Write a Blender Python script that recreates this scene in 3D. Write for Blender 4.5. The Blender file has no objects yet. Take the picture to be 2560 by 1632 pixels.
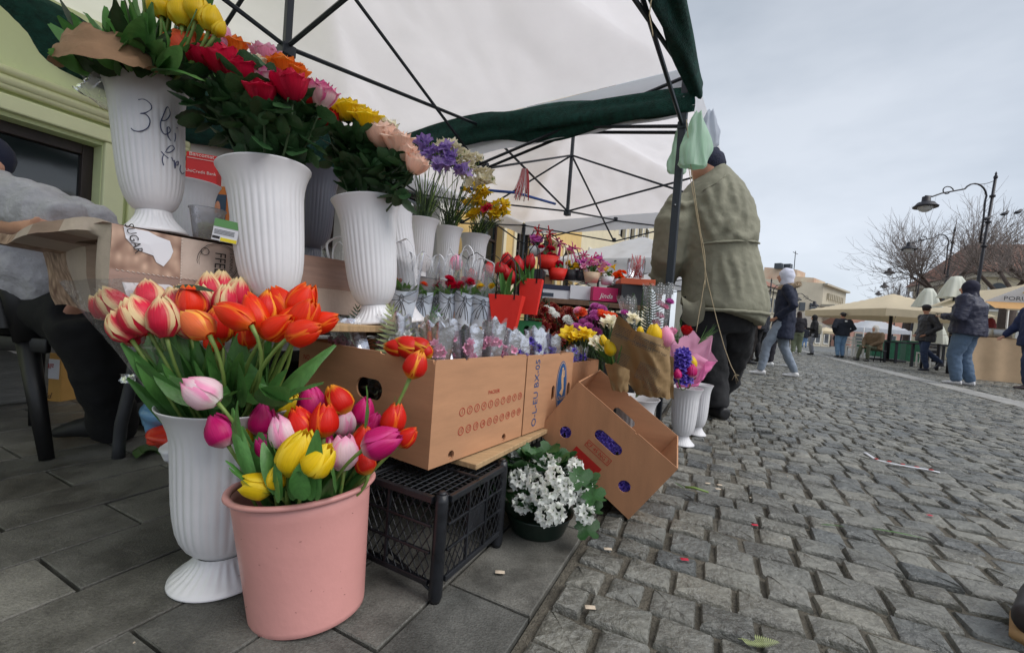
import bpy, math, random
from math import sin, cos, pi, radians, sqrt, atan2
from mathutils import Vector, Matrix, noise
from mathutils.geometry import tessellate_polygon
random.seed(7)
S = bpy.context.scene
V = Vector
# ------------------------------------------------------------------ camera
FPX = 1050.0; ROLL = radians(4.3); PITCH = radians(1.2); CH = 0.6
cR, sR, cP, sP = cos(ROLL), sin(ROLL), cos(PITCH), sin(PITCH)
_F = V((0, cP, -sP)); _Z = V((0, sP, cP)); _X = V((1, 0, 0))
CRt = _X*cR + _Z*sR; CUp = _Z*cR - _X*sR
cam = bpy.data.cameras.new('camera'); co = bpy.data.objects.new('camera', cam)
S.collection.objects.link(co); S.camera = co
m = Matrix((CRt, CUp, -_F)).transposed().to_4x4(); m.translation = V((0, 0, CH)); co.matrix_world = m
cam.sensor_width = 36; cam.lens = 36*FPX/2560; cam.clip_start = .02; cam.clip_end = 2000
# ------------------------------------------------------------------ light
SUN_EL, SUN_AZ = radians(48), radians(118)     # azimuth clockwise from +Y
W = bpy.data.worlds.new('World'); S.world = W; W.use_nodes = True
nt = W.node_tree; nt.nodes.clear()
def _n(t, ty, **k):
    n = t.nodes.new(ty)
    for a, b in k.items(): setattr(n, a, b)
    return n
sky = _n(nt, 'ShaderNodeTexSky', sky_type='NISHITA', sun_disc=False, sun_elevation=SUN_EL, sun_rotation=SUN_AZ)
tc = _n(nt, 'ShaderNodeTexCoord'); no = _n(nt, 'ShaderNodeTexNoise'); no.inputs['Scale'].default_value = 1.6
no.inputs['Detail'].default_value = 5; no.inputs['Roughness'].default_value = .55
mp = _n(nt, 'ShaderNodeMapping'); mp.inputs['Scale'].default_value = (1, 1, 2.6)
cr = _n(nt, 'ShaderNodeValToRGB'); cr.color_ramp.elements[0].position = .36; cr.color_ramp.elements[1].position = .66
cr.color_ramp.elements[0].color = (3.35, 3.72, 4.22, 1); cr.color_ramp.elements[1].color = (4.7, 5.02, 5.5, 1)
sx = _n(nt, 'ShaderNodeSeparateXYZ'); mr = _n(nt, 'ShaderNodeMapRange')
mr.inputs[1].default_value = 0; mr.inputs[2].default_value = .6; mr.inputs[3].default_value = 1.22; mr.inputs[4].default_value = .9
vm = _n(nt, 'ShaderNodeVectorMath', operation='SCALE'); mx = _n(nt, 'ShaderNodeMix', data_type='RGBA'); mx.inputs[0].default_value = .9
bg = _n(nt, 'ShaderNodeBackground'); bg.inputs[1].default_value = .1; wo = _n(nt, 'ShaderNodeOutputWorld')
L = nt.links.new
L(tc.outputs['Generated'], mp.inputs[0]); L(mp.outputs[0], no.inputs[0]); L(no.outputs[0], cr.inputs[0])
L(tc.outputs['Generated'], sx.inputs[0]); L(sx.outputs[2], mr.inputs[0]); L(cr.outputs[0], vm.inputs[0]); L(mr.outputs[0], vm.inputs['Scale'])
L(sky.outputs[0], mx.inputs[6]); L(vm.outputs[0], mx.inputs[7]); L(mx.outputs[2], bg.inputs[0]); L(bg.outputs[0], wo.inputs[0])
sl = bpy.data.lights.new('sun', 'SUN'); sl.energy = 1.5; sl.angle = radians(40); sl.color = (1, .97, .93)
so = bpy.data.objects.new('sun', sl); S.collection.objects.link(so)
sd = V((sin(SUN_AZ)*cos(SUN_EL), cos(SUN_AZ)*cos(SUN_EL), sin(SUN_EL))); so.rotation_euler = sd.to_track_quat('Z', 'Y').to_euler()
S.view_settings.view_transform = 'Standard'; S.view_settings.look = 'None'; S.view_settings.gamma = 1
S.view_settings.use_curve_mapping = False; S.view_settings.exposure = .66
# ------------------------------------------------------------------ helpers
def ray(px, py): return CRt*((px-1280)/FPX) + CUp*((816-py)/FPX) + _F
def P(px, py, d):
    r = ray(px, py); return V((0, 0, CH)) + r*(d/r.y)
def G(px, py, z=0.0):
    r = ray(px, py); return V((0, 0, CH)) + r*((z-CH)/r.z)
def proj(p):
    q = V(p)-V((0, 0, CH)); d = q.dot(_F)
    if d < .02: return None
    return 1280+FPX*q.dot(CRt)/d, 816-FPX*q.dot(CUp)/d, d
def px2m(n, d): return n*d/FPX
UP = V((0, 0, 1))
def dirv(deg): a = radians(deg); return V((sin(a), cos(a), 0))
U = dirv(33); Vv = V((-U.y, U.x, 0))           # stall: along the street, and into the stall
U0 = dirv(25.7); N0 = V((U0.y, -U0.x, 0))      # paving: along the kerb, and towards the road
K0 = V((.047, .765, 0))                        # a point on the kerb line
def pave(s, o, z=0.0): return V((0, 0, z)) + K0 + N0*o + U0*(s-K0.dot(U0))
def c(r, g, b): return tuple(((x/255)/12.92 if x/255 <= .04045 else ((x/255+.055)/1.055)**2.4) for x in (r, g, b))
WL = {}
def link(o, parent=None, loc=None):
    S.collection.objects.link(o)
    if parent is not None:
        o.parent = parent
    return o
class MB:
    def __init__(s): s.v = []; s.f = []; s.uv = []; s.m = []
    def add(s, vs, fs, uvs=None, m=0):
        b = len(s.v); s.v += [V(x) for x in vs]; s.uv += (uvs or [(0, 0)]*len(vs))
        s.f += [[b+i for i in f] for f in fs]; s.m += [m]*len(fs); return s
    def box(s, cen, dx, dy, dz, ax=None, m=0, uv=(0, 0)):
        ax = ax or (V((1, 0, 0)), V((0, 1, 0)), UP); cen = V(cen)
        vs = [cen+ax[0]*(i*dx/2)+ax[1]*(j*dy/2)+ax[2]*(k*dz/2) for i in (-1, 1) for j in (-1, 1) for k in (-1, 1)]
        return s.add(vs, [(0, 1, 3, 2), (4, 6, 7, 5), (0, 4, 5, 1), (2, 3, 7, 6), (0, 2, 6, 4), (1, 5, 7, 3)], [uv]*8, m)
    def tube(s, pts, r, n=8, cap=True, m=0, flat=None):
        pts = [V(p) for p in pts]; k = len(pts); R = r if isinstance(r, (list, tuple)) else [r]*k
        t0 = (pts[1]-pts[0]).normalized(); e = t0.orthogonal().normalized()
        if flat is not None: e = (V(flat)-t0*V(flat).dot(t0)).normalized()
        vs = []; uv = []
        for i, p in enumerate(pts):
            t = (pts[min(i+1, k-1)]-pts[max(i-1, 0)]); t = t.normalized() if t.length > 1e-9 else t0
            e = (e-t*e.dot(t)); e = e.normalized() if e.length > 1e-6 else t.orthogonal().normalized()
            g = t.cross(e); ri = R[i]; ra, rb = ri if isinstance(ri, (tuple, list)) else (ri, ri)
            for j in range(n):
                a = 2*pi*j/n+pi/n; vs.append(p+e*(cos(a)*ra)+g*(sin(a)*rb)); uv.append((j/n, i/(k-1)))
        fs = [(i*n+j, i*n+(j+1) % n, (i+1)*n+(j+1) % n, (i+1)*n+j) for i in range(k-1) for j in range(n)]
        if cap: fs += [tuple(range(n))[::-1], tuple((k-1)*n+j for j in range(n))]
        return s.add(vs, fs, uv, m)
    def lathe(s, cen, prof, n=48, mod=None, m=0, axes=None, sq=(1, 1)):
        X, Y, Z = axes or (V((1, 0, 0)), V((0, 1, 0)), UP); cen = V(cen); vs = []; uv = []
        for i, (r, z) in enumerate(prof):
            for j in range(n):
                a = 2*pi*j/n; rr = r*(1+(mod(a, i) if mod else 0))
                vs.append(cen+X*(rr*cos(a)*sq[0])+Y*(rr*sin(a)*sq[1])+Z*z); uv.append((j/n, i/(len(prof)-1)))
        fs = [(i*n+j, i*n+(j+1) % n, (i+1)*n+(j+1) % n, (i+1)*n+j) for i in range(len(prof)-1) for j in range(n)]
        return s.add(vs, fs, uv, m)
    def grid(s, fn, nu, nv, m=0, wrap=False):
        vs = []; uv = []
        for i in range(nv+1):
            for j in range(nu+1):
                u, v = j/nu, i/nv; vs.append(V(fn(u, v))); uv.append((u, v))
        w = nu+1
        return s.add(vs, [(i*w+j, i*w+j+1, (i+1)*w+j+1, (i+1)*w+j) for i in range(nv) for j in range(nu)], uv, m)
    def ell(s, cen, rx, ry=None, rz=None, n=12, ax=None, m=0):
        ry = ry or rx; rz = rz or rx; ax = ax or (V((1, 0, 0)), V((0, 1, 0)), UP); k = max(6, n//2+1)
        prof = [(max(1e-4, sin(pi*i/k)), -cos(pi*i/k)) for i in range(k+1)]
        cen = V(cen); vs = []; uv = []
        for i, (r, z) in enumerate(prof):
            for j in range(n):
                a = 2*pi*j/n; vs.append(cen+ax[0]*(r*cos(a)*rx)+ax[1]*(r*sin(a)*ry)+ax[2]*(z*rz)); uv.append((j/n, i/k))
        fs = [(i*n+j, i*n+(j+1) % n, (i+1)*n+(j+1) % n, (i+1)*n+j) for i in range(k) for j in range(n)]
        return s.add(vs, fs, uv, m)
    def panel(s, o, ex, ey, outer, holes=(), th=.005, m=0):
        ex, ey, o = V(ex), V(ey), V(o); nz = ex.cross(ey).normalized(); loops = [list(outer)]+[list(h) for h in holes]
        flat = [q for lp in loops for q in lp]; tris = tessellate_polygon([[V((a, b, 0)) for a, b in lp] for lp in loops])
        N = len(flat); top = [o+ex*a+ey*b+nz*th for a, b in flat]; bot = [o+ex*a+ey*b for a, b in flat]
        fs = []
        for t in tris:
            (x0, y0), (x1, y1), (x2, y2) = [flat[i] for i in t]
            if (x1-x0)*(y2-y0)-(x2-x0)*(y1-y0) < 0: t = (t[0], t[2], t[1])
            fs.append(tuple(t)); fs.append((t[0]+N, t[2]+N, t[1]+N))
        b = 0
        for lp in loops:
            k = len(lp); fs += [(b+i, b+i+N, b+(i+1) % k+N, b+(i+1) % k) for i in range(k)]; b += k
        return s.add(top+bot, fs, [(a, b) for a, b in flat]*2, m)
    def mesh(s, name, off=V((0, 0, 0)), smooth=True):
        me = bpy.data.meshes.new(name); me.from_pydata([tuple(x-off) for x in s.v], [], s.f)
        if any(u != (0, 0) for u in s.uv):
            ul = me.uv_layers.new(name='UVMap'); vi = [0]*len(me.loops); me.loops.foreach_get('vertex_index', vi)
            fl = []
            for i in vi: fl += s.uv[i]
            ul.data.foreach_set('uv', fl)
        me.polygons.foreach_set('use_smooth', [smooth]*len(me.polygons))
        if any(s.m): me.polygons.foreach_set('material_index', s.m)
        return me
    def build(s, name, mats, parent=None, smooth=True, bevel=0, origin=None, remesh=0, disp=None, subd=0, auto=None):
        off = WL[parent.name] if parent is not None else (V(origin) if origin is not None else s.v[0].copy())
        me = s.mesh(name, off, smooth)
        for mm in (mats if isinstance(mats, (list, tuple)) else [mats]): me.materials.append(mm)
        o = bpy.data.objects.new(name, me); link(o, parent)
        WL[o.name] = off
        if parent is None: o.location = off
        if auto is not None and smooth: me.set_sharp_from_angle(angle=radians(auto))
        if bevel:
            b = o.modifiers.new('b', 'BEVEL'); b.width = bevel; b.segments = 2; b.limit_method = 'ANGLE'; b.angle_limit = radians(40)
        if remesh:
            r = o.modifiers.new('r', 'REMESH'); r.mode = 'VOXEL'; r.voxel_size = remesh; r.use_smooth_shade = True
            q = o.modifiers.new('s', 'SMOOTH'); q.factor = .6; q.iterations = 5
        if subd: q = o.modifiers.new('u', 'SUBSURF'); q.levels = q.render_levels = subd
        if disp:
            t = bpy.data.textures.new('folds', 'CLOUDS'); t.noise_scale = disp[1]; t.noise_depth = 3
            q = o.modifiers.new('d', 'DISPLACE'); q.texture = t; q.strength = disp[0]; q.mid_level = .5
        return o
def tag(o, label=None, cat=None, group=None, kind=None):
    for k, v in (('label', label), ('category', cat), ('group', group), ('kind', kind)):
        if v: o[k] = v
    return o
def thing(name, label, cat, loc, group=None):
    o = bpy.data.objects.new(name, None); o.empty_display_size = .05; S.collection.objects.link(o); o.location = V(loc); WL[o.name] = V(loc)
    return tag(o, label, cat, group)
def inst(me, name, parent, mat4):
    o = bpy.data.objects.new(name, me); link(o, parent); mm = mat4.copy(); mm.translation = mm.translation-WL[parent.name]
    o.matrix_basis = mm; return o
def copy_tree(o, parent=None, shift=None, label=None):
    q = o.copy(); S.collection.objects.link(q); q.parent = parent
    if shift is not None: q.location = o.location+V(shift)
    WL[q.name] = WL.get(o.name, V(o.location))+(V(shift) if shift is not None else V((0, 0, 0)))
    if label: q['label'] = label
    for ch in list(o.children): copy_tree(ch, q)
    return q
def frame(d, up=UP):
    d = V(d).normalized(); e = V(up).cross(d)
    e = e.normalized() if e.length > 1e-5 else d.orthogonal().normalized(); return e, d.cross(e), d   # x, y, z=d
def m4(loc, d, roll=0, sc=1):
    x, y, z = frame(d); x, y = x*cos(roll)+y*sin(roll), y*cos(roll)-x*sin(roll)
    s3 = sc if isinstance(sc, (tuple, list)) else (sc,)*3
    q = Matrix((x*s3[0], y*s3[1], z*s3[2])).transposed().to_4x4(); q.translation = V(loc); return q
def bez(a, b, cc, n=8):
    a, b, cc = V(a), V(b), V(cc); return [a*(1-t)**2+b*(2*t*(1-t))+cc*t*t for t in [i/n for i in range(n+1)]]
rr = random.uniform
def rv(s=1): return V((rr(-s, s), rr(-s, s), rr(-s, s)))
# ------------------------------------------------------------------ materials
def M(name, col, rough=.6, var=.12, scale=6, bump=0, bscale=40, metal=0, spec=.5, trans=0, orand=0, alpha=1, coat=0, col2=None, streak=None, detail=6, rvar=0, pos=False, aniso=None):
    mt = bpy.data.materials.new(name); mt.use_nodes = True; t = mt.node_tree; N = t.nodes; lk = t.links.new
    p = N['Principled BSDF']; out = N['Material Output']
    p.inputs['Roughness'].default_value = rough; p.inputs['Metallic'].default_value = metal; p.inputs['Specular IOR Level'].default_value = spec
    if coat: p.inputs['Coat Weight'].default_value = coat; p.inputs['Coat Roughness'].default_value = .15
    if pos: src = _n(t, 'ShaderNodeNewGeometry').outputs['Position']
    else: src = _n(t, 'ShaderNodeTexCoord').outputs['Object']
    if aniso:
        mp = _n(t, 'ShaderNodeMapping'); mp.inputs['Scale'].default_value = aniso; lk(src, mp.inputs[0]); src = mp.outputs[0]
    nz = _n(t, 'ShaderNodeTexNoise'); nz.inputs['Scale'].default_value = scale; nz.inputs['Detail'].default_value = detail; nz.inputs['Roughness'].default_value = .6; lk(src, nz.inputs[0])
    rp = _n(t, 'ShaderNodeValToRGB'); rp.color_ramp.elements[0].position = .3; rp.color_ramp.elements[1].position = .7
    c2 = col2 or tuple(min(1, x*(1+var)) for x in col); c1 = tuple(x*(1-var) for x in col) if not col2 else col
    rp.color_ramp.elements[0].color = (*c1, 1); rp.color_ramp.elements[1].color = (*c2, 1); lk(nz.outputs[0], rp.inputs[0])
    colo = rp.outputs[0]
    if orand:
        oi = _n(t, 'ShaderNodeObjectInfo'); hs = _n(t, 'ShaderNodeHueSaturation'); mr = _n(t, 'ShaderNodeMapRange')
        mr.inputs[3].default_value = 1-orand; mr.inputs[4].default_value = 1+orand; lk(oi.outputs['Random'], mr.inputs[0]); lk(mr.outputs[0], hs.inputs['Value']); lk(colo, hs.inputs['Color']); colo = hs.outputs[0]
    lk(colo, p.inputs['Base Color'])
    if rvar:
        mr = _n(t, 'ShaderNodeMapRange'); mr.inputs[1].default_value = .35; mr.inputs[2].default_value = .65; mr.inputs[3].default_value = rough-rvar; mr.inputs[4].default_value = rough+rvar
        lk(nz.outputs[0], mr.inputs[0]); lk(mr.outputs[0], p.inputs['Roughness'])
    if bump:
        n2 = _n(t, 'ShaderNodeTexNoise'); n2.inputs['Scale'].default_value = bscale; n2.inputs['Detail'].default_value = 5; lk(src, n2.inputs[0])
        b = _n(t, 'ShaderNodeBump'); b.inputs['Strength'].default_value = min(1, bump); b.inputs['Distance'].default_value = .01 if bump <= 1 else .01*bump; lk(n2.outputs[0], b.inputs['Height']); lk(b.outputs[0], p.inputs['Normal'])
    sh = p.outputs[0]
    if trans:
        tr = _n(t, 'ShaderNodeBsdfTranslucent'); lk(colo, tr.inputs[0]); ms = _n(t, 'ShaderNodeMixShader'); ms.inputs[0].default_value = trans
        lk(sh, ms.inputs[1]); lk(tr.outputs[0], ms.inputs[2]); sh = ms.outputs[0]
    if alpha < 1:
        tp = _n(t, 'ShaderNodeBsdfTransparent'); ms = _n(t, 'ShaderNodeMixShader'); ms.inputs[0].default_value = alpha
        lk(tp.outputs[0], ms.inputs[1]); lk(sh, ms.inputs[2]); sh = ms.outputs[0]
    lk(sh, out.inputs[0]); return mt
def petal_mat(name, base, mid, edge, ew=.35, tipw=.2, trans=.32, streak=.2):
    mt = bpy.data.materials.new(name); mt.use_nodes = True; t = mt.node_tree; N = t.nodes; lk = t.links.new; p = N['Principled BSDF']
    p.inputs['Roughness'].default_value = .42; p.inputs['Specular IOR Level'].default_value = .35
    uv = _n(t, 'ShaderNodeUVMap'); sp = _n(t, 'ShaderNodeSeparateXYZ'); lk(uv.outputs[0], sp.inputs[0])
    def mth(op, a, b=None, cl=False):
        n = _n(t, 'ShaderNodeMath', operation=op, use_clamp=cl)
        for i, x in enumerate((a, b)):
            if x is None: continue
            if isinstance(x, (int, float)): n.inputs[i].default_value = x
            else: lk(x, n.inputs[i])
        return n.outputs[0]
    mp = _n(t, 'ShaderNodeMapping'); mp.inputs['Scale'].default_value = (26, 2.2, 1); lk(uv.outputs[0], mp.inputs[0])
    nz = _n(t, 'ShaderNodeTexNoise'); nz.inputs['Scale'].default_value = 1; nz.inputs['Detail'].default_value = 3; lk(mp.outputs[0], nz.inputs[0])
    e = mth('ABSOLUTE', mth('SUBTRACT', mth('MULTIPLY', sp.outputs[0], 2), 1))
    jit = mth('MULTIPLY', mth('SUBTRACT', nz.outputs[0], .5), .5)
    fe = mth('DIVIDE', mth('SUBTRACT', mth('ADD', e, jit), 1-ew), ew*.6, True); ft = mth('DIVIDE', mth('SUBTRACT', mth('ADD', sp.outputs[1], jit), 1-tipw), tipw*.7, True)
    f = mth('MAXIMUM', fe, ft)
    m1 = _n(t, 'ShaderNodeMix', data_type='RGBA'); m1.inputs[6].default_value = (*mid, 1); m1.inputs[7].default_value = (*edge, 1); lk(f, m1.inputs[0])
    fb = mth('SUBTRACT', 1, mth('DIVIDE', sp.outputs[1], .22, True), True)
    m2 = _n(t, 'ShaderNodeMix', data_type='RGBA'); lk(m1.outputs[2], m2.inputs[6]); m2.inputs[7].default_value = (*base, 1); lk(fb, m2.inputs[0])
    hs = _n(t, 'ShaderNodeHueSaturation'); lk(m2.outputs[2], hs.inputs['Color']); oi = _n(t, 'ShaderNodeObjectInfo')
    lk(mth('ADD', mth('ADD', mth('MULTIPLY', nz.outputs[0], streak*2), 1-streak), mth('MULTIPLY', mth('SUBTRACT', oi.outputs['Random'], .5), .16)), hs.inputs['Value'])
    lk(hs.outputs[0], p.inputs['Base Color']); b = _n(t, 'ShaderNodeBump'); b.inputs['Strength'].default_value = .35; b.inputs['Distance'].default_value = .002
    lk(nz.outputs[0], b.inputs['Height']); lk(b.outputs[0], p.inputs['Normal'])
    tr = _n(t, 'ShaderNodeBsdfTranslucent'); lk(hs.outputs[0], tr.inputs[0]); ms = _n(t, 'ShaderNodeMixShader'); ms.inputs[0].default_value = trans
    lk(p.outputs[0], ms.inputs[1]); lk(tr.outputs[0], ms.inputs[2]); lk(ms.outputs[0], N['Material Output'].inputs[0]); return mt
def film(name, tint=(1, 1, 1), op=.12, dots=False, rough=.08, fr_k=.9):
    mt = bpy.data.materials.new(name); mt.use_nodes = True; t = mt.node_tree; N = t.nodes; lk = t.links.new; N.remove(N['Principled BSDF'])
    tp = _n(t, 'ShaderNodeBsdfTransparent'); tp.inputs[0].default_value = (*[.97*x for x in tint], 1); gl = _n(t, 'ShaderNodeBsdfGlossy'); gl.inputs['Roughness'].default_value = rough; gl.inputs[0].default_value = (.9, .92, .97, 1)
    df = _n(t, 'ShaderNodeBsdfDiffuse'); df.inputs[0].default_value = (*[.8*x for x in tint], 1)
    fr = _n(t, 'ShaderNodeFresnel'); fr.inputs[0].default_value = 1.5; nz = _n(t, 'ShaderNodeTexNoise'); nz.inputs['Scale'].default_value = 28; nz.inputs['Detail'].default_value = 2; nz.inputs['Distortion'].default_value = 1.2
    tcc = _n(t, 'ShaderNodeTexCoord'); lk(tcc.outputs['Object'], nz.inputs[0]); b = _n(t, 'ShaderNodeBump'); b.inputs['Strength'].default_value = .6; b.inputs['Distance'].default_value = .006; lk(nz.outputs[0], b.inputs['Height'])
    lk(b.outputs[0], gl.inputs['Normal']); lk(b.outputs[0], fr.inputs['Normal'])
    ad = _n(t, 'ShaderNodeMath', operation='MULTIPLY_ADD', use_clamp=True); ad.inputs[1].default_value = fr_k; ad.inputs[2].default_value = .0; lk(fr.outputs[0], ad.inputs[0])
    m1 = _n(t, 'ShaderNodeMixShader'); m1.inputs[0].default_value = op; lk(tp.outputs[0], m1.inputs[1]); lk(df.outputs[0], m1.inputs[2])
    if dots:
        uv = _n(t, 'ShaderNodeTexCoord'); vo = _n(t, 'ShaderNodeTexVoronoi'); vo.inputs['Scale'].default_value = 75; vo.inputs['Randomness'].default_value = .25; lk(uv.outputs['Object'], vo.inputs[0])
        lt = _n(t, 'ShaderNodeMath', operation='LESS_THAN'); lt.inputs[1].default_value = .2; lk(vo.outputs[0], lt.inputs[0]); ma = _n(t, 'ShaderNodeMath', operation='MAXIMUM'); ma.inputs[1].default_value = op
        lk(lt.outputs[0], ma.inputs[0]); lk(ma.outputs[0], m1.inputs[0])
    m2 = _n(t, 'ShaderNodeMixShader'); lk(ad.outputs[0], m2.inputs[0]); lk(m1.outputs[0], m2.inputs[1]); lk(gl.outputs[0], m2.inputs[2]); lk(m2.outputs[0], N['Material Output'].inputs[0]); return mt
def tinted(name, cols, rough, rvar, scale, bump, bscale, spec=.5, stain=.5):
    """stone: colour per piece (UV or object random), mottling, stains, fine relief"""
    mt = bpy.data.materials.new(name); mt.use_nodes = True; t = mt.node_tree; N = t.nodes; lk = t.links.new; p = N['Principled BSDF']; p.inputs['Specular IOR Level'].default_value = spec
    geo = _n(t, 'ShaderNodeNewGeometry').outputs['Position']; uv = _n(t, 'ShaderNodeUVMap'); sp = _n(t, 'ShaderNodeSeparateXYZ'); lk(uv.outputs[0], sp.inputs[0]); oi = _n(t, 'ShaderNodeObjectInfo')
    ad = _n(t, 'ShaderNodeMath', operation='ADD'); lk(sp.outputs[0], ad.inputs[0]); lk(oi.outputs['Random'], ad.inputs[1]); fr = _n(t, 'ShaderNodeMath', operation='FRACT'); lk(ad.outputs[0], fr.inputs[0])
    rp = _n(t, 'ShaderNodeValToRGB'); el = rp.color_ramp.elements
    while len(el) < len(cols): el.new(.5)
    for i, cc in enumerate(cols): el[i].position = i/(len(cols)-1); el[i].color = (*cc, 1)
    lk(fr.outputs[0], rp.inputs[0]); n1 = _n(t, 'ShaderNodeTexNoise'); n1.inputs['Scale'].default_value = scale; n1.inputs['Detail'].default_value = 8; n1.inputs['Roughness'].default_value = .7; lk(geo, n1.inputs[0])
    n2 = _n(t, 'ShaderNodeTexNoise'); n2.inputs['Scale'].default_value = 4.5; n2.inputs['Detail'].default_value = 6; n2.inputs['Roughness'].default_value = .65; lk(geo, n2.inputs[0])
    r2 = _n(t, 'ShaderNodeMapRange'); r2.inputs[1].default_value = .33; r2.inputs[2].default_value = .66; r2.inputs[3].default_value = 1-stain; r2.inputs[4].default_value = 1.12; lk(n2.outputs[0], r2.inputs[0])
    r1 = _n(t, 'ShaderNodeMapRange'); r1.inputs[1].default_value = .3; r1.inputs[2].default_value = .7; r1.inputs[3].default_value = .6; r1.inputs[4].default_value = 1.35; lk(n1.outputs[0], r1.inputs[0])
    mu = _n(t, 'ShaderNodeMath', operation='MULTIPLY'); lk(r1.outputs[0], mu.inputs[0]); lk(r2.outputs[0], mu.inputs[1]); hs = _n(t, 'ShaderNodeHueSaturation'); lk(mu.outputs[0], hs.inputs['Value']); lk(rp.outputs[0], hs.inputs['Color']); lk(hs.outputs[0], p.inputs['Base Color'])
    rg = _n(t, 'ShaderNodeMapRange'); rg.inputs[1].default_value = .4; rg.inputs[2].default_value = .6; rg.inputs[3].default_value = rough-rvar; rg.inputs[4].default_value = rough+rvar; lk(n2.outputs[0], rg.inputs[0]); lk(rg.outputs[0], p.inputs['Roughness'])
    n3 = _n(t, 'ShaderNodeTexNoise'); n3.inputs['Scale'].default_value = bscale; n3.inputs['Detail'].default_value = 7; n3.inputs['Roughness'].default_value = .6; lk(geo, n3.inputs[0])
    b = _n(t, 'ShaderNodeBump'); b.inputs['Strength'].default_value = bump; b.inputs['Distance'].default_value = .016; lk(n3.outputs[0], b.inputs['Height']); lk(b.outputs[0], p.inputs['Normal']); return mt
white_pl = M('white_plastic', c(230, 229, 232), .38, .09, 3, trans=.12, rvar=.08)
white_pl2 = M('white_plastic_used', c(222, 221, 225), .42, .12, 3, trans=.1, rvar=.08)
pink_pl = M('pink_plastic', c(214, 152, 146), .42, .07, 3, .08, 60, rvar=.1)
black_pl = M('black_plastic', c(26, 28, 33), .42, .5, 14, .15, 60, rvar=.15, orand=.1)
card = M('cardboard', c(184, 136, 101), .8, .12, 4, .12, 150, aniso=(1, 1, 6))
card2 = M('cardboard_darker', c(168, 120, 86), .8, .12, 4, .12, 150, aniso=(6, 1, 1))
card_in = M('cardboard_edge', c(196, 160, 122), .85, .1, 20)
print_red = M('red_print', c(172, 26, 16), .75, .1, 60); print_blue = M('blue_print', c(34, 78, 128), .75, .12, 60); print_dark = M('dark_print', c(56, 66, 80), .75, .1, 50); print_black = M('black_print', c(38, 34, 34), .7, .1, 50)
plywood = M('plywood', c(176, 146, 108), .75, .25, 9, .3, 60, aniso=(1, 8, 1)); oldwood = M('old_wood', c(96, 72, 54), .8, .3, 9, .3, 50, aniso=(8, 1, 1))
stem_m = M('stem_green', c(122, 148, 74), .5, .12, 12, trans=.1, orand=.12); stem_d = M('stem_dark', c(58, 78, 46), .55, .15, 12, orand=.15)
leaf_t = M('tulip_leaf', c(82, 132, 66), .42, .2, 14, .1, 60, trans=.22, orand=.22, aniso=(1, 1, .25)); leaf_r = M('rose_leaf', c(52, 86, 50), .42, .25, 22, .2, 70, trans=.2, orand=.35)
leaf_i = M('ivy_leaf', c(52, 92, 48), .42, .25, 20, .2, 70, trans=.18, orand=.35); leaf_g = M('fresh_leaf', c(78, 116, 56), .5, .2, 18, trans=.2, orand=.25); fern_m = M('fern', c(62, 96, 52), .55, .2, 16, trans=.2, orand=.2)
leaf_dk = M('dark_leaf', c(44, 66, 38), .45, .2, 14, trans=.15, orand=.25)
metal_d = M('frame_metal', c(44, 50, 58), .42, .15, 9, metal=.3, rvar=.08, orand=.05); metal_b = M('bolt', c(150, 155, 160), .35, .1, 9, metal=.9)
silver = M('silver_foil', c(214, 216, 226), .26, .2, 9, .8, 14, metal=1); kraft = M('kraft_paper', c(150, 122, 84), .75, .1, 9, .3, 25, trans=.06); kraft2 = M('kraft_band', c(140, 108, 80), .8, .14, 9, .5, 20, trans=.06)
pinkpaper = M('pink_paper', c(236, 168, 200), .7, .06, 9, .15, 30, trans=.35); pinkpaper2 = M('bright_pink_paper', c(240, 130, 186), .6, .06, 9, .15, 30, trans=.35)
cello = film('cellophane', op=.1); cello_d = film('dotted_cellophane', op=.12, dots=True); cello_c = film('clear_wrap', op=.03, fr_k=.4); cello_f = film('frosted_film', (.95, .97, 1), op=.3, rough=.25)
canvas = M('canopy_canvas', c(238, 234, 236), .85, .07, 1.3, .8, 5, trans=.66); canvas_w = M('white_canvas', c(236, 238, 244), .8, .03, 3, .2, 5, trans=.45)
net = M('green_net', c(16, 66, 58), .85, .45, 26, 1, 120, trans=.22); netthin = M('green_net_thin', c(40, 96, 84), .85, .4, 90, trans=.3, alpha=.72)
rope = M('twine', c(176, 160, 130), .9, .2, 60)
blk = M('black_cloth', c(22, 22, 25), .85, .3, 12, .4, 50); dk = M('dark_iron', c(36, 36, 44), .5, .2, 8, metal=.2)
skin = M('skin', c(206, 152, 126), .55, .1, 12, .1, 60)
# ================================================================== GROUND
m_slab = tinted('granite_slab', [c(112, 111, 106), c(126, 124, 117), c(98, 98, 94), c(118, 115, 107)], .45, .16, 190, .4, 260, stain=.66)
m_cob = tinted('cobble_stone', [c(114, 114, 108), c(132, 130, 120), c(92, 95, 94), c(120, 119, 112), c(136, 133, 122), c(102, 104, 102)], .32, .17, 60, .8, 55, spec=.8, stain=.45)
m_mort = M('joint_sand', c(92, 87, 77), .95, .4, 40, 1, 160, pos=True, detail=8); m_dirt = M('joint_dirt', c(62, 58, 52), .95, .3, 60, .6, 200, pos=True)
m_farcob = tinted('far_cobbles', [c(118, 120, 118), c(130, 130, 124)], .5, .1, 12, .6, 9, stain=.35); m_strip = tinted('strip_stone', [c(150, 150, 148), c(164, 162, 158)], .55, .1, 60, .3, 120, stain=.25)
def sheet(name, pts, z, mt):
    b = MB(); b.add([V((p[0], p[1], z)) for p in pts], [tuple(range(len(pts)))]); o = b.build(name, mt, origin=(0, 0, z), smooth=False); return tag(o, kind='structure')
q = lambda s, o: pave(s, o)
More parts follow.
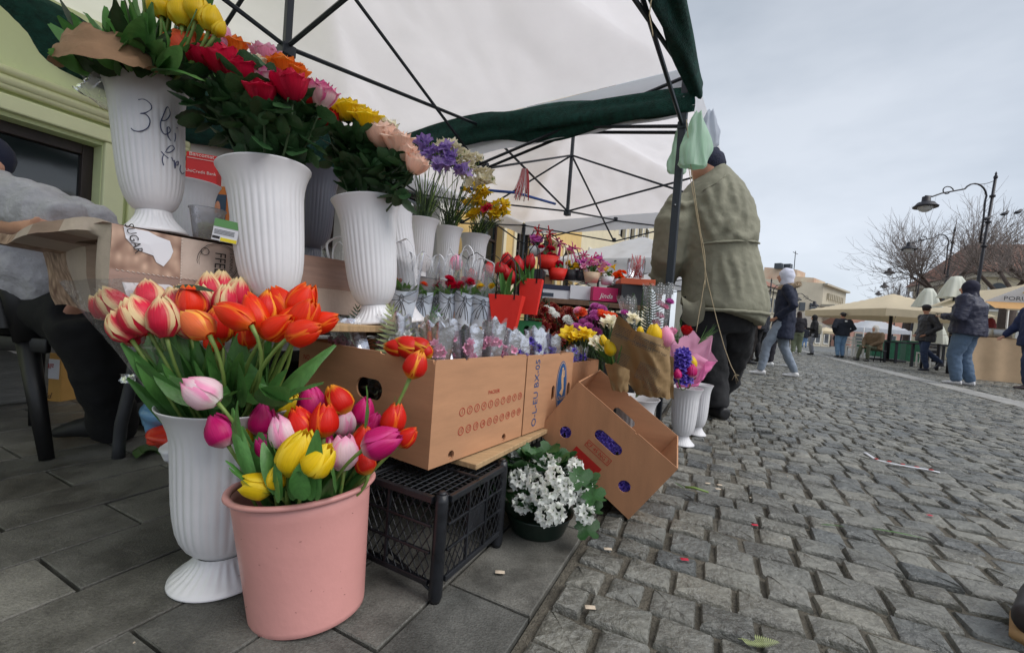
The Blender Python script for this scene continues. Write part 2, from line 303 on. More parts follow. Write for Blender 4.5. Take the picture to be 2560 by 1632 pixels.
road = sheet('road', [q(-4, 0), q(260, 0), q(260, -0.0)+V((300, 0, 0)), q(-4, 0)+V((300, -60, 0))], -.011, m_mort)
pvt = sheet('pavement', [q(-4, 0), q(-4, -3.2), q(260, -3.2), q(260, 0)], -.022, m_dirt)
ground = sheet('ground', [(-600, -300), (900, -300), (900, 900), (-600, 900)], -.06, m_farcob)
farroad = sheet('distant_road_surface', [q(30, 0), q(260, 0), q(260, 0)+V((250, 0, 0)), q(24, 90)], -.004, m_farcob)
# flagstones
cells = []
k = 0; o = 0.0
while o > -3.2:
    off = .79 if k % 2 == 0 else .57
    s = off-8*.406
    while s < 34:
        cen = pave(s+.203, o-.1); pr = proj(cen)
        if cen.y > -.6 and (pr is None or -900 < pr[0] < 3000): cells.append((cen.length, s, o))
        s += .406
    o -= .2; k += 1
cells.sort(); rest = MB()
def slab(b, s, o, z, tint):
    j = .0035; a0, a1, b0, b1 = s+j, s+.406-j, o-.2+j, o-j; e = .002; tl = rr(-.0015, .0015)
    vs = [pave(x, y, -.02) for x, y in ((a0, b0), (a1, b0), (a1, b1), (a0, b1))]+[pave(x, y, z-e+tl) for x, y in ((a0, b0), (a1, b0), (a1, b1), (a0, b1))]+[pave(x, y, z+t) for x, y, t in ((a0+e, b0+e, tl), (a1-e, b0+e, -tl), (a1-e, b1-e, tl), (a0+e, b1-e, -tl))]
    fs = [(8, 9, 10, 11)]+[(i, (i+1) % 4, 4+(i+1) % 4, 4+i) for i in range(4)]+[(4+i, 4+(i+1) % 4, 8+(i+1) % 4, 8+i) for i in range(4)]
    b.add(vs, [tuple(reversed(f)) for f in fs], [(tint, .5)]*12)
for i, (d, s, o) in enumerate(cells):
    if i < 290: b = MB(); slab(b, s, o, rr(-.001, .001), rr(.01, .99)); b.f = [f[::-1] for f in b.f]; b.build('flagstone', m_slab, pvt, smooth=False)
    else: slab(rest, s, o, rr(-.001, .001), rr(.01, .99))
rest.f = [f[::-1] for f in rest.f]; tag(rest.build('distant_flagstones', m_slab, pvt, smooth=False), kind='stuff')
# cobbles
def stone(b, cen, l, w, ang, z, near, tint):
    e = 0.008; ca, sa = cos(ang), sin(ang)
    n = 12 if near else 4
    base = []
    if near:
        for (sx_, sy_) in ((-1, -1), (1, -1), (1, 1), (-1, 1)):
            r = rr(.04, .17)
            pts = [(sx_*(1-r*.9), sy_), (sx_*(1-r*.25), sy_*(1-r*.25)), (sx_, sy_*(1-r*.9))]
            if sx_*sy_ < 0: pts = pts[::-1]
            base += [(x*(1+rr(-.05, .04)), y*(1+rr(-.06, .05))) for x, y in pts]
        base = [base[i] for i in (2, 1, 0)] + base[3:6][::-1] + base[6:9][::-1] + base[9:12][::-1] if False else base
    else: base = [(-1+rr(0, .12), -1+rr(0, .15)), (1-rr(0, .12), -1+rr(0, .15)), (1-rr(0, .12), 1-rr(0, .15)), (-1+rr(0, .12), 1-rr(0, .15))]
    base.sort(key=lambda q_: atan2(q_[1], q_[0]))
    def w_(x, y, zz, sh=0):
        X, Y = x*(l/2-sh), y*(w/2-sh); return cen+U0*(X*sa+Y*ca)+N0*(X*ca-Y*sa)+UP*zz
    tx, ty = rr(-.003, .003), rr(-.003, .003); N_ = len(base)
    if near:
        zs = [z+tx*x+ty*y+rr(-.0022, .0022) for x, y in base]
        vs = [w_(x, y, -.03) for x, y in base]+[w_(x, y, zz-.008, .0005) for (x, y), zz in zip(base, zs)]+[w_(x, y, zz-.0015, .004) for (x, y), zz in zip(base, zs)]+[w_(x*.72, y*.72, zz+.0006+rr(-.0007, .0007)) for (x, y), zz in zip(base, zs)]+[w_(rr(-.1, .1), rr(-.1, .1), z+.001)]
        fs = []
        for r in range(3): fs += [(r*N_+i, r*N_+(i+1) % N_, (r+1)*N_+(i+1) % N_, (r+1)*N_+i) for i in range(N_)]
        fs += [(3*N_+i, 3*N_+(i+1) % N_, 4*N_) for i in range(N_)]
    else:
        zs = [z+tx*x+ty*y for x, y in base]
        vs = [w_(x, y, -.02) for x, y in base]+[w_(x, y, zz-.005) for (x, y), zz in zip(base, zs)]+[w_(x, y, zz, .007) for (x, y), zz in zip(base, zs)]
        fs = [(8, 9, 10, 11)]
        for r in range(2): fs += [(r*4+i, r*4+(i+1) % 4, (r+1)*4+(i+1) % 4, (r+1)*4+i) for i in range(4)]
    nrm = (vs[fs[-1][1]]-vs[fs[-1][0]]).cross(vs[fs[-1][2]]-vs[fs[-1][0]]) if near else (vs[9]-vs[8]).cross(vs[10]-vs[8])
    if nrm.z < 0: fs = [f[::-1] for f in fs]
    b.add(vs, fs, [(tint, .5)]*len(vs))
ST = [G(1999, 870), G(1999, 879), G(2560, 1001), G(2560, 1030)]
stp = G(2451, 985); std = (G(2451, 985)-G(2100, 899)).normalized(); stn = V((-std.y, std.x, 0))
cob = []; s = -.7; r_ = 0
while s < 30:
    d = rr(.094, .114) if s < 10 else .112
    o = .012+rr(0, .01)-.0; fine = s < 24
    o += rr(-.05, .0)*0
    first = True
    lim = .95*max(s, 0)+3.0
    while o < lim:
        l = rr(.088, .138) if s < 12 else rr(.11, .16)
        if first: l *= rr(.5, 1); first = False
        cen = pave(s+d/2, o+l/2)+U0*(.02*noise.noise(V((o*1.3, s*.7, 3))))+U0*(o*.02)
        pr = proj(cen)
        if cen.y > .25 and pr and -100 < pr[0] < 3100 and pr[1] < 2100 and abs((cen-stp).dot(stn)) > .22: cob.append((cen.length, cen, l, d, rr(-.035, .035), rr(-.006, .005)+.004*noise.noise(cen*.9)))
        o += l
    s += d
cob.sort(key=lambda t: t[0]); rest = MB()
for i, (D, cen, l, w, a, z) in enumerate(cob):
    g = rr(.006, .012) if rr(0, 1) < .8 else rr(.012, .024)
    if i < 290: b = MB(); stone(b, cen, l-g, w-g, a, z, True, rr(.01, .99)); b.build('cobblestone', m_cob, road, auto=40)
    else: stone(rest, cen, l-g, w-g, a, z, D < 4.2, rr(.01, .99))
tag(rest.build('distant_cobblestones', m_cob, road, auto=40), kind='stuff')
b = MB()
for i in range(60):
    p0 = stp+std*(3.0-i*.6)
    if p0.y > 28 or p0.y < 2: continue
    a = [p0+stn*.19, p0-stn*.19, p0-std*.59-stn*.19, p0-std*.59+stn*.19]; t = rr(.01, .99)
    b.add([x+UP*.0 for x in a]+[x-UP*.02 for x in a], [(3, 2, 1, 0), (0, 1, 5, 4), (1, 2, 6, 5), (2, 3, 7, 6), (3, 0, 4, 7)], [(t, .5)]*8)
tag(b.build('pale_stone_strip', m_strip, origin=(0, 0, 0), smooth=False), kind='structure')
# ================================================================== STREET BUILDINGS ON THE LEFT
m_green = M('green_plaster', c(226, 236, 186), .85, .04, 3, .15, 30); m_trim = M('pale_green_trim', c(236, 240, 196), .8, .04, 5); m_stone = M('plinth_stone', c(120, 120, 116), .7, .2, 8, .5, 30, aniso=(1, 1, 5))
m_brown = M('dark_brown_wood', c(46, 34, 32), .45, .25, 10, .2, 40, aniso=(1, 1, .2)); m_glass = M('window_glass', c(22, 30, 32), .08, .1, 3, spec=1); m_cream = M('cream_plaster', c(218, 206, 176), .85, .06, 3, .2, 25); m_wht = M('white_plaster', c(222, 220, 214), .85, .05, 3, .2, 25)
m_ochre = M('ochre_plaster', c(214, 182, 120), .85, .08, 3, .2, 25); m_redroof = M('red_roof_tiles', c(140, 98, 80), .8, .2, 3, .5, 20); m_greyroof = M('grey_roof', c(118, 112, 104), .8, .2, 2, .4, 14); m_red = M('red_sign_plastic', c(222, 30, 32), .4, .05, 8)
WO = -3.0                                    # wall plane offset from the kerb
def wbox(b, s0, s1, z0, z1, o0, o1, m=0): b.box(pave((s0+s1)/2, (o0+o1)/2, (z0+z1)/2), s1-s0, o0-o1, z1-z0, (U0, -N0, UP), m)
def facade(name, label, s0, s1, h, mt, wins, roof=True, plinth=True, trim=None):
    t = thing(name, label, 'building', pave(s0, WO)); b = MB()
    ed = sorted(set([s0, s1]+[x for w in wins for x in w[:2]]))
    for a, e in zip(ed, ed[1:]):
        hz = sorted([(w[2], w[3]) for w in wins if w[0] <= a+1e-6 and w[1] >= e-1e-6]); z = 0
        for lo, hi in hz: 
            if lo > z+1e-6: wbox(b, a, e, z, lo, WO, WO-.3)
            z = hi
        wbox(b, a, e, z, h, WO, WO-.3)
    wbox(b, s0, s1, 0, h, WO-3.5, WO-3.8); b.build('wall', mt, t, smooth=False)
    if plinth: b = MB(); wbox(b, s0, s1, 0, .29, WO+.26, WO+.003); b.build('plinth', m_stone, t, smooth=False, bevel=.01)
    for a, e, lo, hi, door in wins:
        f = MB()
        for x0, x1, y0, y1 in ((a, a+.05, lo, hi), (e-.05, e, lo, hi), (a+.05, e-.05, hi-.06, hi), (a+.05, e-.05, lo, lo+.05)): wbox(f, x0, x1, y0, y1, WO-.1, WO-.16)
        if door: wbox(f, a+.05, e-.05, lo+(hi-lo)*.62, lo+(hi-lo)*.62+.07, WO-.1, WO-.16)
        else: wbox(f, (a+e)/2-.025, (a+e)/2+.025, lo+.05, hi-.06, WO-.1, WO-.155); wbox(f, a+.05, e-.05, lo+(hi-lo)*.68, lo+(hi-lo)*.68+.04, WO-.105, WO-.15)
        fo = f.build('window_frame' if not door else 'shop_frame', m_brown, t, smooth=False, bevel=.004)
        g = MB(); wbox(g, a+.05, e-.05, lo+.05, hi-.06, WO-.13, WO-.14); g.build('pane', m_glass, fo, smooth=False)
        if door:
            g = MB(); wbox(g, a+.12, e-.12, lo+.15, lo+(hi-lo)*.5, WO-.09, WO-.12); g.build('lower_panel', m_brown, fo, smooth=False, bevel=.01)
        b = MB(); tm = trim or m_trim
        wbox(b, a-.1, a-.002, lo, hi+.02, WO+.035, WO-.1); wbox(b, e+.002, e+.1, lo, hi+.02, WO+.035, WO-.1); wbox(b, a-.12, e+.12, hi+.02, hi+.1, WO+.045, WO-.1); b.build('window_trim', tm, t, smooth=False, bevel=.008)
    b = MB()
    if roof:
        wbox(b, s0-.1, s1+.1, h, h+.25, WO+.35, WO-.1); b.build('cornice', trim or m_trim, t, smooth=False, bevel=.03); b = MB()
        p = [pave(s0, WO+.5, h+.25), pave(s1, WO+.5, h+.25), pave(s1, WO-3.5, h+2.6), pave(s0, WO-3.5, h+2.6)]; b.add(p+[x+UP*.1 for x in p], [(0, 1, 2, 3), (7, 6, 5, 4), (0, 4, 5, 1), (1, 5, 6, 2), (2, 6, 7, 3), (3, 7, 4, 0)]); b.build('roof', m_redroof, t, smooth=False)
    return t
def sof(px, py):   # street coordinate where a pixel column meets the wall plane
    r = ray(px, py); o0 = V((0, 0, CH)); t = (WO-(o0-K0).dot(N0))/r.dot(N0); p = o0+r*t; return p.dot(U0), p.z
sj, zj = sof(256, 360); _, zl = sof(100, 305)
gh = facade('green_house', 'pale green plastered house with dark brown shop window behind the seated vendor', -3.5, sj+.45, 5.2, m_green, [(sj-1.7, sj, .3, zj-.01, True), (-3.2, -2.0, .6, 1.5, False)])
b = MB()
for zz, rad in ((zj+.155, .026), (zj+.205, .02), (zj+.125, .016)): b.tube([pave(-3.5, WO+.03, zz), pave(sj+.42, WO+.03, zz)], rad, 10)
wbox(b, -3.5, sj+.42, zj+.12, zj+.23, WO+.03, WO+.002); b.build('moulding', m_trim, gh)
b = MB(); wbox(b, sj+.12, sj+.3, .3, zj+.12, WO+.05, WO+.002); b.build('pilaster', m_trim, gh, smooth=False, bevel=.01)
s1 = sj+.45
facade('white_house', 'white plastered house with red bank sign behind the tall vases', s1, s1+3.2, 5.6, m_wht, [(s1+.5, s1+1.3, .7, 1.75, False), (s1+1.9, s1+2.8, .3, 2.0, True)], trim=m_wht)
facade('ochre_house', 'ochre house with brown shutters seen in the gap under the second canopy', s1+3.2, s1+9, 6, m_ochre, [(s1+3.8+i*1.3, s1+4.6+i*1.3, .8, 2.3, False) for i in range(4)]+[(s1+3.8+i*1.3, s1+4.6+i*1.3, 3.3, 4.8, False) for i in range(4)], trim=m_cream)
facade('cream_house', 'long cream house far along the left side of the street', s1+9, s1+22, 6.5, m_cream, [(s1+9.8+i*1.8, s1+10.8+i*1.8, 1, 2.6, False) for i in range(6)]+[(s1+9.8+i*1.8, s1+10.8+i*1.8, 3.8, 5.3, False) for i in range(6)], trim=m_wht)
# bank sign
def text(parent, s, o, ex, ey, size, mt, name='lettering', align='CENTER', shear=0, sx=1, ext=0):
    cu = bpy.data.curves.new('t', 'FONT'); cu.body = s; cu.size = size; cu.align_x = align; cu.align_y = 'CENTER'; cu.shear = shear; cu.extrude = ext; cu.resolution_u = 2
    ob = bpy.data.objects.new('t', cu); S.collection.objects.link(ob); dg = bpy.context.evaluated_depsgraph_get(); me = bpy.data.meshes.new_from_object(ob.evaluated_get(dg)); bpy.data.objects.remove(ob); bpy.data.curves.remove(cu)
    ex, ey = V(ex).normalized(), V(ey).normalized(); ez = ex.cross(ey); off = WL[parent.name]
    for v in me.vertices: v.co = V(o)+ex*(v.co.x*sx)+ey*v.co.y+ez*(v.co.z+.0006)-off
    me.materials.clear(); me.materials.append(mt); x = bpy.data.objects.new(name, me); link(x, parent); WL[x.name] = off; return x
m_txt_w = M('white_lettering', c(235, 235, 232), .6, .03, 20)
SX, SY = V((.93, .37, 0)).normalized(), UP
o0 = P(510, 430, 2.72); t = thing('bank_sign', 'red projecting bank sign box between the two tallest vases', 'sign', o0-UP*.1)
b = MB(); b.box(o0, .17, .11, .2, (SX, V((-SX.y, SX.x, 0)), UP)); b.build('sign_box', m_red, t, smooth=False, bevel=.01)
fo = o0-V((-SX.y, SX.x, 0))*.061; text(t, 'UniCredit Bank', fo-UP*.02, SX, UP, .027, m_txt_w, sx=.95); text(t, 'Bancomat', fo+UP*.085, SX, UP, .033, m_txt_w)
b = MB(); b.box(fo+UP*.06-V((-SX.y, SX.x, 0))*.001, .15, .001, .003, (SX, V((-SX.y, SX.x, 0)), UP)); b.build('rule', m_txt_w, t, smooth=False)
b = MB(); b.tube([o0+UP*.1, o0+UP*.1+V((-.5, .2, 0))], .012); b.build('bracket', dk, t)
# ================================================================== TENTS
CA = P(1712, 250, 2.4); CA.z = 0                  # near right corner leg of the first tent
TW = 2.914
def tent(name, label, org, side=TW, eave=1.98, vt=U, vn=True, netting=True, valance=None, legs=True, cmat=None):
    t = thing(name, label, 'market tent', org); a, d = Vv*side, vt*-side; cmat = cmat or canvas
    C = [org, org+a, org+a+d, org+d]; cen = org+(a+d)/2; pk = cen+UP*(eave+.78)
    if name != 'market_tent': legs_i = (0, 1, 2, 3)
    else: legs_i = (0, 1)
    for i in legs_i:
        b = MB(); w = .03 if i else .028
        b.box(C[i]+UP*.45, w, w, .9, (U, Vv, UP)); b.box(C[i]+UP*1.4, w*1.45, w*1.45, 1.2, (U, Vv, UP)); b.box(C[i]+UP*.015, .09, .09, .014, (U, Vv, UP)); o = b.build('leg', metal_d, t, smooth=False, bevel=.004)
        b = MB()
        for z in (.86, 1.3, 1.9): b.tube([C[i]+UP*z-vt*.03, C[i]+UP*z+vt*.03], .005)
        b.build('bolt', metal_b, o)
    up, lo = eave+.05, eave-.23
    def bar(p, q, r=.0105):
        b = MB(); b.tube([p, q], r, 6); b.build('truss_bar', metal_d, t, smooth=False)
    for i in range(4):
        p, q = C[i], C[(i+1) % 4]; mid = (p+q)/2
        for s_, e_ in ((p, mid), (q, mid)):
            bar(s_+UP*up, e_+UP*(lo-.02)); bar(s_+UP*lo, e_+UP*(up-.02))
        b = MB()
        for z in (up, lo): b.box(mid+UP*z, .045, .045, .05, (U, Vv, UP)); 
        b.build('truss_joint', metal_d, t, smooth=False, bevel=.006)
        n = (cen-mid); half = mid+n*.5
        bar(mid+UP*(up-.01), cen+UP*(lo+.02)); bar(mid+UP*(lo-.02), cen+UP*(up+.33))
        b = MB()
        for z in (lo, up): b.box(p+UP*z, .05, .05, .045, (U, Vv, UP))
        b.build('slider', metal_d, t, smooth=False, bevel=.006)
    b = MB(); b.box(cen+UP*((lo+pk.z)/2), .03, .03, pk.z-lo, (U, Vv, UP)); b.box(cen+UP*lo, .06, .06, .05, (U, Vv, UP)); b.build('centre_mast', metal_d, t, smooth=False, bevel=.003)
    b = MB(); n = 64
    def roof(u, v):
        base = org+a*u+d*v; e = min(u, 1-u, v, 1-v)*2; z = eave+.1+(.66+.02)*e**1.05 + (.02*noise.noise(V((u*6, v*6, 1)))-.016*(1-abs(noise.noise(V((u*3.5, v*9, 7)))))**6-.014*(1-abs(noise.noise(V((u*10, v*4, 17)))))**7)*min(1, e*8)
        ridge = abs(abs(u-.5)-abs(v-.5)); z -= .05*sin(pi*min(1, ridge*2))*(e if e < .5 else 1-e)*2
        return base+UP*z
    b.grid(roof, n, n); b.build('canopy', cmat, t)
    b = MB(); vd = valance or .2
    for i in range(4):
        if valance is None: continue
        if valance == .27 and i != 0: continue
        p, q = C[i], C[(i+1) % 4]; outw = ((p+q)/2-cen).normalized()
        b.grid(lambda u, v: p+(q-p)*u+outw*(.02+.012*sin(u*40)*(1-v))+UP*(eave+.11-vd*(1-v)+.0), 60, 3)
    if b.v: b.build('valance', canvas_w, t)
    return t, C, cen
def netroll(name, label, p, q, eave, sag, rad, seed, end=None):
    random.seed(seed); b = MB(); ph = rr(0, 9)
    def fn(u, v):
        base = p+(q-p)*u; s_ = sin(pi*u); ev = eave if not isinstance(eave, tuple) else eave[0]+(eave[1]-eave[0])*min(1, u*2); z = ev-sag*s_
        a = v*2*pi; fold = 1+.22*sin(a*3+u*9+ph)+.12*sin(a*5-u*16)+.25*noise.noise(V((u*6, a, ph)))
        R = rad*(.75+.5*s_+.25*noise.noise(V((u*5, ph, 0))))*fold; n = (q-p).normalized().cross(UP)
        return base+n*(cos(a)*R*.55)+UP*(z+sin(a)*R)
    b.grid(fn, 40, 1) if False else None
    b = MB(); nu, nv = 46, 26
    b.grid(lambda u, v: fn(v, u), nv, nu); o = b.build(name, net, origin=p+UP*2)
    return tag(o, label, 'shade net', 'green nets rolled up along the tent edges')
t1, C1, cen1 = tent('market_tent', 'nearest white market tent with dark folding frame over the tall flower vases', CA, valance=.27)
netroll('rolled_net', 'long green net roll sagging below the far truss of the nearest tent', C1[0]-Vv*.05, C1[1], (1.88, 2.06), .05, .082, 3)
netroll('rolled_net', 'thick green net roll hanging along the street edge above the leaning pole', C1[0]-Vv*.06, C1[3]-Vv*.1, (1.95, 2.04), .02, .085, 4)
netroll('rolled_net', 'green net roll sagging against the pale green house, leftmost of the three nets', C1[1], C1[2], 2.0, .12, .2, 5)
t2, C2, cen2 = tent('market_tent', 'second white market tent, directly behind the green net of the nearest one', CA+U*3.0, valance=.2)
t3, C3, cen3 = tent('market_tent', 'third market tent with a low white valance left of the man in the khaki coat', CA+U*7.3+Vv*.45, eave=1.62, valance=.25, cmat=canvas_w)
# blue strap, martisor tassels, hanging cords
o = MB(); o.tube([P(1150, 470, 3.6), P(1290, 482, 3.6), P(1388, 510, 4.3)], (.012), 6, flat=UP); tag(o.build('strap', M('blue_strap', c(40, 84, 168), .6)), 'blue strap stretched across behind the purple freesias', 'strap')
# ================================================================== UMBRELLA
beige = M('beige_canvas', c(220, 204, 174), .85, .05, 3, .15, 8, trans=.15); m_green_b = M('green_painted_wood', c(18, 92, 62), .5, .25, 9, .2, 30, orand=.1); m_white_w = M('white_painted_wood', c(222, 220, 216), .6, .05, 9)
D = 17.0; uc = P(2222, 853, D); uc.z = 0; ez_ = P(2222, 782, D).z; pz = P(2222, 733, D).z; ex_ = CRt.copy(); ex_.z = 0; ex_.normalize(); ey_ = V((-ex_.y, ex_.x, 0)); hw = 2.05
t = thing('umbrella', 'large beige cafe umbrella over the green planters', 'umbrella', uc)
b = MB(); n = 24
def uf(u, v):
    x, y = (u-.5)*2, (v-.5)*2; e = max(abs(x), abs(y)); return uc+ex_*(x*hw)+ey_*(y*hw)+UP*(ez_+(pz-ez_)*(1-e)**.95-.05*sin(pi*e)*abs(sin(2*atan2(y, x))))
b.grid(uf, n, n); b.build('canopy', beige, t)
b = MB()
for sx_, sy_, dx in ((0, -1, ex_), (0, 1, ex_), (-1, 0, ey_), (1, 0, ey_)):
    oc = uc+ex_*sx_*hw+ey_*sy_*hw; b.grid(lambda u, v: oc+dx*((u-.5)*2*hw)+UP*(ez_-.26*(1-v)-.0)+(ex_*sx_+ey_*sy_)*.004, 20, 1)
b.build('valance', beige, t)
text(t, "TED'S COFFEE CO", uc-ey_*(hw+.02)+ex_*.75+UP*(ez_-.14), ex_, UP, .26, print_black, sx=1.0)
b = MB(); b.tube([uc, uc+UP*pz], .06, 10); b.box(uc+UP*.04, .8, .8, .08); b.build('pole', dk, t)
for i in range(8):
    a = i*pi/4; b = MB(); b.tube([uc+UP*(pz-.15), uc+(ex_*cos(a)+ey_*sin(a))*hw*(.98 if i % 2 == 0 else 1.36)+UP*(ez_-.01)], .018, 5); b.build('rib', oldwood, t)
# white tent behind
def simple_tent(label, cen, hw, eave, peak, mt, rot=0, name='market_tent'):
    t = thing(name, label, 'market tent', cen); X = dirv(90+rot); Y = dirv(rot); b = MB()
    b.grid(lambda u, v: cen+X*((u-.5)*2*hw)+Y*((v-.5)*2*hw)+UP*(eave+(peak-eave)*(1-max(abs(u-.5), abs(v-.5))*2)), 12, 12); b.build('canopy', mt, t)
    b = MB(); 
    for k in range(4):
        a, q = (X, Y) if k % 2 else (Y, X); sg = 1 if k < 2 else -1; b.grid(lambda u, v: cen+q*(sg*hw)+a*((u-.5)*2*hw)+UP*(eave-.22*(1-v)), 10, 1)
    b.build('valance', mt, t)
    for i in (-1, 1):
        for j in (-1, 1): b = MB(); b.tube([cen+X*(i*hw)+Y*(j*hw), cen+X*(i*hw)+Y*(j*hw)+UP*eave], .025, 6); b.build('leg', m_white_w, t)
    return t
w = P(2178, 858, 26); w.z = 0; simple_tent('small white pop-up tent in the distance under the beige umbrella', w, 1.25, P(2178, 822, 26).z, P(2178, 795, 26).z, canvas_w, 8)
w = P(2062, 855, 40); w.z = 0; simple_tent('tiny cream tent far off to the left of the man in light jeans', w, .9, 1.55, 1.95, beige, 4)
# ================================================================== PLANTERS, TABLES
def planter(px, py, wpx, label):
    p = G(px, py); w_ = wpx*p.y/FPX*.72; h = .86; t = thing('planter', label, 'planter', p, 'green wooden planters in front of the cafe'); X, Y = dirv(110), dirv(20)
    for s_, a_, q_ in ((-1, X, Y), (1, X, Y), (-1, Y, X), (1, Y, X)):
        b = MB(); b.box(p+q_*(s_*(w_/2-.01))+UP*(h/2), w_-.03 if q_ is Y else w_, .02, h, (a_, q_, UP)); b.build('board', m_green_b, t, smooth=False)
    b = MB(); b.box(p+UP*h, w_+.04, w_+.04, .03, (X, Y, UP)); b.box(p+UP*(h+.02), w_-.06, w_-.06, .02, (X, Y, UP)); b.build('rim', m_green_b, t, smooth=False)
for a in ((2155, 880, 32, 'green planter, leftmost and smallest beside the seated man'), (2188, 890, 34, 'green planter directly right of the seated man'), (2226, 896, 42, 'widest green planter under the umbrella pole'), (2272, 903, 38, 'green planter partly behind the striding man in the cap')): planter(*a)
def bench_table(px, py, d, label, mt, wd=1.5, h=.75, name='table', cat='table'):
    p = P(px, py, d); p.z = 0; t = thing(name, label, cat, p); X, Y = dirv(100), dirv(10)
    b = MB(); b.box(p+UP*h, wd, .7, .04, (X, Y, UP)); b.build('tabletop', mt, t, smooth=False, bevel=.005)
    for i in (-1, 1):
        for j in (-1, 1): b = MB(); b.box(p+X*(i*(wd/2-.08))+Y*(j*.28)+UP*(h/2-.01), .06, .06, h-.02, (X, Y, UP)); b.build('leg', mt, t, smooth=False)
bench_table(2125, 870, 19, 'white table beside the man in light jeans', m_white_w, .9); bench_table(2300, 880, 15, 'dark table behind the striding man', dk, 2.0)
bench_table(2352, 880, 13, 'dark table between the two men on the right', dk, 1.3)
def chair_far(px, py, d, label, mt):
    p = P(px, py, d); p.z = 0; t = thing('chair', label, 'chair', p); X, Y = dirv(100), dirv(10)
    b = MB(); b.box(p+UP*.45, .42, .42, .04, (X, Y, UP)); b.build('seat', mt, t, smooth=False)
    for i in (-1, 1):
        for j in (-1, 1): b = MB(); b.box(p+X*(i*.19)+Y*(j*.19)+UP*.22, .035, .035, .43, (X, Y, UP)); b.build('leg', mt, t, smooth=False)
    b = MB()
    for i in (-1, 1): b.box(p+X*(i*.19)-Y*.19+UP*.68, .035, .035, .42, (X, Y, UP))
    for z in (.6, .72, .86): b.box(p-Y*.19+UP*z, .36, .02, .07, (X, Y, UP))
    b.build('backrest', mt, t, smooth=False)
chair_far(2138, 870, 17.5, 'white wooden chair beside the white table', m_white_w); chair_far(2322, 880, 13.5, 'white slatted chair behind the striding man', m_white_w)
chair_far(2112, 870, 20, 'white chair left of the white table', m_white_w)
# draped white covers on closed parasols
def draped(px, ytop, ybot, d, wpx, label, base=0):
    p = P(px, ytop, d); zb = P(px, ybot, d).z; g = V((p.x, p.y, 0)); w_ = wpx*d/FPX/2; t = thing('covered_heater', label, 'covered heater', g); b = MB(); N_ = 40
    prof = [(.02, p.z), (.3, p.z-.015), (.5, p.z-(p.z-zb)*.25), (.72, p.z-(p.z-zb)*.6), (.95, zb)]
    b.lathe(g, [(r*w_, z) for r, z in prof], N_, lambda a, i: .24*sin(a*4+i*.5+px)*(i/4)+.1*sin(a*9)*(i/4)); b.build('cloth_cover', M('pale_cover', c(228, 230, 218), .8, .05, 5, trans=.2), t, auto=80)
    b = MB(); b.tube([g, g+UP*(p.z-.05)], .04); b.build('pole', dk, t)
draped(2322, 720, 768, 12.5, 50, 'pale cloth over a pole top just above the man in the black cap'); draped(2392, 690, 745, 11, 60, 'pale cloth over a tall pole behind the hooded man'); draped(2352, 815, 860, 12.2, 34, 'pale cloth over a low post between the two men on the right')
# ================================================================== FOOD STALL ON THE RIGHT
m_tarp = M('tan_tarp', c(206, 176, 142), .8, .1, 3, .5, 4); D = 9.5
sX = V((.93, -.36, 0)).normalized(); sY = V((.36, .93, 0)).normalized()
g0 = P(2448, 880, D); g0.z = 0; ze = P(2448, 752, D).z; zp = P(2526, 706, D).z
t = thing('food_stall', 'cream canvas food stall with a gabled lettered front at the right edge', 'food stall', g0)
b = MB(); wd = 1.6
A, B_, Cp = g0+UP*ze, g0+sX*wd+UP*ze, g0+sX*(wd/2)+UP*zp
for (p_, q_) in ((A, Cp), (Cp, B_)):
    b.grid(lambda u, v: p_+(q_-p_)*u+sY*(2.2*v)-UP*(.05*sin(pi*v)), 6, 6)
b.build('canopy', beige, t)
b = MB(); b.add([A-sY*.01, B_-sY*.01, Cp-sY*.01], [(0, 1, 2)]); b.build('gable', canvas_w, t, smooth=False)
b = MB(); b.grid(lambda u, v: A+(B_-A)*u-sY*(.02+.35*(1-v))-UP*(.17*(1-v)), 12, 2); b.build('awning', M('ochre_canvas', c(206, 160, 104), .8, .1, 4, trans=.2), t)
text(t, 'PORUMB FIERT', A+(B_-A)*.5-sY*.03+UP*.08, sX, UP, .13, print_dark, sx=1.15)
b = MB(); b.tube([A+(B_-A)*.38-sY*.03+UP*.22, A+(B_-A)*.5-sY*.03+UP*.27, A+(B_-A)*.6-sY*.03+UP*.3], [(.01, .01), (.035, .01), (.008, .01)], 8); b.build('corn_cob_print', M('corn_yellow', c(220, 180, 60), .6), t)
for o in (0, wd):
    for e in (0, 2.2): b = MB(); b.tube([g0+sX*o+sY*e, g0+sX*o+sY*e+UP*ze], .022, 8); b.build('leg', m_white_w, t)
zc = P(2450, 842, D).z
b = MB(); b.grid(lambda u, v: g0-sX*.35+sX*(u*1.25)-sY*(.1+.03*sin(u*17)+.05*(1-v))+UP*(zc*v*1.0), 30, 6); b.grid(lambda u, v: g0-sX*.35+sX*(u*1.25)+sY*(v*.9-.1)+UP*(zc+.01), 6, 4); b.build('tarp_counter', m_tarp, t)
b = MB(); b.grid(lambda u, v: g0+sX*1.05+sX*(u*.9)-sY*(.35+.1*(1-v)+.05*sin(u*11))+UP*(.02+1.0*v+.3*u*v), 20, 8); b.build('tarp_panel', M('khaki_tarp', c(196, 172, 122), .8, .1, 3, .5, 4), t)
b = MB(); b.box(g0+sX*.95-sY*.05+UP*(zc+.5), .22, .02, .75, (sX, sY, UP)); b.build('menu_board', canvas_w, t, smooth=False)
for i in range(7): 
    b = MB(); b.box(g0+sX*.95-sY*.062+UP*(zc+.8-i*.09), .15, .002, .022, (sX, sY, UP)); b.build('menu_line', print_blue, t, smooth=False)
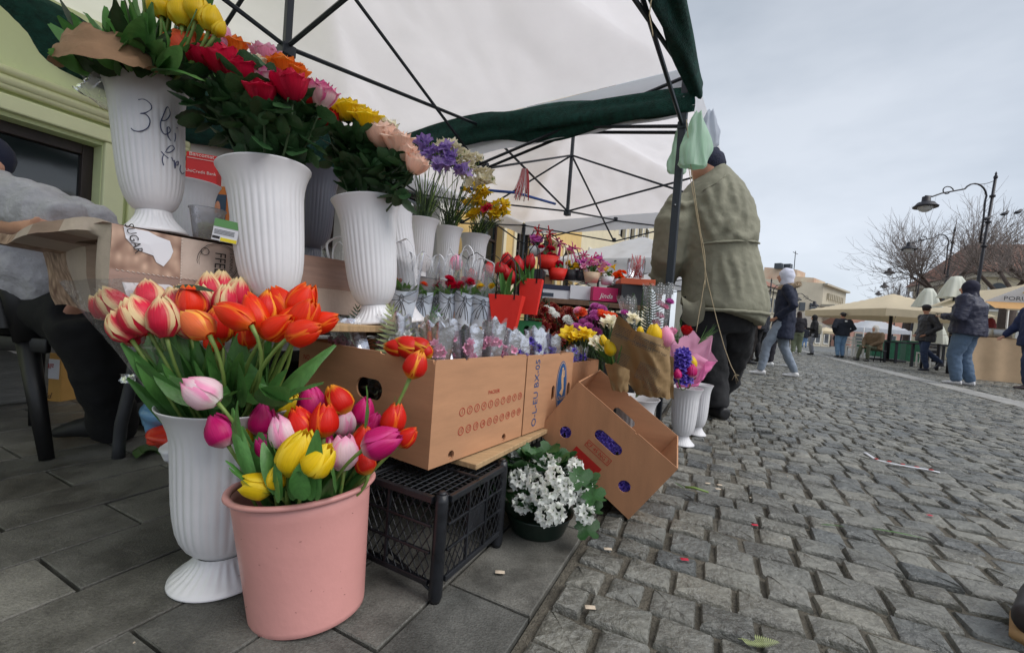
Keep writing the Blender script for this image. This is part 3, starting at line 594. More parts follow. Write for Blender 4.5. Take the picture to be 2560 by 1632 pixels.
b = MB(); b.box(g0+sX*.5+sY*.4+UP*(zc+.12), .35, .3, .22, (sX, sY, UP)); b.build('corn_pot', M('pot_steel', c(150, 150, 150), .3, metal=.9), t, bevel=.03)
# ================================================================== STREET LAMPS
lamp_glass = M('lamp_glass', c(220, 222, 226), .3, .03, trans=.4)
def lamp(name, px, py, d, label, lean=.07, fl=1, far=False, h=None, sc=1.0):
    """lamp head at a point; the post stands to the right of it"""
    H = P(px, py, d); X = ex_*fl; rch = 1.65*sc; base = V((H.x, H.y, 0))+X*rch; top = base+X*lean*(H.z+.9)+UP*(H.z+1.05*sc); t = thing('street_lamp', label, 'street lamp', base, 'scroll arm street lamps along the square')
    pt = lambda z: base+(top-base)*(z/top.z)
    n = 10 if not far else 6; b = MB()
    b.tube([base, pt(.9), pt(.95), pt(H.z*.5), pt(H.z*.52), top], [.11, .1, .065, .06, .045, .035], n); b.build('post', dk, t)
    b = MB()
    for z in (H.z*.78, H.z*.93, H.z+.45): b.lathe(pt(z), [(.02, -.05), (.07, -.03), (.07, .03), (.02, .05)], n)
    b.lathe(top, [(.05, -.05), (.05, 0), (.02, .06), (.03, .09), (.002, .16)], n); b.build('collar', dk, t)
    a = pt(H.z*.8)-X*.14; pth = [a, pt(H.z*.95)-X*.16, pt(H.z+.3*sc)-X*.2]; c0 = pt(H.z+.35*sc)-X*.55*sc
    for k in range(9): an = radians(10+k*17); pth.append(c0+X*(cos(an)*.38*sc)+UP*(sin(an)*.42*sc+.02))
    pth += [H+UP*.42*sc+X*.45*sc, H+UP*.3*sc+X*.18*sc, H+UP*.3*sc-X*.04]
    b = MB(); b.tube(pth, .024, 6)
    sp = [c0-X*.12*sc+UP*(.28*sc)]; 
    sc0 = H+X*.62*sc+UP*.5*sc
    sp = [sc0+X*(cos(q_*.55)*(.2-.012*q_))*sc+UP*(sin(q_*.55)*(.17-.01*q_))*sc for q_ in range(12)]
    b.tube(sp, .016, 5); b.tube([pt(H.z*.8), a], .015, 5); b.tube([pt(H.z*.93), pt(H.z*.93)-X*.16], .015, 5); b.tube(bez(top-UP*.1, c0+UP*.4*sc+X*.3*sc, c0+UP*.44*sc), .01, 5); b.build('scroll_arm', dk, t)
    b = MB(); b.lathe(H, [(.03, .3*sc), (.1*sc, .28*sc), (.11*sc, .12*sc), (.2*sc, .1*sc), (.26*sc, 0.02), (.31*sc, -.02), (.3*sc, -.05), (.2*sc, -.03)], 14); b.build('lamp_shade', dk, t)
    b = MB(); b.ell(H-UP*.03, .19*sc, .19*sc, .16*sc, 12); b.build('globe', lamp_glass, t)
    return t
lamp('l', 2314, 515, 13, 'tall street lamp with a scroll arm, nearest and largest, against the grey sky', sc=1)
lamp('l', 2272, 622, 20, 'street lamp head seen through the bare branches, second in the row', far=True); lamp('l', 2223, 682, 27, 'street lamp head at the left edge of the bare tree, third in the row', far=True)
lamp('l', 2211, 716, 34, 'street lamp head just above the umbrella, fourth in the row', far=True); lamp('l', 2196, 735, 42, 'smallest street lamp touching the left slope of the umbrella', far=True)
lamp('l', 2036, 764, 30, 'street lamp in front of the stepped building, arm pointing right', fl=-1, far=True, lean=-.01); lamp('l', 1990, 748, 26, 'street lamp between the white hooded woman and the stepped building', fl=-1, far=True, lean=-.01)
# ================================================================== TREES
bark = M('bark', c(74, 62, 56), .9, .3, 12, .6, 30); twig_m = M('twigs', c(126, 116, 112), .9, .2, 12)
def tree(px, d, label, h, knots, seed, spread=2.6, trunk=.22, ntw=26, py=880, lean=V((0, 0, 0))):
    random.seed(seed); p = P(px, py, d); p.z = 0; t = thing('bare_tree', label, 'tree', p, 'pollarded bare trees on the square'); b = MB(); tw = MB()
    fork = p+UP*(h*.42)+lean*.4; b.tube([p-UP*.1, p+UP*.3, p+UP*(h*.25)+lean*.2, fork], [trunk*1.4, trunk*1.05, trunk*.9, trunk*.95], 10)
    for i in range(knots):
        a = 2*pi*i/knots+rr(-.4, .4); e = fork+V((cos(a), sin(a), 0))*(h*rr(.12, .22))+UP*(h*rr(.12, .26))+lean*.6; md = (fork+e)/2+rv(.12)-UP*.05
        b.tube([fork-UP*.1, md, e], [trunk*.42, trunk*.3, trunk*.24], 7); b.ell(e, trunk*.34, n=8)
        for k in range(ntw):
            dr = (V((cos(a), sin(a), 0))*rr(.0, .9)+rv(.75)+UP*rr(.3, 1.1)).normalized(); ln = spread*rr(.5, 1.1); pts = [e]; r0 = rr(.01, .02)
            for j in range(5): dr = (dr+rv(.16)+UP*.05).normalized(); pts.append(pts[-1]+dr*ln/5)
            tw.tube(pts, [r0*(1-.17*j) for j in range(6)], 3, cap=False)
            for j in range(1, 6):
                for _ in range(2):
                    d2 = (dr+rv(.8)+UP*.2).normalized(); q_ = pts[j]; L2 = ln*rr(.2, .45); s2 = [q_, q_+d2*L2*.5+rv(.03), q_+(d2+UP*.15)*L2]; tw.tube(s2, [.008, .006, .003], 3, cap=False)
                    d3 = (d2+rv(.7)).normalized(); tw.tube([s2[1], s2[1]+d3*L2*.5], [.005, .0025], 3, cap=False)
    o = b.build('trunk', bark, t); tw.build('crown', twig_m, t, smooth=False)
tree(2336, 21, 'bare pollarded tree with a wide fan of twigs behind the largest lamp', 7.3, 7, 11, 2.6, .24, 28)
tree(2262, 28, 'smaller bare tree lower behind the umbrella', 5.2, 6, 12, 1.7, .2, 16); tree(2500, 13, 'thick trunked bare tree behind the food stall at the right edge', 5.0, 5, 13, 1.25, .2, 14, lean=V((.3, 0, 0)))
tree(2610, 14, 'bare tree reaching in from the right edge of the picture', 6.0, 5, 14, 1.3, .22, 14)
# ================================================================== BUILDINGS ON THE RIGHT
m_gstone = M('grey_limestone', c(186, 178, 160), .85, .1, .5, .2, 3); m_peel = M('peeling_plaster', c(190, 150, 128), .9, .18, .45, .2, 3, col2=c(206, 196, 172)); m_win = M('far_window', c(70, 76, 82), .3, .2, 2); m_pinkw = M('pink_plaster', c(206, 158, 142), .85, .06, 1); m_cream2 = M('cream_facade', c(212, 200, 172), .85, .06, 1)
def house(name, label, p, X, wd, dp, h, mt, cols, rows, z0=1.0, wh=1.4, ww=.8, roof=None, rh=2.5, arch=False, cat='building'):
    """front face from p along X, depth along Y away from us"""
    X = X.normalized(); Y = V((-X.y, X.x, 0)); t = thing(name, label, cat, p); b = MB(); b.box(p+X*wd/2+Y*dp/2+UP*h/2, wd, dp, h, (X, Y, UP)); b.build('wall', mt, t, smooth=False)
    b = MB(); b.box(p+X*wd/2+Y*dp/2+UP*(h+.15), wd+.5, dp+.5, .3, (X, Y, UP)); b.build('cornice', m_gstone, t, smooth=False)
    if roof:
        b = MB(); a = [p-X*.4-Y*.4, p+X*(wd+.4)-Y*.4, p+X*(wd+.4)+Y*(dp+.4), p-X*.4+Y*(dp+.4)]; a = [q_+UP*(h+.3) for q_ in a]; r1 = (a[0]+a[3])/2+X*rh*.6+UP*rh; r2 = (a[1]+a[2])/2-X*rh*.6+UP*rh
        b.add(a+[r1, r2], [(0, 1, 5, 4), (1, 2, 5), (2, 3, 4, 5), (3, 0, 4)]); ro = b.build('roof', roof, t, smooth=False)
        b = MB(); b.box(r1*.5+r2*.5+X*1-UP*.1, .7, .7, 1.4, (X, Y, UP)); b.build('chimney', m_peel, ro, smooth=False)
    fh = (h-z0)/rows
    for r in range(rows):
        for i in range(cols):
            cx = p+X*(wd*(i+.5)/cols)+UP*(z0+fh*r+wh/2+.2)-Y*.0
            b = MB(); b.box(cx-Y*.02, ww+.25, .12, wh+.25, (X, Y, UP)); f = b.build('window_frame', m_gstone if not arch else m_white_w, t, smooth=False)
            b = MB(); b.box(cx-Y*.06, ww, .08, wh, (X, Y, UP))
            if arch: b.lathe(cx-Y*.06+UP*wh/2, [(ww/2, -.04), (ww/2, .04), (.001, .04)], 14, axes=(X, UP, -Y))
            b.build('pane', m_win, f, smooth=False)
    return t
# stepped building with a colonnade
D = 62.0; kc = P(2054, 770, D); kc.z = 0; rX = (P(2112, 770, D*1.13)-P(2054, 770, D)); rX.z = 0; lX = (P(1984, 770, D*1.0)-P(2054, 770, D)); lX.z = 0
zt = P(2056, 708, D).z; Lr = rX.length; Ll = lX.length+5; rX.normalize(); lX.normalize()
t = thing('theatre_building', 'tall pale stepped building with a colonnade at the end of the square', 'building', kc)
def prism(b, pts, z0, z1): n = len(pts); b.add([V((p_.x, p_.y, z0)) for p_ in pts]+[V((p_.x, p_.y, z1)) for p_ in pts], [tuple(range(n))[::-1], tuple(range(n, 2*n))]+[(i, (i+1) % n, (i+1) % n+n, i+n) for i in range(n)])
Q = [kc, kc+rX*Lr, kc+rX*Lr+lX*Ll, kc+lX*Ll]
b = MB(); prism(b, Q, 0, zt); b.build('wall', m_gstone, t, smooth=False)
b = MB(); s_ = .6; prism(b, [kc+lX*1.5, kc+rX*Lr*.45+lX*1.5, kc+rX*Lr*.45+lX*Ll, kc+lX*Ll], zt, zt+.7); b.build('upper_storey', m_peel, t, smooth=False)
b = MB(); prism(b, [kc+lX*Ll*.45, kc+rX*Lr*.3+lX*Ll*.45, kc+rX*Lr*.3+lX*Ll*.98, kc+lX*Ll*.98], zt+.7, zt+1.7); b.build('attic', m_peel, t, smooth=False)
for i in (.6, .75): b = MB(); b.box(kc+lX*Ll*i+UP*(zt+2.0), .9, .9, .8, (rX, V((-rX.y, rX.x, 0)), UP)); b.build('chimney', m_win, t, smooth=False)
b = MB(); b.tube([kc+lX*Ll*.5+UP*(zt+1.7), kc+lX*Ll*.5+UP*(zt+4.4)], .06, 4); b.tube([kc+lX*Ll*.5+UP*(zt+4.1)-rX, kc+lX*Ll*.5+UP*(zt+4.1)+rX], .05, 4); b.build('aerial', dk, t)
nR = V((rX.y, -rX.x, 0)); nR = nR if nR.dot(kc) < 0 else -nR
def rbox(a0, a1, z0, z1, o, nm, mt): b = MB(); b.box(kc+rX*((a0+a1)/2*Lr)+nR*o/2+UP*((z0+z1)/2), (a1-a0)*Lr, o, z1-z0, (rX, -nR, UP)); return b.build(nm, mt, t, smooth=False)
rbox(-.01, 1.02, zt-.25, zt, .5, 'cornice', m_gstone); rbox(-.02, 1.1, zt*.62, zt*.66, 1.6, 'cornice', m_gstone); rbox(0.02, 1.05, zt*.55, zt*.62, 1.3, 'entablature', m_gstone); rbox(.12, 1.0, .3, zt*.55, .15, 'painted_recess_shade', m_win)  # flat slab in dark window colour: shade behind the columns is painted
for i in range(6): rbox(.1+i*.165, .155+i*.165, 0, zt*.55, 1.2, 'column', m_gstone)
for i in range(9): rbox(.16+i*.075, .185+i*.075, zt*.76, zt*.86, .35, 'frieze_fin', m_gstone)
nL = V((lX.y, -lX.x, 0)); nL = nL if nL.dot(kc) < 0 else -nL
for i in range(5):
    for k in range(2): b = MB(); b.box(kc+lX*((.15+i*.17)*Ll)+nL*.05+UP*(zt*(.3+.3*k)), .8, .15, 1.2, (lX, nL, UP)); b.build('window', m_win, t, smooth=False)
p = P(1985, 850, 44); p.z = 0; house('low_house', 'low grey roofed house with arched dormers left of the stepped building', p, V((.95, .5, 0)), 7.0, 8, 1.6, m_gstone, 4, 1, .2, .8, .8, m_greyroof, 2.6, True)
p = P(1895, 850, 36); p.z = 0; house('old_house', 'house with a red tiled roof just right of the khaki coat', p, V((.8, .6, 0)), 4.2, 8, 4.6, m_gstone, 4, 2, .6, 1.2, .7, m_redroof, 2.2)
p = P(2442, 850, 24); p.z = 0; house('corner_house', 'cream building with tall arched windows behind the bare trees at the right edge', p, V((.9, -.42, 0)), 9, 9, 4.9, m_cream2, 7, 2, .9, 1.2, .6, m_redroof, 2.4, True)
p = P(2125, 850, 55); p.z = 0; house('pink_house', 'low pinkish house far behind the umbrella', p, V((1, -.1, 0)), 16, 6, 2.7, m_pinkw, 8, 1, .5, 1.2, .8, m_redroof, 1.8)
# ================================================================== PEOPLE
def cloth(name, col, **k): return M(name, col, k.get('rough', .85), k.get('var', .15), k.get('scale', 9), k.get('bump', .6), k.get('bscale', 14))
def limb(b, pts, r, n=10):
    b.tube(pts, r, n)
    for p_, q_ in zip((pts[0], pts[-1]), (r[0], r[-1])): 
        q_ = q_ if not isinstance(q_, tuple) else min(q_); b.ell(p_, q_, n=n)
def person(label, loc, H, face, look=None, legs=((0, .02), (0, -.02)), arms='down', top=c(30, 30, 36), low=c(40, 40, 46), shoe=c(30, 30, 32), hair=c(40, 32, 28), hat=None, hood=None, coat=.78, bulk=1.0, vox=.022, knees=(.5, .5), long_hair=False, sitz=None, group=None, leg_w=1.0, quilt=False, extra=None, seed=0):
    """face: heading in degrees clockwise from +Y.  legs: forward swing of each foot in metres (x H/1.75), lift"""
    k = H/1.75; loc = V(loc); f = dirv(face); r = V((f.y, -f.x, 0)); t = thing('person', label, 'person', loc, group)
    def L(x, y, z): return loc+r*(x*k)+f*(y*k)+UP*(z*k)
    hz_ = .92 if sitz is None else sitz; dz = hz_-.92
    hips = [L(-.1, 0, hz_), L(.1, 0, hz_)]; ank = []; kn = []
    for i, sx_ in enumerate((-1, 1)):
        fw, lift = legs[i]
        if sitz is None:
            a = L(sx_*.11, fw, .09+max(0, lift)); m_ = (hips[i]+a)/2+f*(.05+max(0, lift)*.6+(.03 if fw > 0 else .02))*k; kn.append(m_); ank.append(a)
        else: kn.append(L(sx_*.13, .42, sitz+.04)); ank.append(L(sx_*.13, .42+fw, .09))
    sh = [L(-.19*bulk, 0, 1.43+dz), L(.19*bulk, 0, 1.43+dz)]; nk = L(0, .0, 1.5+dz); hd = L(0, .03, 1.635+dz)
    el, wr = [], []
    for i, sx_ in enumerate((-1, 1)):
        mode = arms if isinstance(arms, str) else arms[i]
        E, Wr = {'down': ((.25, -.03, 1.14), (.26, .06, .9)), 'pocket': ((.31, -.1, 1.15), (.2, .08, .98)), 'front': ((.26, .02, 1.14), (.1, .26, 1.15)), 'swing': ((.25, .08, 1.15), (.24, .24, .97)), 'back': ((.25, -.12, 1.14), (.24, -.14, .9)), 'hold': ((.25, .02, 1.13), (.2, .27, 1.08)), 'lap': ((.25, .1, 1.16), (.1, .34, 1.0))}[mode]
        el.append(L(sx_*E[0]*bulk, E[1], E[2]+dz)); wr.append(L(sx_*Wr[0]*bulk, Wr[1], Wr[2]+dz))
    hf = dirv(look if look is not None else face); hr = V((hf.y, -hf.x, 0)); ax = (hr, hf, UP)
    b = MB(); R = k
    b.ell(hd, .075*R, .095*R, .115*R, 14, ax); b.ell(hd-UP*.05*R+hf*.03*R, .055*R, .065*R, .065*R, 12, ax); b.ell(hd+hf*.1*R-UP*.015*R, .014*R, .024*R, .026*R, 8, ax)
    for s_ in (-1, 1): b.ell(hd+hr*s_*.077*R-UP*.005, .012*R, .022*R, .034*R, 8, ax)
    b.tube([nk-UP*.08*R, hd-UP*.07*R], [.06*R, .052*R], 10); b.tube([L(0, 0, hz_), L(0, 0, 1.2+dz), L(0, 0, 1.42+dz)], [(.15*R, .1*R), (.13*R, .09*R), (.16*R, .09*R)], 12, flat=r)
    for i in (0, 1):
        limb(b, [sh[i], el[i], wr[i]], [.05*R, .042*R, .03*R]); dw = (wr[i]-el[i]).normalized(); hn = wr[i]+dw*.05*R; sd_ = r*(1 if i == 0 else -1)
        b.ell(hn, .036*R, .022*R, .05*R, 10, (f, r, dw))
        for q_ in range(4): s0 = hn+dw*.035*R+f*((q_-1.5)*.018*R); b.tube([s0, s0+dw*.04*R+sd_*.006*R, s0+dw*(.07-.006*abs(q_-1.4))*R+sd_*.022*R], [.0095*R, .009*R, .007*R], 6)
        b.tube([hn+f*.03*R, hn+f*.055*R+dw*.02*R, hn+f*.058*R+dw*.05*R], [.011*R, .01*R, .008*R], 6)
        limb(b, [hips[i], kn[i], ank[i]], [.07*R, .05*R, .038*R])
    b.build('body', skin, t, remesh=max(.011, vox*.6))
    b = MB(); lw = leg_w*R; b.tube([L(0, -.01, hz_-.1), L(0, -.01, hz_+.12)], [(.17*R*bulk**.5, .13*R*bulk**.5), (.165*R*bulk**.5, .12*R)], 12, flat=r)
    for i in (0, 1): limb(b, [hips[i], (hips[i]+kn[i])/2, kn[i], (kn[i]+ank[i])/2, ank[i]+UP*.02], [.1*lw, .094*lw, .077*lw, .07*lw, .06*lw])
    b.build('trousers', cloth('trouser_cloth', low), t, remesh=vox, disp=(.03*k, .07))
    b = MB(); z0 = coat if sitz is None else hz_-.05
    b.tube([L(0, 0, z0), L(0, -.01, max(z0+.02, hz_+.02)), L(0, -.01, 1.15+dz), L(0, -.015, 1.33+dz), L(0, -.01, 1.44+dz), L(0, 0, 1.52+dz)], [(.225*R*bulk, .17*R*bulk), (.21*R*bulk, .165*R*bulk), (.205*R*bulk, .15*R*bulk), (.225*R*bulk, .15*R*bulk), (.17*R*bulk, .12*R), (.085*R, .08*R)], 16, flat=r)
    for i in (0, 1): limb(b, [sh[i]-UP*.01*R, el[i], wr[i]-(wr[i]-el[i]).normalized()*.01], [.088*R*bulk, .075*R*bulk, .056*R])
    if hood: b.tube([nk-f*.02, nk-f*.09*R+UP*.03*R], [.1*R, .08*R], 10)
    b.build('jacket', M('quilted', top, .55, .15, 9, 1, 9, aniso=(1, 1, 9)) if quilt else cloth('jacket_cloth', top), t, remesh=vox, disp=(.035*k, .08))
    b = MB()
    if long_hair:
        b.ell(hd-hf*.02*R+UP*.015*R, .092*R, .1*R, .12*R, 12, ax); b.tube([hd-hf*.04*R, hd-hf*.08*R-UP*.15*R, hd-hf*.09*R-UP*.3*R], [(.09*R, .06*R), (.1*R, .05*R), (.06*R, .03*R)], 10, flat=hr); b.build('hair', cloth('hair', hair), t, remesh=.015)
    elif not hood: b.ell(hd-hf*.018*R+UP*.028*R, .083*R, .093*R, .1*R, 12, ax); b.build('hair', cloth('hair', hair), t)
    if hood:
        b = MB(); b.ell(hd-hf*.025*R+UP*.02*R, .105*R, .118*R, .135*R, 14, ax); b.tube([nk-UP*.02*R-hf*.02*R, hd-UP*.05*R-hf*.02*R], [.1*R, .1*R], 12); b.build('hood', cloth('hood_cloth', hood), t, remesh=.02, disp=(.02, .06))
    if hat:
        b = MB(); b.ell(hd-hf*.005*R+UP*.065*R, .095*R, .108*R, .075*R, 14, ax); b.grid(lambda u, v: hd+hf*(.08*R+.085*R*v*sin(pi*(.15+.7*u)))+hr*((u-.5)*.15*R)+UP*(.055*R-.02*v*R), 8, 3); b.build('cap', cloth('cap_cloth', hat), t)
    for i in (0, 1):
        a = ank[i]; lf = legs[i][1] if sitz is None else 0; df = (f+UP*(-.9 if lf > .08 else 0)).normalized(); b = MB()
        b.tube([a-df*.07*R-UP*.045*R, a-UP*.045*R, a+df*.08*R-UP*.055*R, a+df*.17*R-UP*.062*R], [(.036*R, .035*R), (.042*R, .044*R), (.046*R, .03*R), (.034*R, .018*R)], 10, flat=r); b.ell(a-UP*.01, .045*R, .05*R, .045*R, 10)
        b.build('shoe', M('shoe', shoe, .5, .1, 20), t, remesh=.009)
    return t, L, f, r
def pat(px, feet, head, Ht):           # distance from the height a person takes up
    d = Ht*FPX/(feet-head); g = G(px, feet); d2 = g.y if g.z < .1 else d; q_ = d*.75+min(d2, d*1.4)*.25; p_ = P(px, feet, q_); p_.z = 0; return p_
navy = c(32, 38, 58); black = c(28, 28, 33)
w, L_, f_, r_ = person('woman in a navy parka with fur trim, white hood and grey joggers striding left', pat(1946, 942, 677, 1.66), 1.66, -62, legs=((.26, 0), (-.22, 0)), arms=('pocket', 'down'), top=navy, low=c(132, 142, 156), shoe=c(222, 220, 220), hood=c(214, 216, 232), coat=.62, vox=.016, bulk=.98)
b = MB(); k = 1.66/1.75
for i in range(900):
    a = rr(0, 2*pi); q_ = L_(cos(a)*.15+rr(-.02, .02), -.04+sin(a)*.13, 1.47+.04*(-sin(a)))+UP*rr(-.02, .03); dd = rv(1).normalized()*.045; b.tube([q_, q_+dd], [.004, .0015], 3, cap=False)
for i in range(24): a = 2*pi*i/24; b.ell(L_(cos(a)*.14, -.04+sin(a)*.12, 1.47-.04*sin(a)), .035, n=8)
b.build('fur_trim', M('fur', c(182, 160, 134), .9, .3, 60), w)
person('man in brown trousers and blue jacket holding a cup, half behind the khaki coat', pat(1866, 908, 706, 1.72), 1.72, 100, arms=('hold', 'down'), top=c(36, 58, 110), low=c(52, 46, 44), shoe=c(26, 26, 30), coat=.86)
person('person in a dark padded jacket standing between khaki coat and parka', pat(1886, 900, 712, 1.7), 1.7, -20, arms='front', top=c(40, 42, 50), low=black, shoe=black)
person('person in black trousers and white trainers, left of the woman in the parka', pat(1902, 886, 760, 1.65), 1.65, -30, top=c(30, 34, 46), low=black, shoe=c(220, 220, 220))
person('person mostly hidden behind the parka, in white trainers', pat(1952, 914, 705, 1.7), 1.7, -60, legs=((.2, 0), (-.15, 0)), top=c(36, 36, 44), low=c(40, 38, 46), shoe=c(222, 222, 222))
person('long haired woman in a black top and green wide trousers', pat(1990, 885, 777, 1.68), 1.68, 20, top=c(36, 34, 42), low=c(112, 120, 98), shoe=c(200, 200, 196), long_hair=True, hair=c(50, 36, 34), arms=('front', 'front'), leg_w=1.25, coat=.95)
w, L_, f_, r_ = person('person in a black jacket with a pale backpack and grey trousers', pat(2029, 887, 788, 1.62), 1.62, -60, top=black, low=c(140, 142, 150), hood=c(30, 30, 34), arms=('front', 'front'), leg_w=1.15)
b = MB(); b.box(L_(.04, -.2, 1.15), .28, .15, .4, (r_, f_, UP)); b.build('backpack', cloth('pale_bag', c(190, 184, 164)), w, bevel=.05)
w, L_, f_, r_ = person('man seen from behind in a navy jacket, cap and light blue jeans', pat(2100, 890, 774, 1.78), 1.78, 6, top=c(34, 38, 50), low=c(118, 150, 182), hat=c(60, 58, 58), arms=('pocket', 'pocket'), bulk=1.18, coat=.86, leg_w=1.15, legs=((-.03, 0), (.05, 0)))
b = MB(); b.box(L_(-.02, -.2, 1.42), .09, .006, .06, (r_, f_, UP)); b.build('jacket_badge', m_txt_w, w, smooth=False)
person('far person in light blue jeans behind the backpack wearer', pat(2010, 866, 808, 1.65), 1.65, 40, top=c(50, 52, 62), low=c(130, 160, 200), vox=.035)
person('far dark figure walking, right of the backpack', pat(2057, 862, 823, 1.6), 1.6, 70, legs=((.25, 0), (-.2, 0)), top=black, low=black, vox=.035)
person('far figure in a grey brown coat left of the man in light jeans', pat(2073, 865, 828, 1.6), 1.6, 0, top=c(92, 82, 76), low=black, vox=.035)
for i, (x, f1, h1, cc, lb) in enumerate(((1876, 868, 812, c(50, 54, 70), 'far pedestrian in slate blue seen beside the khaki coat hem'), (1966, 864, 815, c(70, 60, 58), 'far pedestrian in brown between the parka and green trousers'), (2046, 860, 822, c(40, 40, 60), 'tiny pedestrian in dark blue beside the walking dark figure'), (2088, 862, 826, c(44, 40, 44), 'tiny pedestrian in black partly behind the light jeans'), (2160, 868, 826, c(150, 60, 50), 'far pedestrian in a red top near the white tent'))):
    person(lb, pat(x, f1, h1, 1.7), 1.7, i*70, top=cc, low=black, vox=.04)
person('seated person in a brown fur coat and pale hat among the green planters', P(2184, 885, 15)*1.0-UP*P(2184, 885, 15).z, 1.68, -100, top=c(108, 88, 66), low=c(84, 88, 70), hood=c(222, 216, 208), sitz=.5, arms=('lap', 'lap'), bulk=1.2, legs=((.0, 0), (.12, 0)))
t = P(2200, 885, 15.1); t.z = 0; bt = thing('stool', 'low stool under the seated person in the brown coat', 'stool', t); b = MB(); b.lathe(t, [(.001, .42), (.17, .42), (.18, .39), (.15, .38)], 16); b.build('seat', dk, bt)
for i in range(3): b = MB(); b.tube([t+V((cos(i*2.1)*.12, sin(i*2.1)*.12, .39)), t+V((cos(i*2.1)*.17, sin(i*2.1)*.17, 0))], .014, 6); b.build('leg', dk, bt)
person('man in a black quilted jacket and cap striding left in dark jeans', pat(2306, 918, 744, 1.78), 1.78, -72, look=60, legs=((-.02, 0), (-.42, .16)), arms=('pocket', 'pocket'), top=c(40, 40, 46), low=c(46, 60, 90), shoe=c(44, 46, 60), hat=c(44, 42, 48), quilt=True, vox=.016, bulk=1.12)
person('large man in a navy hooded puffer jacket, blue jeans and white trainers', pat(2405, 958, 695, 1.85), 1.85, -30, legs=((.05, 0), (-.06, 0)), arms=('front', 'front'), top=c(36, 38, 62), low=c(88, 108, 132), shoe=c(224, 222, 224), hair=c(34, 30, 34), hood=c(36, 36, 56), quilt=True, vox=.016, bulk=1.38, leg_w=1.3, coat=.86)
person('person in black mostly hidden behind the large man in the navy puffer', pat(2438, 926, 740, 1.75), 1.75, 60, legs=((.3, 0), (-.2, 0)), top=c(120, 40, 46), low=black, shoe=black)
person('person in dark blue cut off by the right edge of the picture', pat(2572, 968, 720, 1.75), 1.75, -70, legs=((.1, 0), (-.2, 0)), arms=('back', 'swing'), top=c(34, 44, 80), low=c(50, 58, 86), shoe=c(60, 44, 48), bulk=1.1)
# boot at the bottom right corner
p = G(2590, 1600); t = thing('boot', 'tan soled dark boot tip at the bottom right corner', 'boot', p); b = MB(); fb = dirv(-120)
b.tube([p+UP*.05+fb*.03, p+UP*.05-fb*.1, p+UP*.06-fb*.18], [(.035, .035), (.046, .045), (.042, .05)], 12, flat=V((-fb.y, fb.x, 0))); b.ell(p+UP*.05+fb*.03, .036); b.build('upper', M('boot_leather', c(44, 40, 42), .5, .2), t, remesh=.008)
b = MB(); b.tube([p+UP*.012+fb*.055, p+UP*.012-fb*.06, p+UP*.012-fb*.2], [(.03, .014), (.05, .014), (.042, .014)], 12, flat=V((-fb.y, fb.x, 0))); b.build('sole', M('tan_sole', c(170, 136, 96), .7, .1), t)
# ================================================================== FLOWER PARTS
random.seed(21)
def petals(b, spec, m=0, nu=6, nv=8):
    """spec: list of (phi, A half angle, rfun(t), zfun(t), tip power, outward)"""
    for phi, A, rf, zf, out, tw in spec:
        ph = rr(0, 9)
        def fn(u, v):
            a = A*(sin(pi*min(1, .12+v*.46))**.5)*max(0.02, 1-v**tw)**.5
            s_ = (u-.5)*2; an = phi+s_*a; r = rf(v)+out*(1-.6*s_*s_)*v*(1-v*.3)+.018*noise.noise(V((u*3+ph, v*3, phi)))
            z = zf(v)-.05*s_*s_*v*v+.014*noise.noise(V((u*4, v*4+ph, 3))); return (cos(an)*r, sin(an)*r, z)
        b.grid(fn, nu, nv, m)
def mk(name, b, mats, smooth=True):
    me = b.mesh(name, smooth=smooth)
    for x in (mats if isinstance(mats, list) else [mats]): me.materials.append(x)
    return me
def tulip_mesh(mt, opn, seed, wd=.36):
    random.seed(seed); b = MB()
    for ring in (0, 1):
        sp = []
        for i in range(3):
            o = opn*rr(.6, 1.3)
            rf = lambda t, o=o, ring=ring: wd*(1-.1*(1-ring))*((min(1, t*3.2+.18))**.55)*(1-(.84-o)*max(0, (t-.4)/.6)**1.9)
            h = rr(.92, 1.0); sp.append((2*pi*i/3+ring*pi/3+rr(-.1, .1)+seed, 1.18, rf, lambda t, h=h: t*h, .02+.03*ring, 3.6))
        petals(b, sp)
    return mk('tulip_bloom', b, mt)
def rose_mesh(mt, seed, opn=1.0):
    random.seed(seed); b = MB()
    for R, n_, h, curl, A in ((.1, 2, .78, 0, 1.4), (.17, 3, .8, .02, 1.2), (.25, 4, .8, .05, 1.0), (.34, 5, .76, .1, .85), (.42, 5, .68, .19, .85)):
        sp = []
        for i in range(n_):
            cu = curl*opn*rr(.7, 1.3); sp.append((2*pi*i/n_+R*20+rr(-.2, .2), A, lambda t, R=R, cu=cu: R*(.25+.75*min(1, sin(pi*min(.5, .08+t*.62))))+cu*t**4, lambda t, h=h, cu=cu: .05+h*(t-.16*cu*5*t**6), .02, 7))
        petals(b, sp, nu=6, nv=7)
    for i in range(5): a = i*1.257+.3; b.grid(lambda u, v: (cos(a+(u-.5)*(.5*(1-v)))*(.12+.26*v), sin(a+(u-.5)*(.5*(1-v)))*(.12+.26*v), .06+.06*sin(pi*v)-.14*v*v), 2, 4, 1)
    b.ell((0, 0, .05), .1, .1, .08, 8, m=1); return mk('rose_bloom', b, [mt, leaf_r])
def funnel_mesh(mt, seed, flare=.42):
    random.seed(seed); b = MB()
    sp = [(i*pi/3, .9, lambda t: .06+.1*t+flare*t**2.6, lambda t: t*(1-.2*t*t), .0, 5) for i in range(6)]; petals(b, sp, nu=4, nv=5); return mk('small_bloom', b, mt)
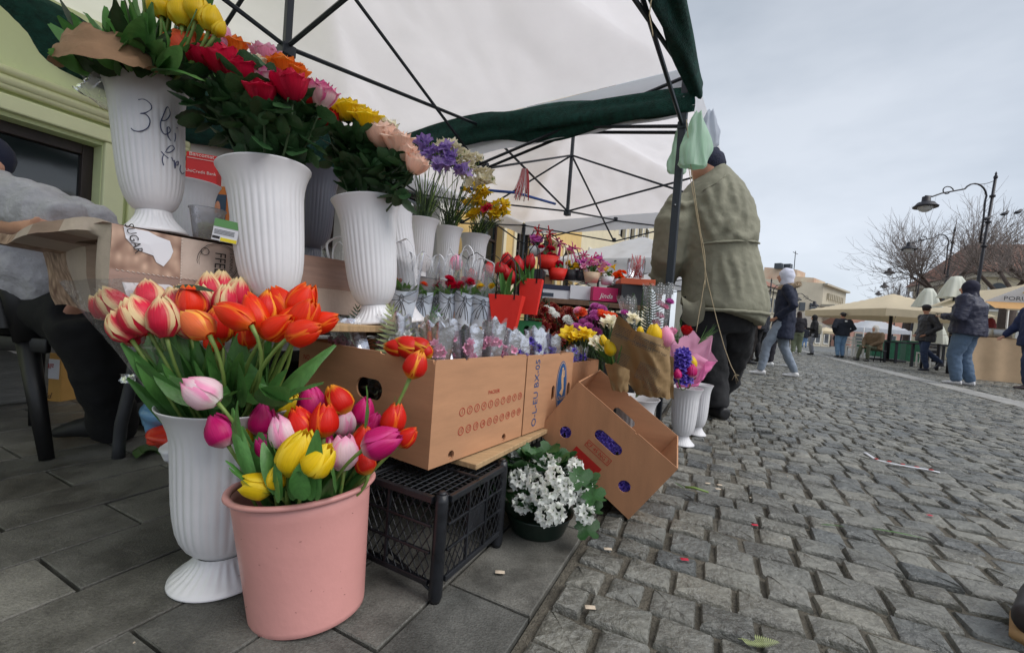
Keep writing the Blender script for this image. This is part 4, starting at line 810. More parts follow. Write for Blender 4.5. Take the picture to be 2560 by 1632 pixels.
def pompon_mesh(mt, seed, n_=60, L=.5, w=.12, cup=.4):
    random.seed(seed); b = MB()
    for i in range(n_):
        k = (i+.5)/n_; th = pi*.62*sqrt(k); a = i*2.4; d = V((sin(th)*cos(a), sin(th)*sin(a), cos(th))); e = d.cross(UP).normalized(); g = e.cross(d); l = L*(.55+.45*k)
        b.grid(lambda u, v: d*(.05+l*v)+e*((u-.5)*w*(.5+1.1*v)*(1 if v < .9 else .5))+g*(cup*.1*v*v+.03*cos((u-.5)*5)), 2, 3)
    return mk('pompon_bloom', b, mt)
P_MAG = petal_mat('petal_magenta', c(236, 190, 200), c(206, 24, 112), c(222, 60, 140)); P_RED = petal_mat('petal_red_orange', c(210, 170, 60), c(224, 34, 20), c(246, 110, 30), .2, .08); P_RY = petal_mat('petal_red_yellow_edge', c(230, 190, 60), c(220, 34, 22), c(248, 170, 50), .24, .18)
P_YEL = petal_mat('petal_yellow', c(200, 196, 60), c(240, 204, 22), c(248, 218, 60)); P_PW = petal_mat('petal_pink_white', c(240, 240, 232), c(240, 214, 222), c(240, 160, 196), .5, .25); P_RC = petal_mat('petal_rose_cream_edge', c(226, 60, 80), c(222, 36, 70), c(244, 222, 170), .52, .3)
P_OR = petal_mat('petal_orange', c(240, 110, 30), c(238, 52, 14), c(250, 120, 30), .22, .1); P_PE = petal_mat('petal_peach', c(240, 130, 60), c(240, 124, 72), c(248, 186, 80), .3, .2); P_CREAM = petal_mat('petal_cream', c(226, 228, 190), c(244, 236, 206), c(250, 244, 224)); P_CRIM = petal_mat('petal_crimson', c(170, 14, 50), c(196, 12, 56), c(214, 28, 70))
P_CORAL = petal_mat('petal_coral', c(244, 120, 90), c(246, 100, 66), c(250, 130, 80)); P_ORR = petal_mat('petal_orange_rose', c(246, 150, 60), c(248, 122, 34), c(250, 150, 60)); P_PK = petal_mat('petal_pink_edge_cream', c(242, 230, 214), c(240, 206, 210), c(232, 110, 164), .4, .3); P_PEACH = petal_mat('petal_pale_peach', c(240, 206, 180), c(246, 206, 184), c(248, 218, 200))
P_PUR = petal_mat('petal_lilac', c(226, 220, 234), c(196, 170, 228), c(178, 144, 220)); P_VIO = petal_mat('petal_violet', c(70, 50, 150), c(84, 62, 178), c(130, 110, 214), .3, .3); P_PINK = petal_mat('petal_pink', c(244, 170, 200), c(244, 160, 196), c(248, 190, 214)); P_BURG = petal_mat('petal_burgundy', c(90, 12, 24), c(122, 14, 32), c(190, 110, 60), .06, .1); P_ORC = petal_mat('petal_orchid', c(200, 70, 180), c(200, 80, 178), c(222, 130, 200)); P_WH = petal_mat('petal_white', c(230, 236, 216), c(240, 242, 236), c(248, 248, 246)); P_DRED = petal_mat('petal_dark_red', c(150, 10, 20), c(186, 16, 26), c(206, 30, 34))
TM = {}
def TU(kind, mt):
    if kind not in TM: TM[kind] = [tulip_mesh(mt, o, i*3+len(TM), w) for i, (o, w) in enumerate(((.05, .37), (.14, .39), (.0, .34), (.42, .4)))]
    return TM[kind]
TC = {'mag': P_MAG, 'red': P_RED, 'ry': P_RY, 'yel': P_YEL, 'pw': P_PW, 'rc': P_RC, 'or': P_OR, 'pe': P_PE, 'dr': P_DRED, 'pk': P_PINK}
def blade(length_bend, wid, fold, seed, mt, name='leaf', n=8, serr=0, shape=.75, twist=.3):
    random.seed(seed); b = MB(); ph = rr(0, 9); tw = rr(-twist, twist)
    def fn(u, v):
        s_ = (u-.5)*2; w = wid*.5*(sin(pi*(v**shape*.93+.04)))**.8; w *= 1+serr*((i_ := int(v*n+.5)) % 2-.5); a = tw*v*2
        x = s_*w; y = fold*abs(s_)*w+length_bend*v*v+.03*noise.noise(V((u*2, v*5, ph))); return (x*cos(a)-y*sin(a)*.3, y*cos(a)+x*sin(a), v-.25*length_bend*v*v)
    b.grid(fn, 4, n); return mk(name, b, mt)
LT = [blade(.05+.1*i, .17, .5, i, leaf_t, n=10) for i in range(6)]; LR = [blade(.12+.06*i, .78, .25, 10+i, leaf_r, serr=.12, n=10) for i in range(5)]
LG = [blade(.3, .1, .3, 30+i, leaf_g) for i in range(4)]; LD = [blade(.15, .2, .4, 40+i, leaf_dk) for i in range(4)]; LO = [blade(.15, .5, .25, 50+i, leaf_g) for i in range(3)]
def ivy(seed):
    random.seed(seed); b = MB(); pts = []
    for i in range(20): a = 2*pi*i/20-pi/2; r = .32+.2*abs(cos(2.5*(a+pi/2)))**.7*(1 if i else .2); pts.append((cos(a)*r, .08*sin(a*3)+.05*r, .42+sin(a)*r))
    b.add([V((0, -.05, .4))]+[V(x) for x in pts], [(0, i+1, (i+1) % 20+1) for i in range(20)], [(.5, .5)]*21); return mk('leaf', b, leaf_i)
LI = [ivy(i) for i in range(3)]
def fern_mesh(seed, mt, n=18):
    random.seed(seed); b = MB(); b.tube([(0, 0, 0), (0, .02, .5), (0, .12, 1)], [.008, .006, .002], 4)
    for i in range(n):
        v = .12+.88*i/n; l = .24*sin(pi*min(1, .25+v*.75))+.015; y = .02*v+.1*v*v
        for s_ in (-1, 1): b.add([(0, y, v), (s_*l*.5, y+.0, v+.04), (s_*l, y-.02, v+.07), (s_*l*.5, y, v-.0), (0, y, v-.022)], [(0, 1, 2, 3, 4)], [(0, 0)]*5)
    return mk('frond', b, mt, False)
FERN = [fern_mesh(i, fern_m) for i in range(2)]; FERNP = fern_mesh(5, M('pale_fern', c(150, 160, 110), .6, .1, 10))
LR_L = {}
def stem_pts(base, ax, root, k=.45): L_ = (base-root).length; return bez(root, (base-ax*L_*k)*.55+(root*.35+base*.65+UP*L_*-.08)*.45, base, 8)
def imgdir(th, tilt=0): a = radians(th); return (CRt*cos(a)+CUp*sin(a)+_F*tilt).normalized()
TG = None
def tulip(kind, px, py, d, ln, th, root, label, group, tilt=0, wide=1.0, nl=1, lw=.12, stem=.0036, parent=None, ll=None, v=None):
    cen = P(px, py, d); ax = imgdir(th, tilt); L_ = px2m(ln, d)*1.03; base = cen-ax*L_*.5
    t = parent or thing('tulip', label, 'tulip', root, group); ms = TU(kind, TC[kind]); v_ = ms[random.randrange(3)] if v is None else ms[v]
    inst(v_, 'bloom', t, m4(base, ax, rr(0, 6), (L_*wide, L_*wide, L_)))
    b = MB(); b.tube(stem_pts(base+ax*L_*.03, ax, V(root)), [stem*.9]*8+[stem*1.2], 6); b.build('stem', stem_m, t)
    for i in range(nl):
        p0 = V(root)+(base-V(root))*rr(0, .12); dr = ((base-V(root)).normalized()+rv(.2)+UP*.15).normalized(); l = ll or (base-V(root)).length*rr(.7, 1.0); inst(LT[random.randrange(6)], 'leaf', t, m4(p0, dr, rr(0, 6), (l*rr(.7, 1.15), l*.8, l)))
    return t
def leaf_at(t, px0, py0, px1, py1, d0, d1, wd, roll=0, mesh=None):
    a = P(px0, py0, d0); b_ = P(px1, py1, d1); l = (b_-a).length; return inst(mesh or LT[random.randrange(6)], 'leaf', t, m4(a, b_-a, roll, (wd/.17, l*.5, l)))
# ================================================================== VASES
def vase(label, base, h, r, mt=None, nf=34, tilt=None, group='ribbed white plastic flower vases', name='vase', sq=(1, 1), flare=1.0):
    base = V(base); t = thing(name, label, 'vase', base, group); ax = (V((1, 0, 0)), V((0, 1, 0)), UP)
    if tilt is not None: z = V(tilt).normalized(); x = V((1, 0, 0)); x = (x-z*x.dot(z)).normalized(); ax = (x, z.cross(x), z)
    pf = [(.72, 0), (.74, .006), (.735, .015), (.66, .035), (.56, .06), (.47, .09), (.415, .115), (.395, .135), (.39, .15)]
    b = MB(); k = [0, 0, 0, .03, .045, .05, .035, .01, 0]; b.lathe(base, [(a*r, z*h) for a, z in pf], nf*4, lambda a, i: k[i]*cos(a*nf*.8//1*1)*.6 if False else k[i]*.6*cos(a*28), axes=ax); b.build('foot', mt or white_pl, t)
    pb = [(.36, .147), (.37, .158), (.46, .175), (.54, .205), (.61, .25), (.665, .31), (.70, .38), (.725, .46), (.745, .56), (.76, .66), (.775, .75), (.79, .81), (.825, .865), (.885, .925), (.945, .965), (.99, .988), (1.0, .994), (1.005, 1.0), (.985, 1.0), (.96, .985), (.86, .92), (.77, .84), (.72, .7), (.66, .5), (.5, .3), (.01, .25)]
    k2 = [0, 0, 0, .003, .008, .012, .014, .014, .014, .014, .013, .009, .003]+[0]*13
    b = MB(); b.lathe(base, [(a*r*(1+(flare-1)*max(0, z-.8)*3), z*h) for a, z in pb], nf*6, lambda a, i: k2[i]*(abs(sin(a*nf/2))*2-1), axes=ax); o = b.build('body', mt or white_pl, t)
    return t, base+ax[2]*h
gray_pl = M('dark_grey_plastic', c(84, 86, 98), .4, .08, 6)
RA = P(582, 1008, .90); bA = P(545, 1442, .90); bA.z = 0; tA, topA = vase('white ribbed vase on the pavement right behind the pink bucket', (bA.x+.01, bA.y, 0), RA.z, .132, white_pl, tilt=RA-V((bA.x+.01, bA.y, 0)))
pC = V((-.60, 1.06, .55)); rC = P(663, 425, 1.07); tC, topC = vase('white ribbed vase of mixed roses, second from the left of the tall ones', pC, (rC-pC).length, .106, white_pl, tilt=rC-pC)
pD = V((-.405, 1.25, .55)); rD = P(917, 504, 1.25); tD, topD = vase('white ribbed vase of yellow and peach roses standing on the plank edge', pD, (rD-pD).length, .0985, white_pl, tilt=rD-pD)
p3 = P(388, 590, 1.02); p3.z = .735; r3 = P(366, 212, 1.02); t3_, top3 = vase('tall white ribbed vase with handwritten price on the table, leftmost in the row', p3, (r3-p3).length, .089, white_pl2, tilt=r3-p3, flare=.88)
pB = V((-.38, 1.55, .55)); rB = P(975, 520, 1.55); tB, topB = vase('white ribbed vase half hidden behind the vase of peach roses', pB, (rB-pB).length, .085, white_pl2, tilt=rB-pB)
EV = []
for px, py, d, r, lab in ((1058, 549, 2.0, .076, 'white vase of lilac freesias, left one of the back trio'), (1123, 570, 2.2, .074, 'white vase of cream freesias, middle one of the back trio'), (1188, 589, 2.4, .088, 'white vase of yellow freesias, right one of the back trio')):
    rp = P(px, py, d); EV.append(vase(lab, V((rp.x, rp.y, .74)), rp.z-.74, r, white_pl)[1])
rp = P(792, 440, 1.5); vase('dark grey ribbed vase between the two tall rose vases', V((rp.x, rp.y, .74)), rp.z-.74+.02, .085, gray_pl, name='vase')
rp = P(497, 470, 1.9); vase('white ribbed vase standing below the red bank sign', V((rp.x-.02, rp.y, .74)), max(.25, rp.z-.74+.02), .1, white_pl2)
RV = []
for px, py, py2, d, r, lab in ((1590, 992, 1130, 1.9, .105, 'white vase behind the tilted carton holding the kraft paper bouquet'), (1716, 968, 1108, 2.22, .085, 'white vase holding the pink paper bouquet'), (1752, 960, 1090, 2.45, .07, 'white vase just behind the one with the pink bouquet')):
    rp = P(px, py, d); RV.append(vase(lab, V((rp.x, rp.y, 0)), rp.z, r, white_pl, nf=26)[1])
# handwriting on the leftmost vase
zv = (r3-p3).normalized(); xv = V((1, 0, 0)); xv = (xv-zv*xv.dot(zv)).normalized(); yv = zv.cross(xv); Hh = (r3-p3).length
def on_vase(px, py):
    r_ = ray(px, py); o_ = V((0, 0, CH)); lo = (p3-o_)
    best = None; t_ = .5
    while t_ < 1.4:
        q_ = o_+r_*t_; w_ = q_-p3; h_ = w_.dot(zv)/Hh; rad = (w_-zv*w_.dot(zv)).length
        rb = .089*((.70+.075*max(0, min(1, (h_-.38)/.37))) if h_ > .38 else .61+.09*max(0, (h_-.25)/.13))*(1.04+.3*max(0, h_-.8))
        if rad < rb: return q_
        t_ += .002
    return o_+r_*(p3.y/r_.y)
ink = M('blue_ink', c(52, 58, 96), .5, .1)
def c1(pts): return [(x/2.822, y/2.822) for x, y in pts]
for pts in (c1([(975, 705), (1020, 703), (1062, 735), (1068, 770), (1030, 795), (990, 802), (1030, 808), (1058, 850), (1045, 900), (1000, 925), (950, 925), (925, 905)]),
            c1([(1140, 852), (1170, 850), (1200, 810), (1190, 765), (1175, 760), (1150, 820), (1132, 870), (1140, 920), (1165, 950), (1200, 930), (1195, 900), (1180, 905), (1185, 960), (1205, 995)]), c1([(1235, 940), (1238, 970), (1232, 1000)]), c1([(1246, 906), (1252, 903)]),
            c1([(1165, 1075), (1200, 1075), (1230, 1050), (1215, 1028), (1190, 1040), (1155, 1090), (1145, 1130), (1155, 1168)]), c1([(1138, 1070), (1160, 1095), (1188, 1118)]), c1([(1210, 1110), (1222, 1140)]), c1([(1230, 1130), (1235, 1190), (1240, 1150), (1258, 1140), (1255, 1165), (1240, 1165)]), c1([(1275, 1165), (1270, 1200), (1285, 1225), (1300, 1220)])):
    b = MB(); q_ = [on_vase(x, y) for x, y in pts]; sm = []
    for i in range(len(q_)-1):
        a0, a1, a2, a3 = q_[max(0, i-1)], q_[i], q_[i+1], q_[min(len(q_)-1, i+2)]
        for s_ in (0, .33, .66): sm.append(.5*((2*a1)+(a2-a0)*s_+(2*a0-5*a1+4*a2-a3)*s_**2+(3*a1-a0-3*a2+a3)*s_**3))
    b.tube(sm+[q_[-1]], .0011, 5); b.build('pen_stroke', ink, t3_)
# pink bucket
cb = P(770, 1530, .82); cb.z = 0; ct = P(757, 1200, .82); t = thing('bucket', 'pink plastic bucket full of mixed tulips in the foreground', 'bucket', V((cb.x, cb.y, 0))); hz2 = ct.z; axb = ct-V((cb.x, cb.y, 0)); zz = axb.normalized(); xx = (V((1, 0, 0))-zz*zz.x).normalized(); ax3 = (xx, zz.cross(xx), zz); R1, R0 = .134, .106; hB = axb.length
b = MB(); b.lathe((cb.x, cb.y, 0), [(R0*.01, .001), (R0-.004, 0), (R0, .003), (R0*1.01, .012)]+[(R0+(R1-.006-R0)*z, z*hB) for z in (.15, .3, .5, .7, .85, .965)]+[(R1-.009, hB*.97), (R1-.012, hB*.9), (R0, .04), (.001, .03)], 96, axes=ax3, sq=(1, .86)); tb = b.build('body', pink_pl, t)
b = MB()
for i in range(16): a = rr(-2.6, -.4); z = rr(.2, .9); r_ = R0+(R1-.006-R0)*z+.0006; p_ = V((cb.x, cb.y, 0))+ax3[0]*(cos(a)*r_)+ax3[1]*(sin(a)*r_*.86)+ax3[2]*(z*hB); l = rr(.0015, .005); b.tube([p_, p_+ax3[0]*l*rr(-1, 1)+ax3[2]*l*rr(-.4, .4)], [.0004, .0003], 4)
b.build('scuff_mark', M('scuff', c(120, 80, 74), .8), t)
b = MB(); b.lathe((cb.x, cb.y, 0), [(R1-.007, hB*.955), (R1+.001, hB*.955), (R1+.0045, hB*.972), (R1+.003, hB*.99), (R1-.003, hB*.996), (R1-.009, hB*.985), (R1-.01, hB*.96), (R1-.007, hB*.955)], 96, axes=ax3, sq=(1, .86)); b.build('rim', pink_pl, t)
rootP = V((cb.x, cb.y, .0))+axb*.45
GT = 'loose tulips in the pink bucket'
def rt(px): return rootP+CRt*((px-757)/1050*.24)+axb*(.32 if px > 895 or px < 600 else 0)
BT = [('mag', 550, 1074, .74, 88, 118, 'magenta tulip leaning furthest left out of the bucket', 1), ('pw', 500, 977, .72, 98, 140, 'large white and pink tulip hanging over the rim of the white vase', 0), ('mag', 657, 1046, .8, 86, 85, 'magenta tulip left of the centre of the bucket, next to the white and pink one', 1), ('pw', 706, 1078, .74, 92, 102, 'narrow white and pink tulip standing left of the red ones', 1),
 ('mag', 670, 1120, .76, 78, 118, 'magenta tulip under the narrow white and pink one', 1), ('red', 752, 1058, .76, 92, 108, 'red tulip with an orange edge, left of the central pair', 1), ('mag', 778, 1006, .84, 86, 95, 'tallest magenta tulip at the back of the bucket', 1), ('red', 812, 1047, .76, 84, 88, 'red tulip with an orange edge, right of the central pair', 1), ('ry', 845, 998, .82, 84, 118, 'red tulip with yellow petal edges beside the carton hand hole', 0),
 ('yel', 745, 1128, .7, 120, 68, 'tall yellow tulip in the middle of the bucket', 1), ('yel', 800, 1148, .68, 92, 50, 'yellow tulip leaning right at the front of the bucket', 1), ('pw', 862, 1053, .82, 72, 80, 'white tulip half hidden behind the red pair', 1), ('pw', 858, 1128, .75, 88, 95, 'open pale pink tulip right of the yellow one', 1), ('mag', 802, 1106, .8, 78, 80, 'magenta tulip showing only between the yellow and pale pink ones', 1),
 ('red', 910, 1096, .78, 78, 80, 'red tulip left of the large pink one on the right side', 1), ('mag', 934, 1064, .82, 76, 70, 'small magenta tulip behind the right hand red ones', 0), ('mag', 957, 1104, .7, 100, 20, 'large pink tulip pointing right over the bucket edge', 0), ('red', 985, 1043, .8, 78, 75, 'red tulip against the corner of the carton', 0), ('red', 1020, 1091, .76, 62, 40, 'orange red tulip furthest right of the bucket', 0),
 ('red', 912, 1152, .76, 66, 110, 'red tulip low at the right rim of the bucket', 1), ('ry', 1041, 908, .8, 76, 66, 'red and yellow tulip on a long stem rising over the carton', 0), ('mag', 908, 1026, .86, 72, 72, 'pink and white edged tulip behind the green leaf at the carton', 1), ('yel', 727, 1020, .88, 78, 70, 'yellow tulip mostly hidden behind the tallest magenta one', 1), ('yel', 618, 1092, .8, 50, 60, 'small yellow tulip low on the left side', 1), ('yel', 640, 1214, .7, 78, 165, 'yellow tulip lying open over the left rim of the bucket', 0), ('yel', 692, 1192, .7, 64, 75, 'short yellow tulip just above the bucket rim', 1)]
random.seed(5)
for kd, x, y, d, ln, th, lab, nl in BT:
    tulip(kd, x, y, d+.02, ln, th, rt(x), lab, GT, tilt=rr(-.25, .15), nl=nl+0, v=3 if 'open' in lab else None, wide=rr(.95, 1.08))
T0 = [o for o in S.collection.objects if o.name.startswith('tulip')]
for i in range(50):
    q_ = T0[i % 26]; a = rr(0, 2*pi); k_ = sqrt(rr(0, 1)); p0 = ct-axb*.25+V((cos(a)*.06*k_, sin(a)*.05*k_, 0)); inst(LT[i % 6], 'leaf', q_, m4(p0, (UP+V((cos(a)*.45*k_, sin(a)*.4*k_, 0))+rv(.12)), rr(0, 6), (.16, .1, rr(.11, .2))))
def bl(i): return [o for o in T0 if o.name == ('tulip' if i == 0 else 'tulip.%03d' % i)][0]
for (i, a, b_, c_, d_, e, f_, wd, ro) in ((0, 620, 1200, 530, 1000, .74, .7, .03, .5), (1, 640, 1220, 528, 1010, .72, .7, .028, 1.2), (2, 650, 1220, 640, 1080, .74, .72, .05, 0), (3, 700, 1240, 655, 1100, .7, .68, .03, 2), (9, 700, 1250, 665, 1130, .68, .66, .022, .3), (9, 775, 1250, 795, 1070, .68, .66, .035, 2.5), (10, 760, 1250, 715, 1165, .67, .65, .04, .8), (12, 840, 1230, 850, 1100, .7, .68, .026, 1.4), (20, 895, 1180, 968, 955, .8, .78, .042, .6), (20, 960, 1110, 1025, 985, .82, .8, .012, 1), (13, 790, 1250, 800, 1170, .68, .67, .025, 2), (4, 730, 1250, 760, 1120, .7, .69, .026, 2), (5, 690, 1250, 720, 1190, .67, .65, .03, 1.5), (24, 690, 1240, 545, 1190, .7, .68, .03, .2)):
    leaf_at(bl(i), a, b_, c_, d_, e+.02, f_+.02, wd, ro)
# left vase: wrapped cream edged bouquet and loose orange tulips
rootA = V((bA.x, bA.y, .16)); rootA2 = topA-UP*.06
tw = thing('wrapped_bouquet', 'clear wrapped bouquet of rose red tulips with cream edges in the left vase', 'bouquet', rootA2)
for x, y, ln, th, d in ((280, 758, 92, 125, .84), (312, 730, 88, 115, .92), (345, 786, 104, 118, .8), (375, 740, 92, 112, .9), (408, 790, 104, 98, .8), (444, 756, 92, 108, .88), (303, 815, 88, 128, .8), (326, 832, 70, 122, .82), (262, 765, 76, 130, .9), (466, 810, 70, 100, .84), (524, 724, 92, 95, .98), (556, 716, 84, 90, 1.0), (592, 732, 84, 84, 1.0), (514, 752, 84, 100, .96), (562, 746, 76, 88, .95), (536, 762, 70, 92, .97), (392, 716, 70, 105, .98)):
    tulip('rc', x, y, d, ln, th, rootA2+CRt*((x-560)/1050*.22)+UP*rr(-.05, 0), '', '', tilt=rr(-.25, .25), nl=1, parent=tw)
for a in ((430, 1010, 350, 870, .84, .8, .05), (450, 1000, 370, 880, .84, .8, .05), (480, 1010, 415, 900, .82, .8, .045), (500, 1010, 390, 920, .8, .78, .05), (470, 1000, 335, 905, .8, .76, .03), (520, 1010, 470, 880, .84, .84, .04)): leaf_at(tw, *a, rr(0, 3))
inst(blade(.1, .5, .3, 77, leaf_dk), 'leaf', tw, m4(P(440, 715, .86), imgdir(-12), .3, (.08, .05, .08)))
b = MB(); a0, a1 = P(455, 1005, .84), P(700, 990, .9)
def wrap(u, v):
    an = pi*(.3+u*.95); cx = P(430-10*v+40*(1-v), 1040-330*v, .9); rad = (.03+.17*v**.85)*(1+.05*noise.noise(V((u*6, v*3, 2)))); p_ = cx+CRt*(cos(an)*rad*.95)-V((0, 1, 0))*(sin(an)*rad*.6)*(-1 if False else 1); return p_+CUp*(.012*noise.noise(V((u*9, v, 5))))
b.grid(wrap, 40, 16); b.build('cellophane_wrap', cello_c, tw)
GO = 'loose orange tulips in the left vase'
OT = [('or', 477, 752, .86, 84, 96, 'upright orange tulip between the cream edged ones and the peach bud'), ('pe', 492, 808, .76, 94, 140, 'peach orange tulip bud drooping left on a curved stem'), ('ry', 548, 808, .84, 96, 84, 'orange tulip with yellow petals behind the peach bud'), ('or', 534, 848, .84, 60, 95, 'low dark orange tulip under the peach bud'), ('or', 583, 787, .76, 112, 152, 'long orange tulip bud pointing left in front'), ('or', 634, 780, .8, 110, 112, 'orange tulip leaning left behind the long bud'), ('ry', 668, 768, .84, 92, 86, 'orange tulip with gold edges right of the leaning one'), ('or', 703, 758, .86, 96, 118, 'pointed orange tulip, tallest of the orange ones'), ('or', 757, 748, .86, 92, 62, 'orange tulip leaning right at the top'), ('or', 764, 788, .82, 96, 58, 'open orange tulip under the one leaning right'), ('or', 697, 816, .78, 92, 32, 'orange tulip lying right in the middle of the bunch'), ('or', 764, 830, .76, 92, 18, 'orange tulip lying nearly flat to the right'), ('or', 733, 798, .84, 84, 45, 'orange tulip hidden behind the two flat ones'), ('or', 616, 836, .86, 70, 90, 'short red orange tulip low behind the curved stems'), ('or', 812, 804, .84, 80, 20, 'open orange tulip furthest right, beside the silver foil')]
random.seed(9)
for kd, x, y, d, ln, th, lab in OT: tulip(kd, x, y, d, ln, th, rootA2+CRt*((x-620)/1050*.25)-UP*.02, lab, GO, tilt=rr(-.2, .1), nl=1, wide=.8 if ln > 100 else .95, stem=.004)
b = MB(); TL = [o for o in S.collection.objects if o.get('group') == GO]
for (i, *a) in ((1, 520, 1010, 500, 830, .82, .82, .04, 0), (4, 560, 1020, 515, 960, .8, .78, .05, 1), (5, 590, 1010, 600, 830, .84, .84, .05, 2), (7, 640, 1010, 650, 850, .86, .84, .045, .5), (8, 660, 1010, 705, 870, .86, .84, .04, 1), (10, 640, 1000, 775, 960, .8, .76, .05, 2.2), (11, 650, 1005, 730, 920, .82, .8, .04, 1), (12, 640, 1010, 610, 900, .82, .8, .05, 1), (6, 600, 1015, 640, 900, .8, .78, .05, 1.5), (13, 560, 1010, 545, 880, .82, .8, .05, 2), (3, 530, 1010, 470, 900, .8, .78, .045, .4)): leaf_at(TL[i], *a)
inst(LT[5], 'leaf', TL[10], m4(P(650, 960, .78), imgdir(-60), 0, (.2, .08, .07))); inst(LT[4], 'leaf', TL[13], m4(P(600, 975, .78), imgdir(-140), 0, (.2, .08, .06)))
# ------------------------------------------------------------------ roses
RM = {}
def RO(k, mt):
    if k not in RM: RM[k] = [rose_mesh(mt, 60+i+len(RM)*5, (.45, 1.0)[i]) for i in (0, 1)]
    return RM[k][random.randrange(2)]
RC = {'coral': P_CORAL, 'orange': P_ORR, 'crimson': P_CRIM, 'pink': P_PK, 'cream': P_CREAM, 'yellow': P_YEL, 'peach': P_PEACH, 'red': P_DRED, 'pinkr': P_PINK}
def rose(kind, px, py, d, sz, th, root, label, group, tilt=-.3, nl=6):
    cen = P(px, py, d); ax = imgdir(th, tilt); L_ = px2m(sz, d)*.98; base = cen-ax*L_*.42; t = thing('rose', label, 'rose', root, group)
    inst(RO(kind, RC[kind]), 'bloom', t, m4(base, ax, rr(0, 6), (L_*1.12, L_*1.12, L_*1.05))); pts = stem_pts(base, ax, V(root), .3); b = MB(); b.tube(pts, .0028, 6); b.build('stem', stem_d, t)
    for i in range(nl):
        k_ = rr(.62, .95); p0 = V(root)+(base-V(root))*k_+rv(.012); dr = (rv(1)-UP*.1-V((0, .25, 0))).normalized(); l = rr(.04, .068); inst(LR[random.randrange(5)], 'leaf', t, m4(p0+dr*.012, dr, rr(-.6, .6), l))
    return t
random.seed(31); rC0 = topC-UP*.12; rD0 = topD-UP*.1; G1 = 'mixed roses in the second tall vase'; G2 = 'yellow and peach roses in the third tall vase'
for kd, x, y, d, sz, th, lab in (('coral', 455, 132, 1.0, 84, 130, 'large coral rose, leftmost of the mixed bunch'), ('coral', 432, 158, .98, 50, 160, 'small coral rose tucked under the leftmost large one'), ('orange', 514, 122, 1.06, 66, 100, 'orange rose behind the dark crimson ones on the left'), ('orange', 578, 124, 1.08, 70, 90, 'frilled orange rose at the top of the mixed bunch'), ('crimson', 512, 152, 1.0, 70, 110, 'dark crimson rose beside the coral one'), ('crimson', 560, 158, .97, 84, 100, 'crimson rose in the middle of the front row'), ('crimson', 602, 182, .97, 78, 90, 'crimson rose right of the middle one in front'),
 ('pinkr', 664, 142, 1.1, 66, 85, 'pink rose at the back top of the mixed bunch'), ('cream', 644, 166, 1.06, 56, 90, 'cream rose under the pink one'), ('pink', 668, 204, 1.0, 72, 85, 'white rose with pink edges beside the orange ones'), ('orange', 706, 172, 1.08, 70, 90, 'orange rose above the big crimson one'), ('orange', 736, 184, 1.1, 62, 75, 'frilled orange rose right of the top'), ('crimson', 726, 218, .98, 86, 90, 'big crimson rose on the right side of the mixed bunch'), ('crimson', 654, 232, .96, 70, 90, 'crimson rose lowest in the middle of the bunch'), ('red', 764, 246, 1.05, 60, 80, 'red rose partly behind the big crimson one'), ('pink', 802, 240, 1.06, 78, 75, 'white rose with pink edges, furthest right of the mixed bunch'), ('cream', 776, 224, 1.12, 56, 80, 'cream rose just left of the rightmost pink edged one')):
    rose(kd, x, y, d, sz, th, rC0, lab, G1, nl=10)
for kd, x, y, d, sz, th, lab in (('red', 818, 300, 1.18, 60, 95, 'dark red rose at the left edge of the yellow ones'), ('orange', 838, 282, 1.22, 56, 95, 'golden rose between the red and the yellow'), ('yellow', 867, 278, 1.2, 66, 92, 'tall yellow rose, left one of the pair'), ('yellow', 916, 300, 1.18, 64, 85, 'yellow rose with spreading petals, right one of the pair'), ('cream', 966, 322, 1.24, 56, 85, 'cream rose behind the peach ones'), ('peach', 956, 342, 1.16, 74, 100, 'pale peach rose, topmost'), ('peach', 994, 358, 1.15, 70, 85, 'pale peach rose in the middle of three'), ('peach', 1016, 382, 1.16, 58, 70, 'pale peach rose half turned away on the right'), ('peach', 1040, 412, 1.15, 62, 60, 'pale peach rose lowest on the right')):
    rose(kd, x, y, d, sz, th, rD0, lab, G2, nl=11)
def foliage(name, label, cat, cen, R, H, n_, meshes, l0, l1, group=None, parent=None, part='leaf', down=.2):
    t = parent or thing(name, label, cat, cen, group)
    for i in range(n_):
        a = rr(0, 2*pi); k_ = sqrt(rr(.15, 1)); z = rr(0, 1); rad = R*(.45+.55*z)*k_; p0 = V(cen)+V((cos(a)*rad, sin(a)*rad, z*H)); dr = V((cos(a), sin(a), rr(-down, .9))).normalized(); l = rr(l0, l1); inst(meshes[random.randrange(len(meshes))], part, t, m4(p0, dr, rr(-.7, .7), l))
    return t
foliage('rose_greenery', 'dense dark green rose foliage filling the neck of the second tall vase', 'greenery', topC+UP*.01, .1, .16, 170, LR, .055, .09, down=-.05); foliage('rose_greenery', 'dark rose leaves spilling over the rim of the third tall vase', 'greenery', topD+UP*.01, .09, .14, 140, LR, .05, .08, down=-.05)
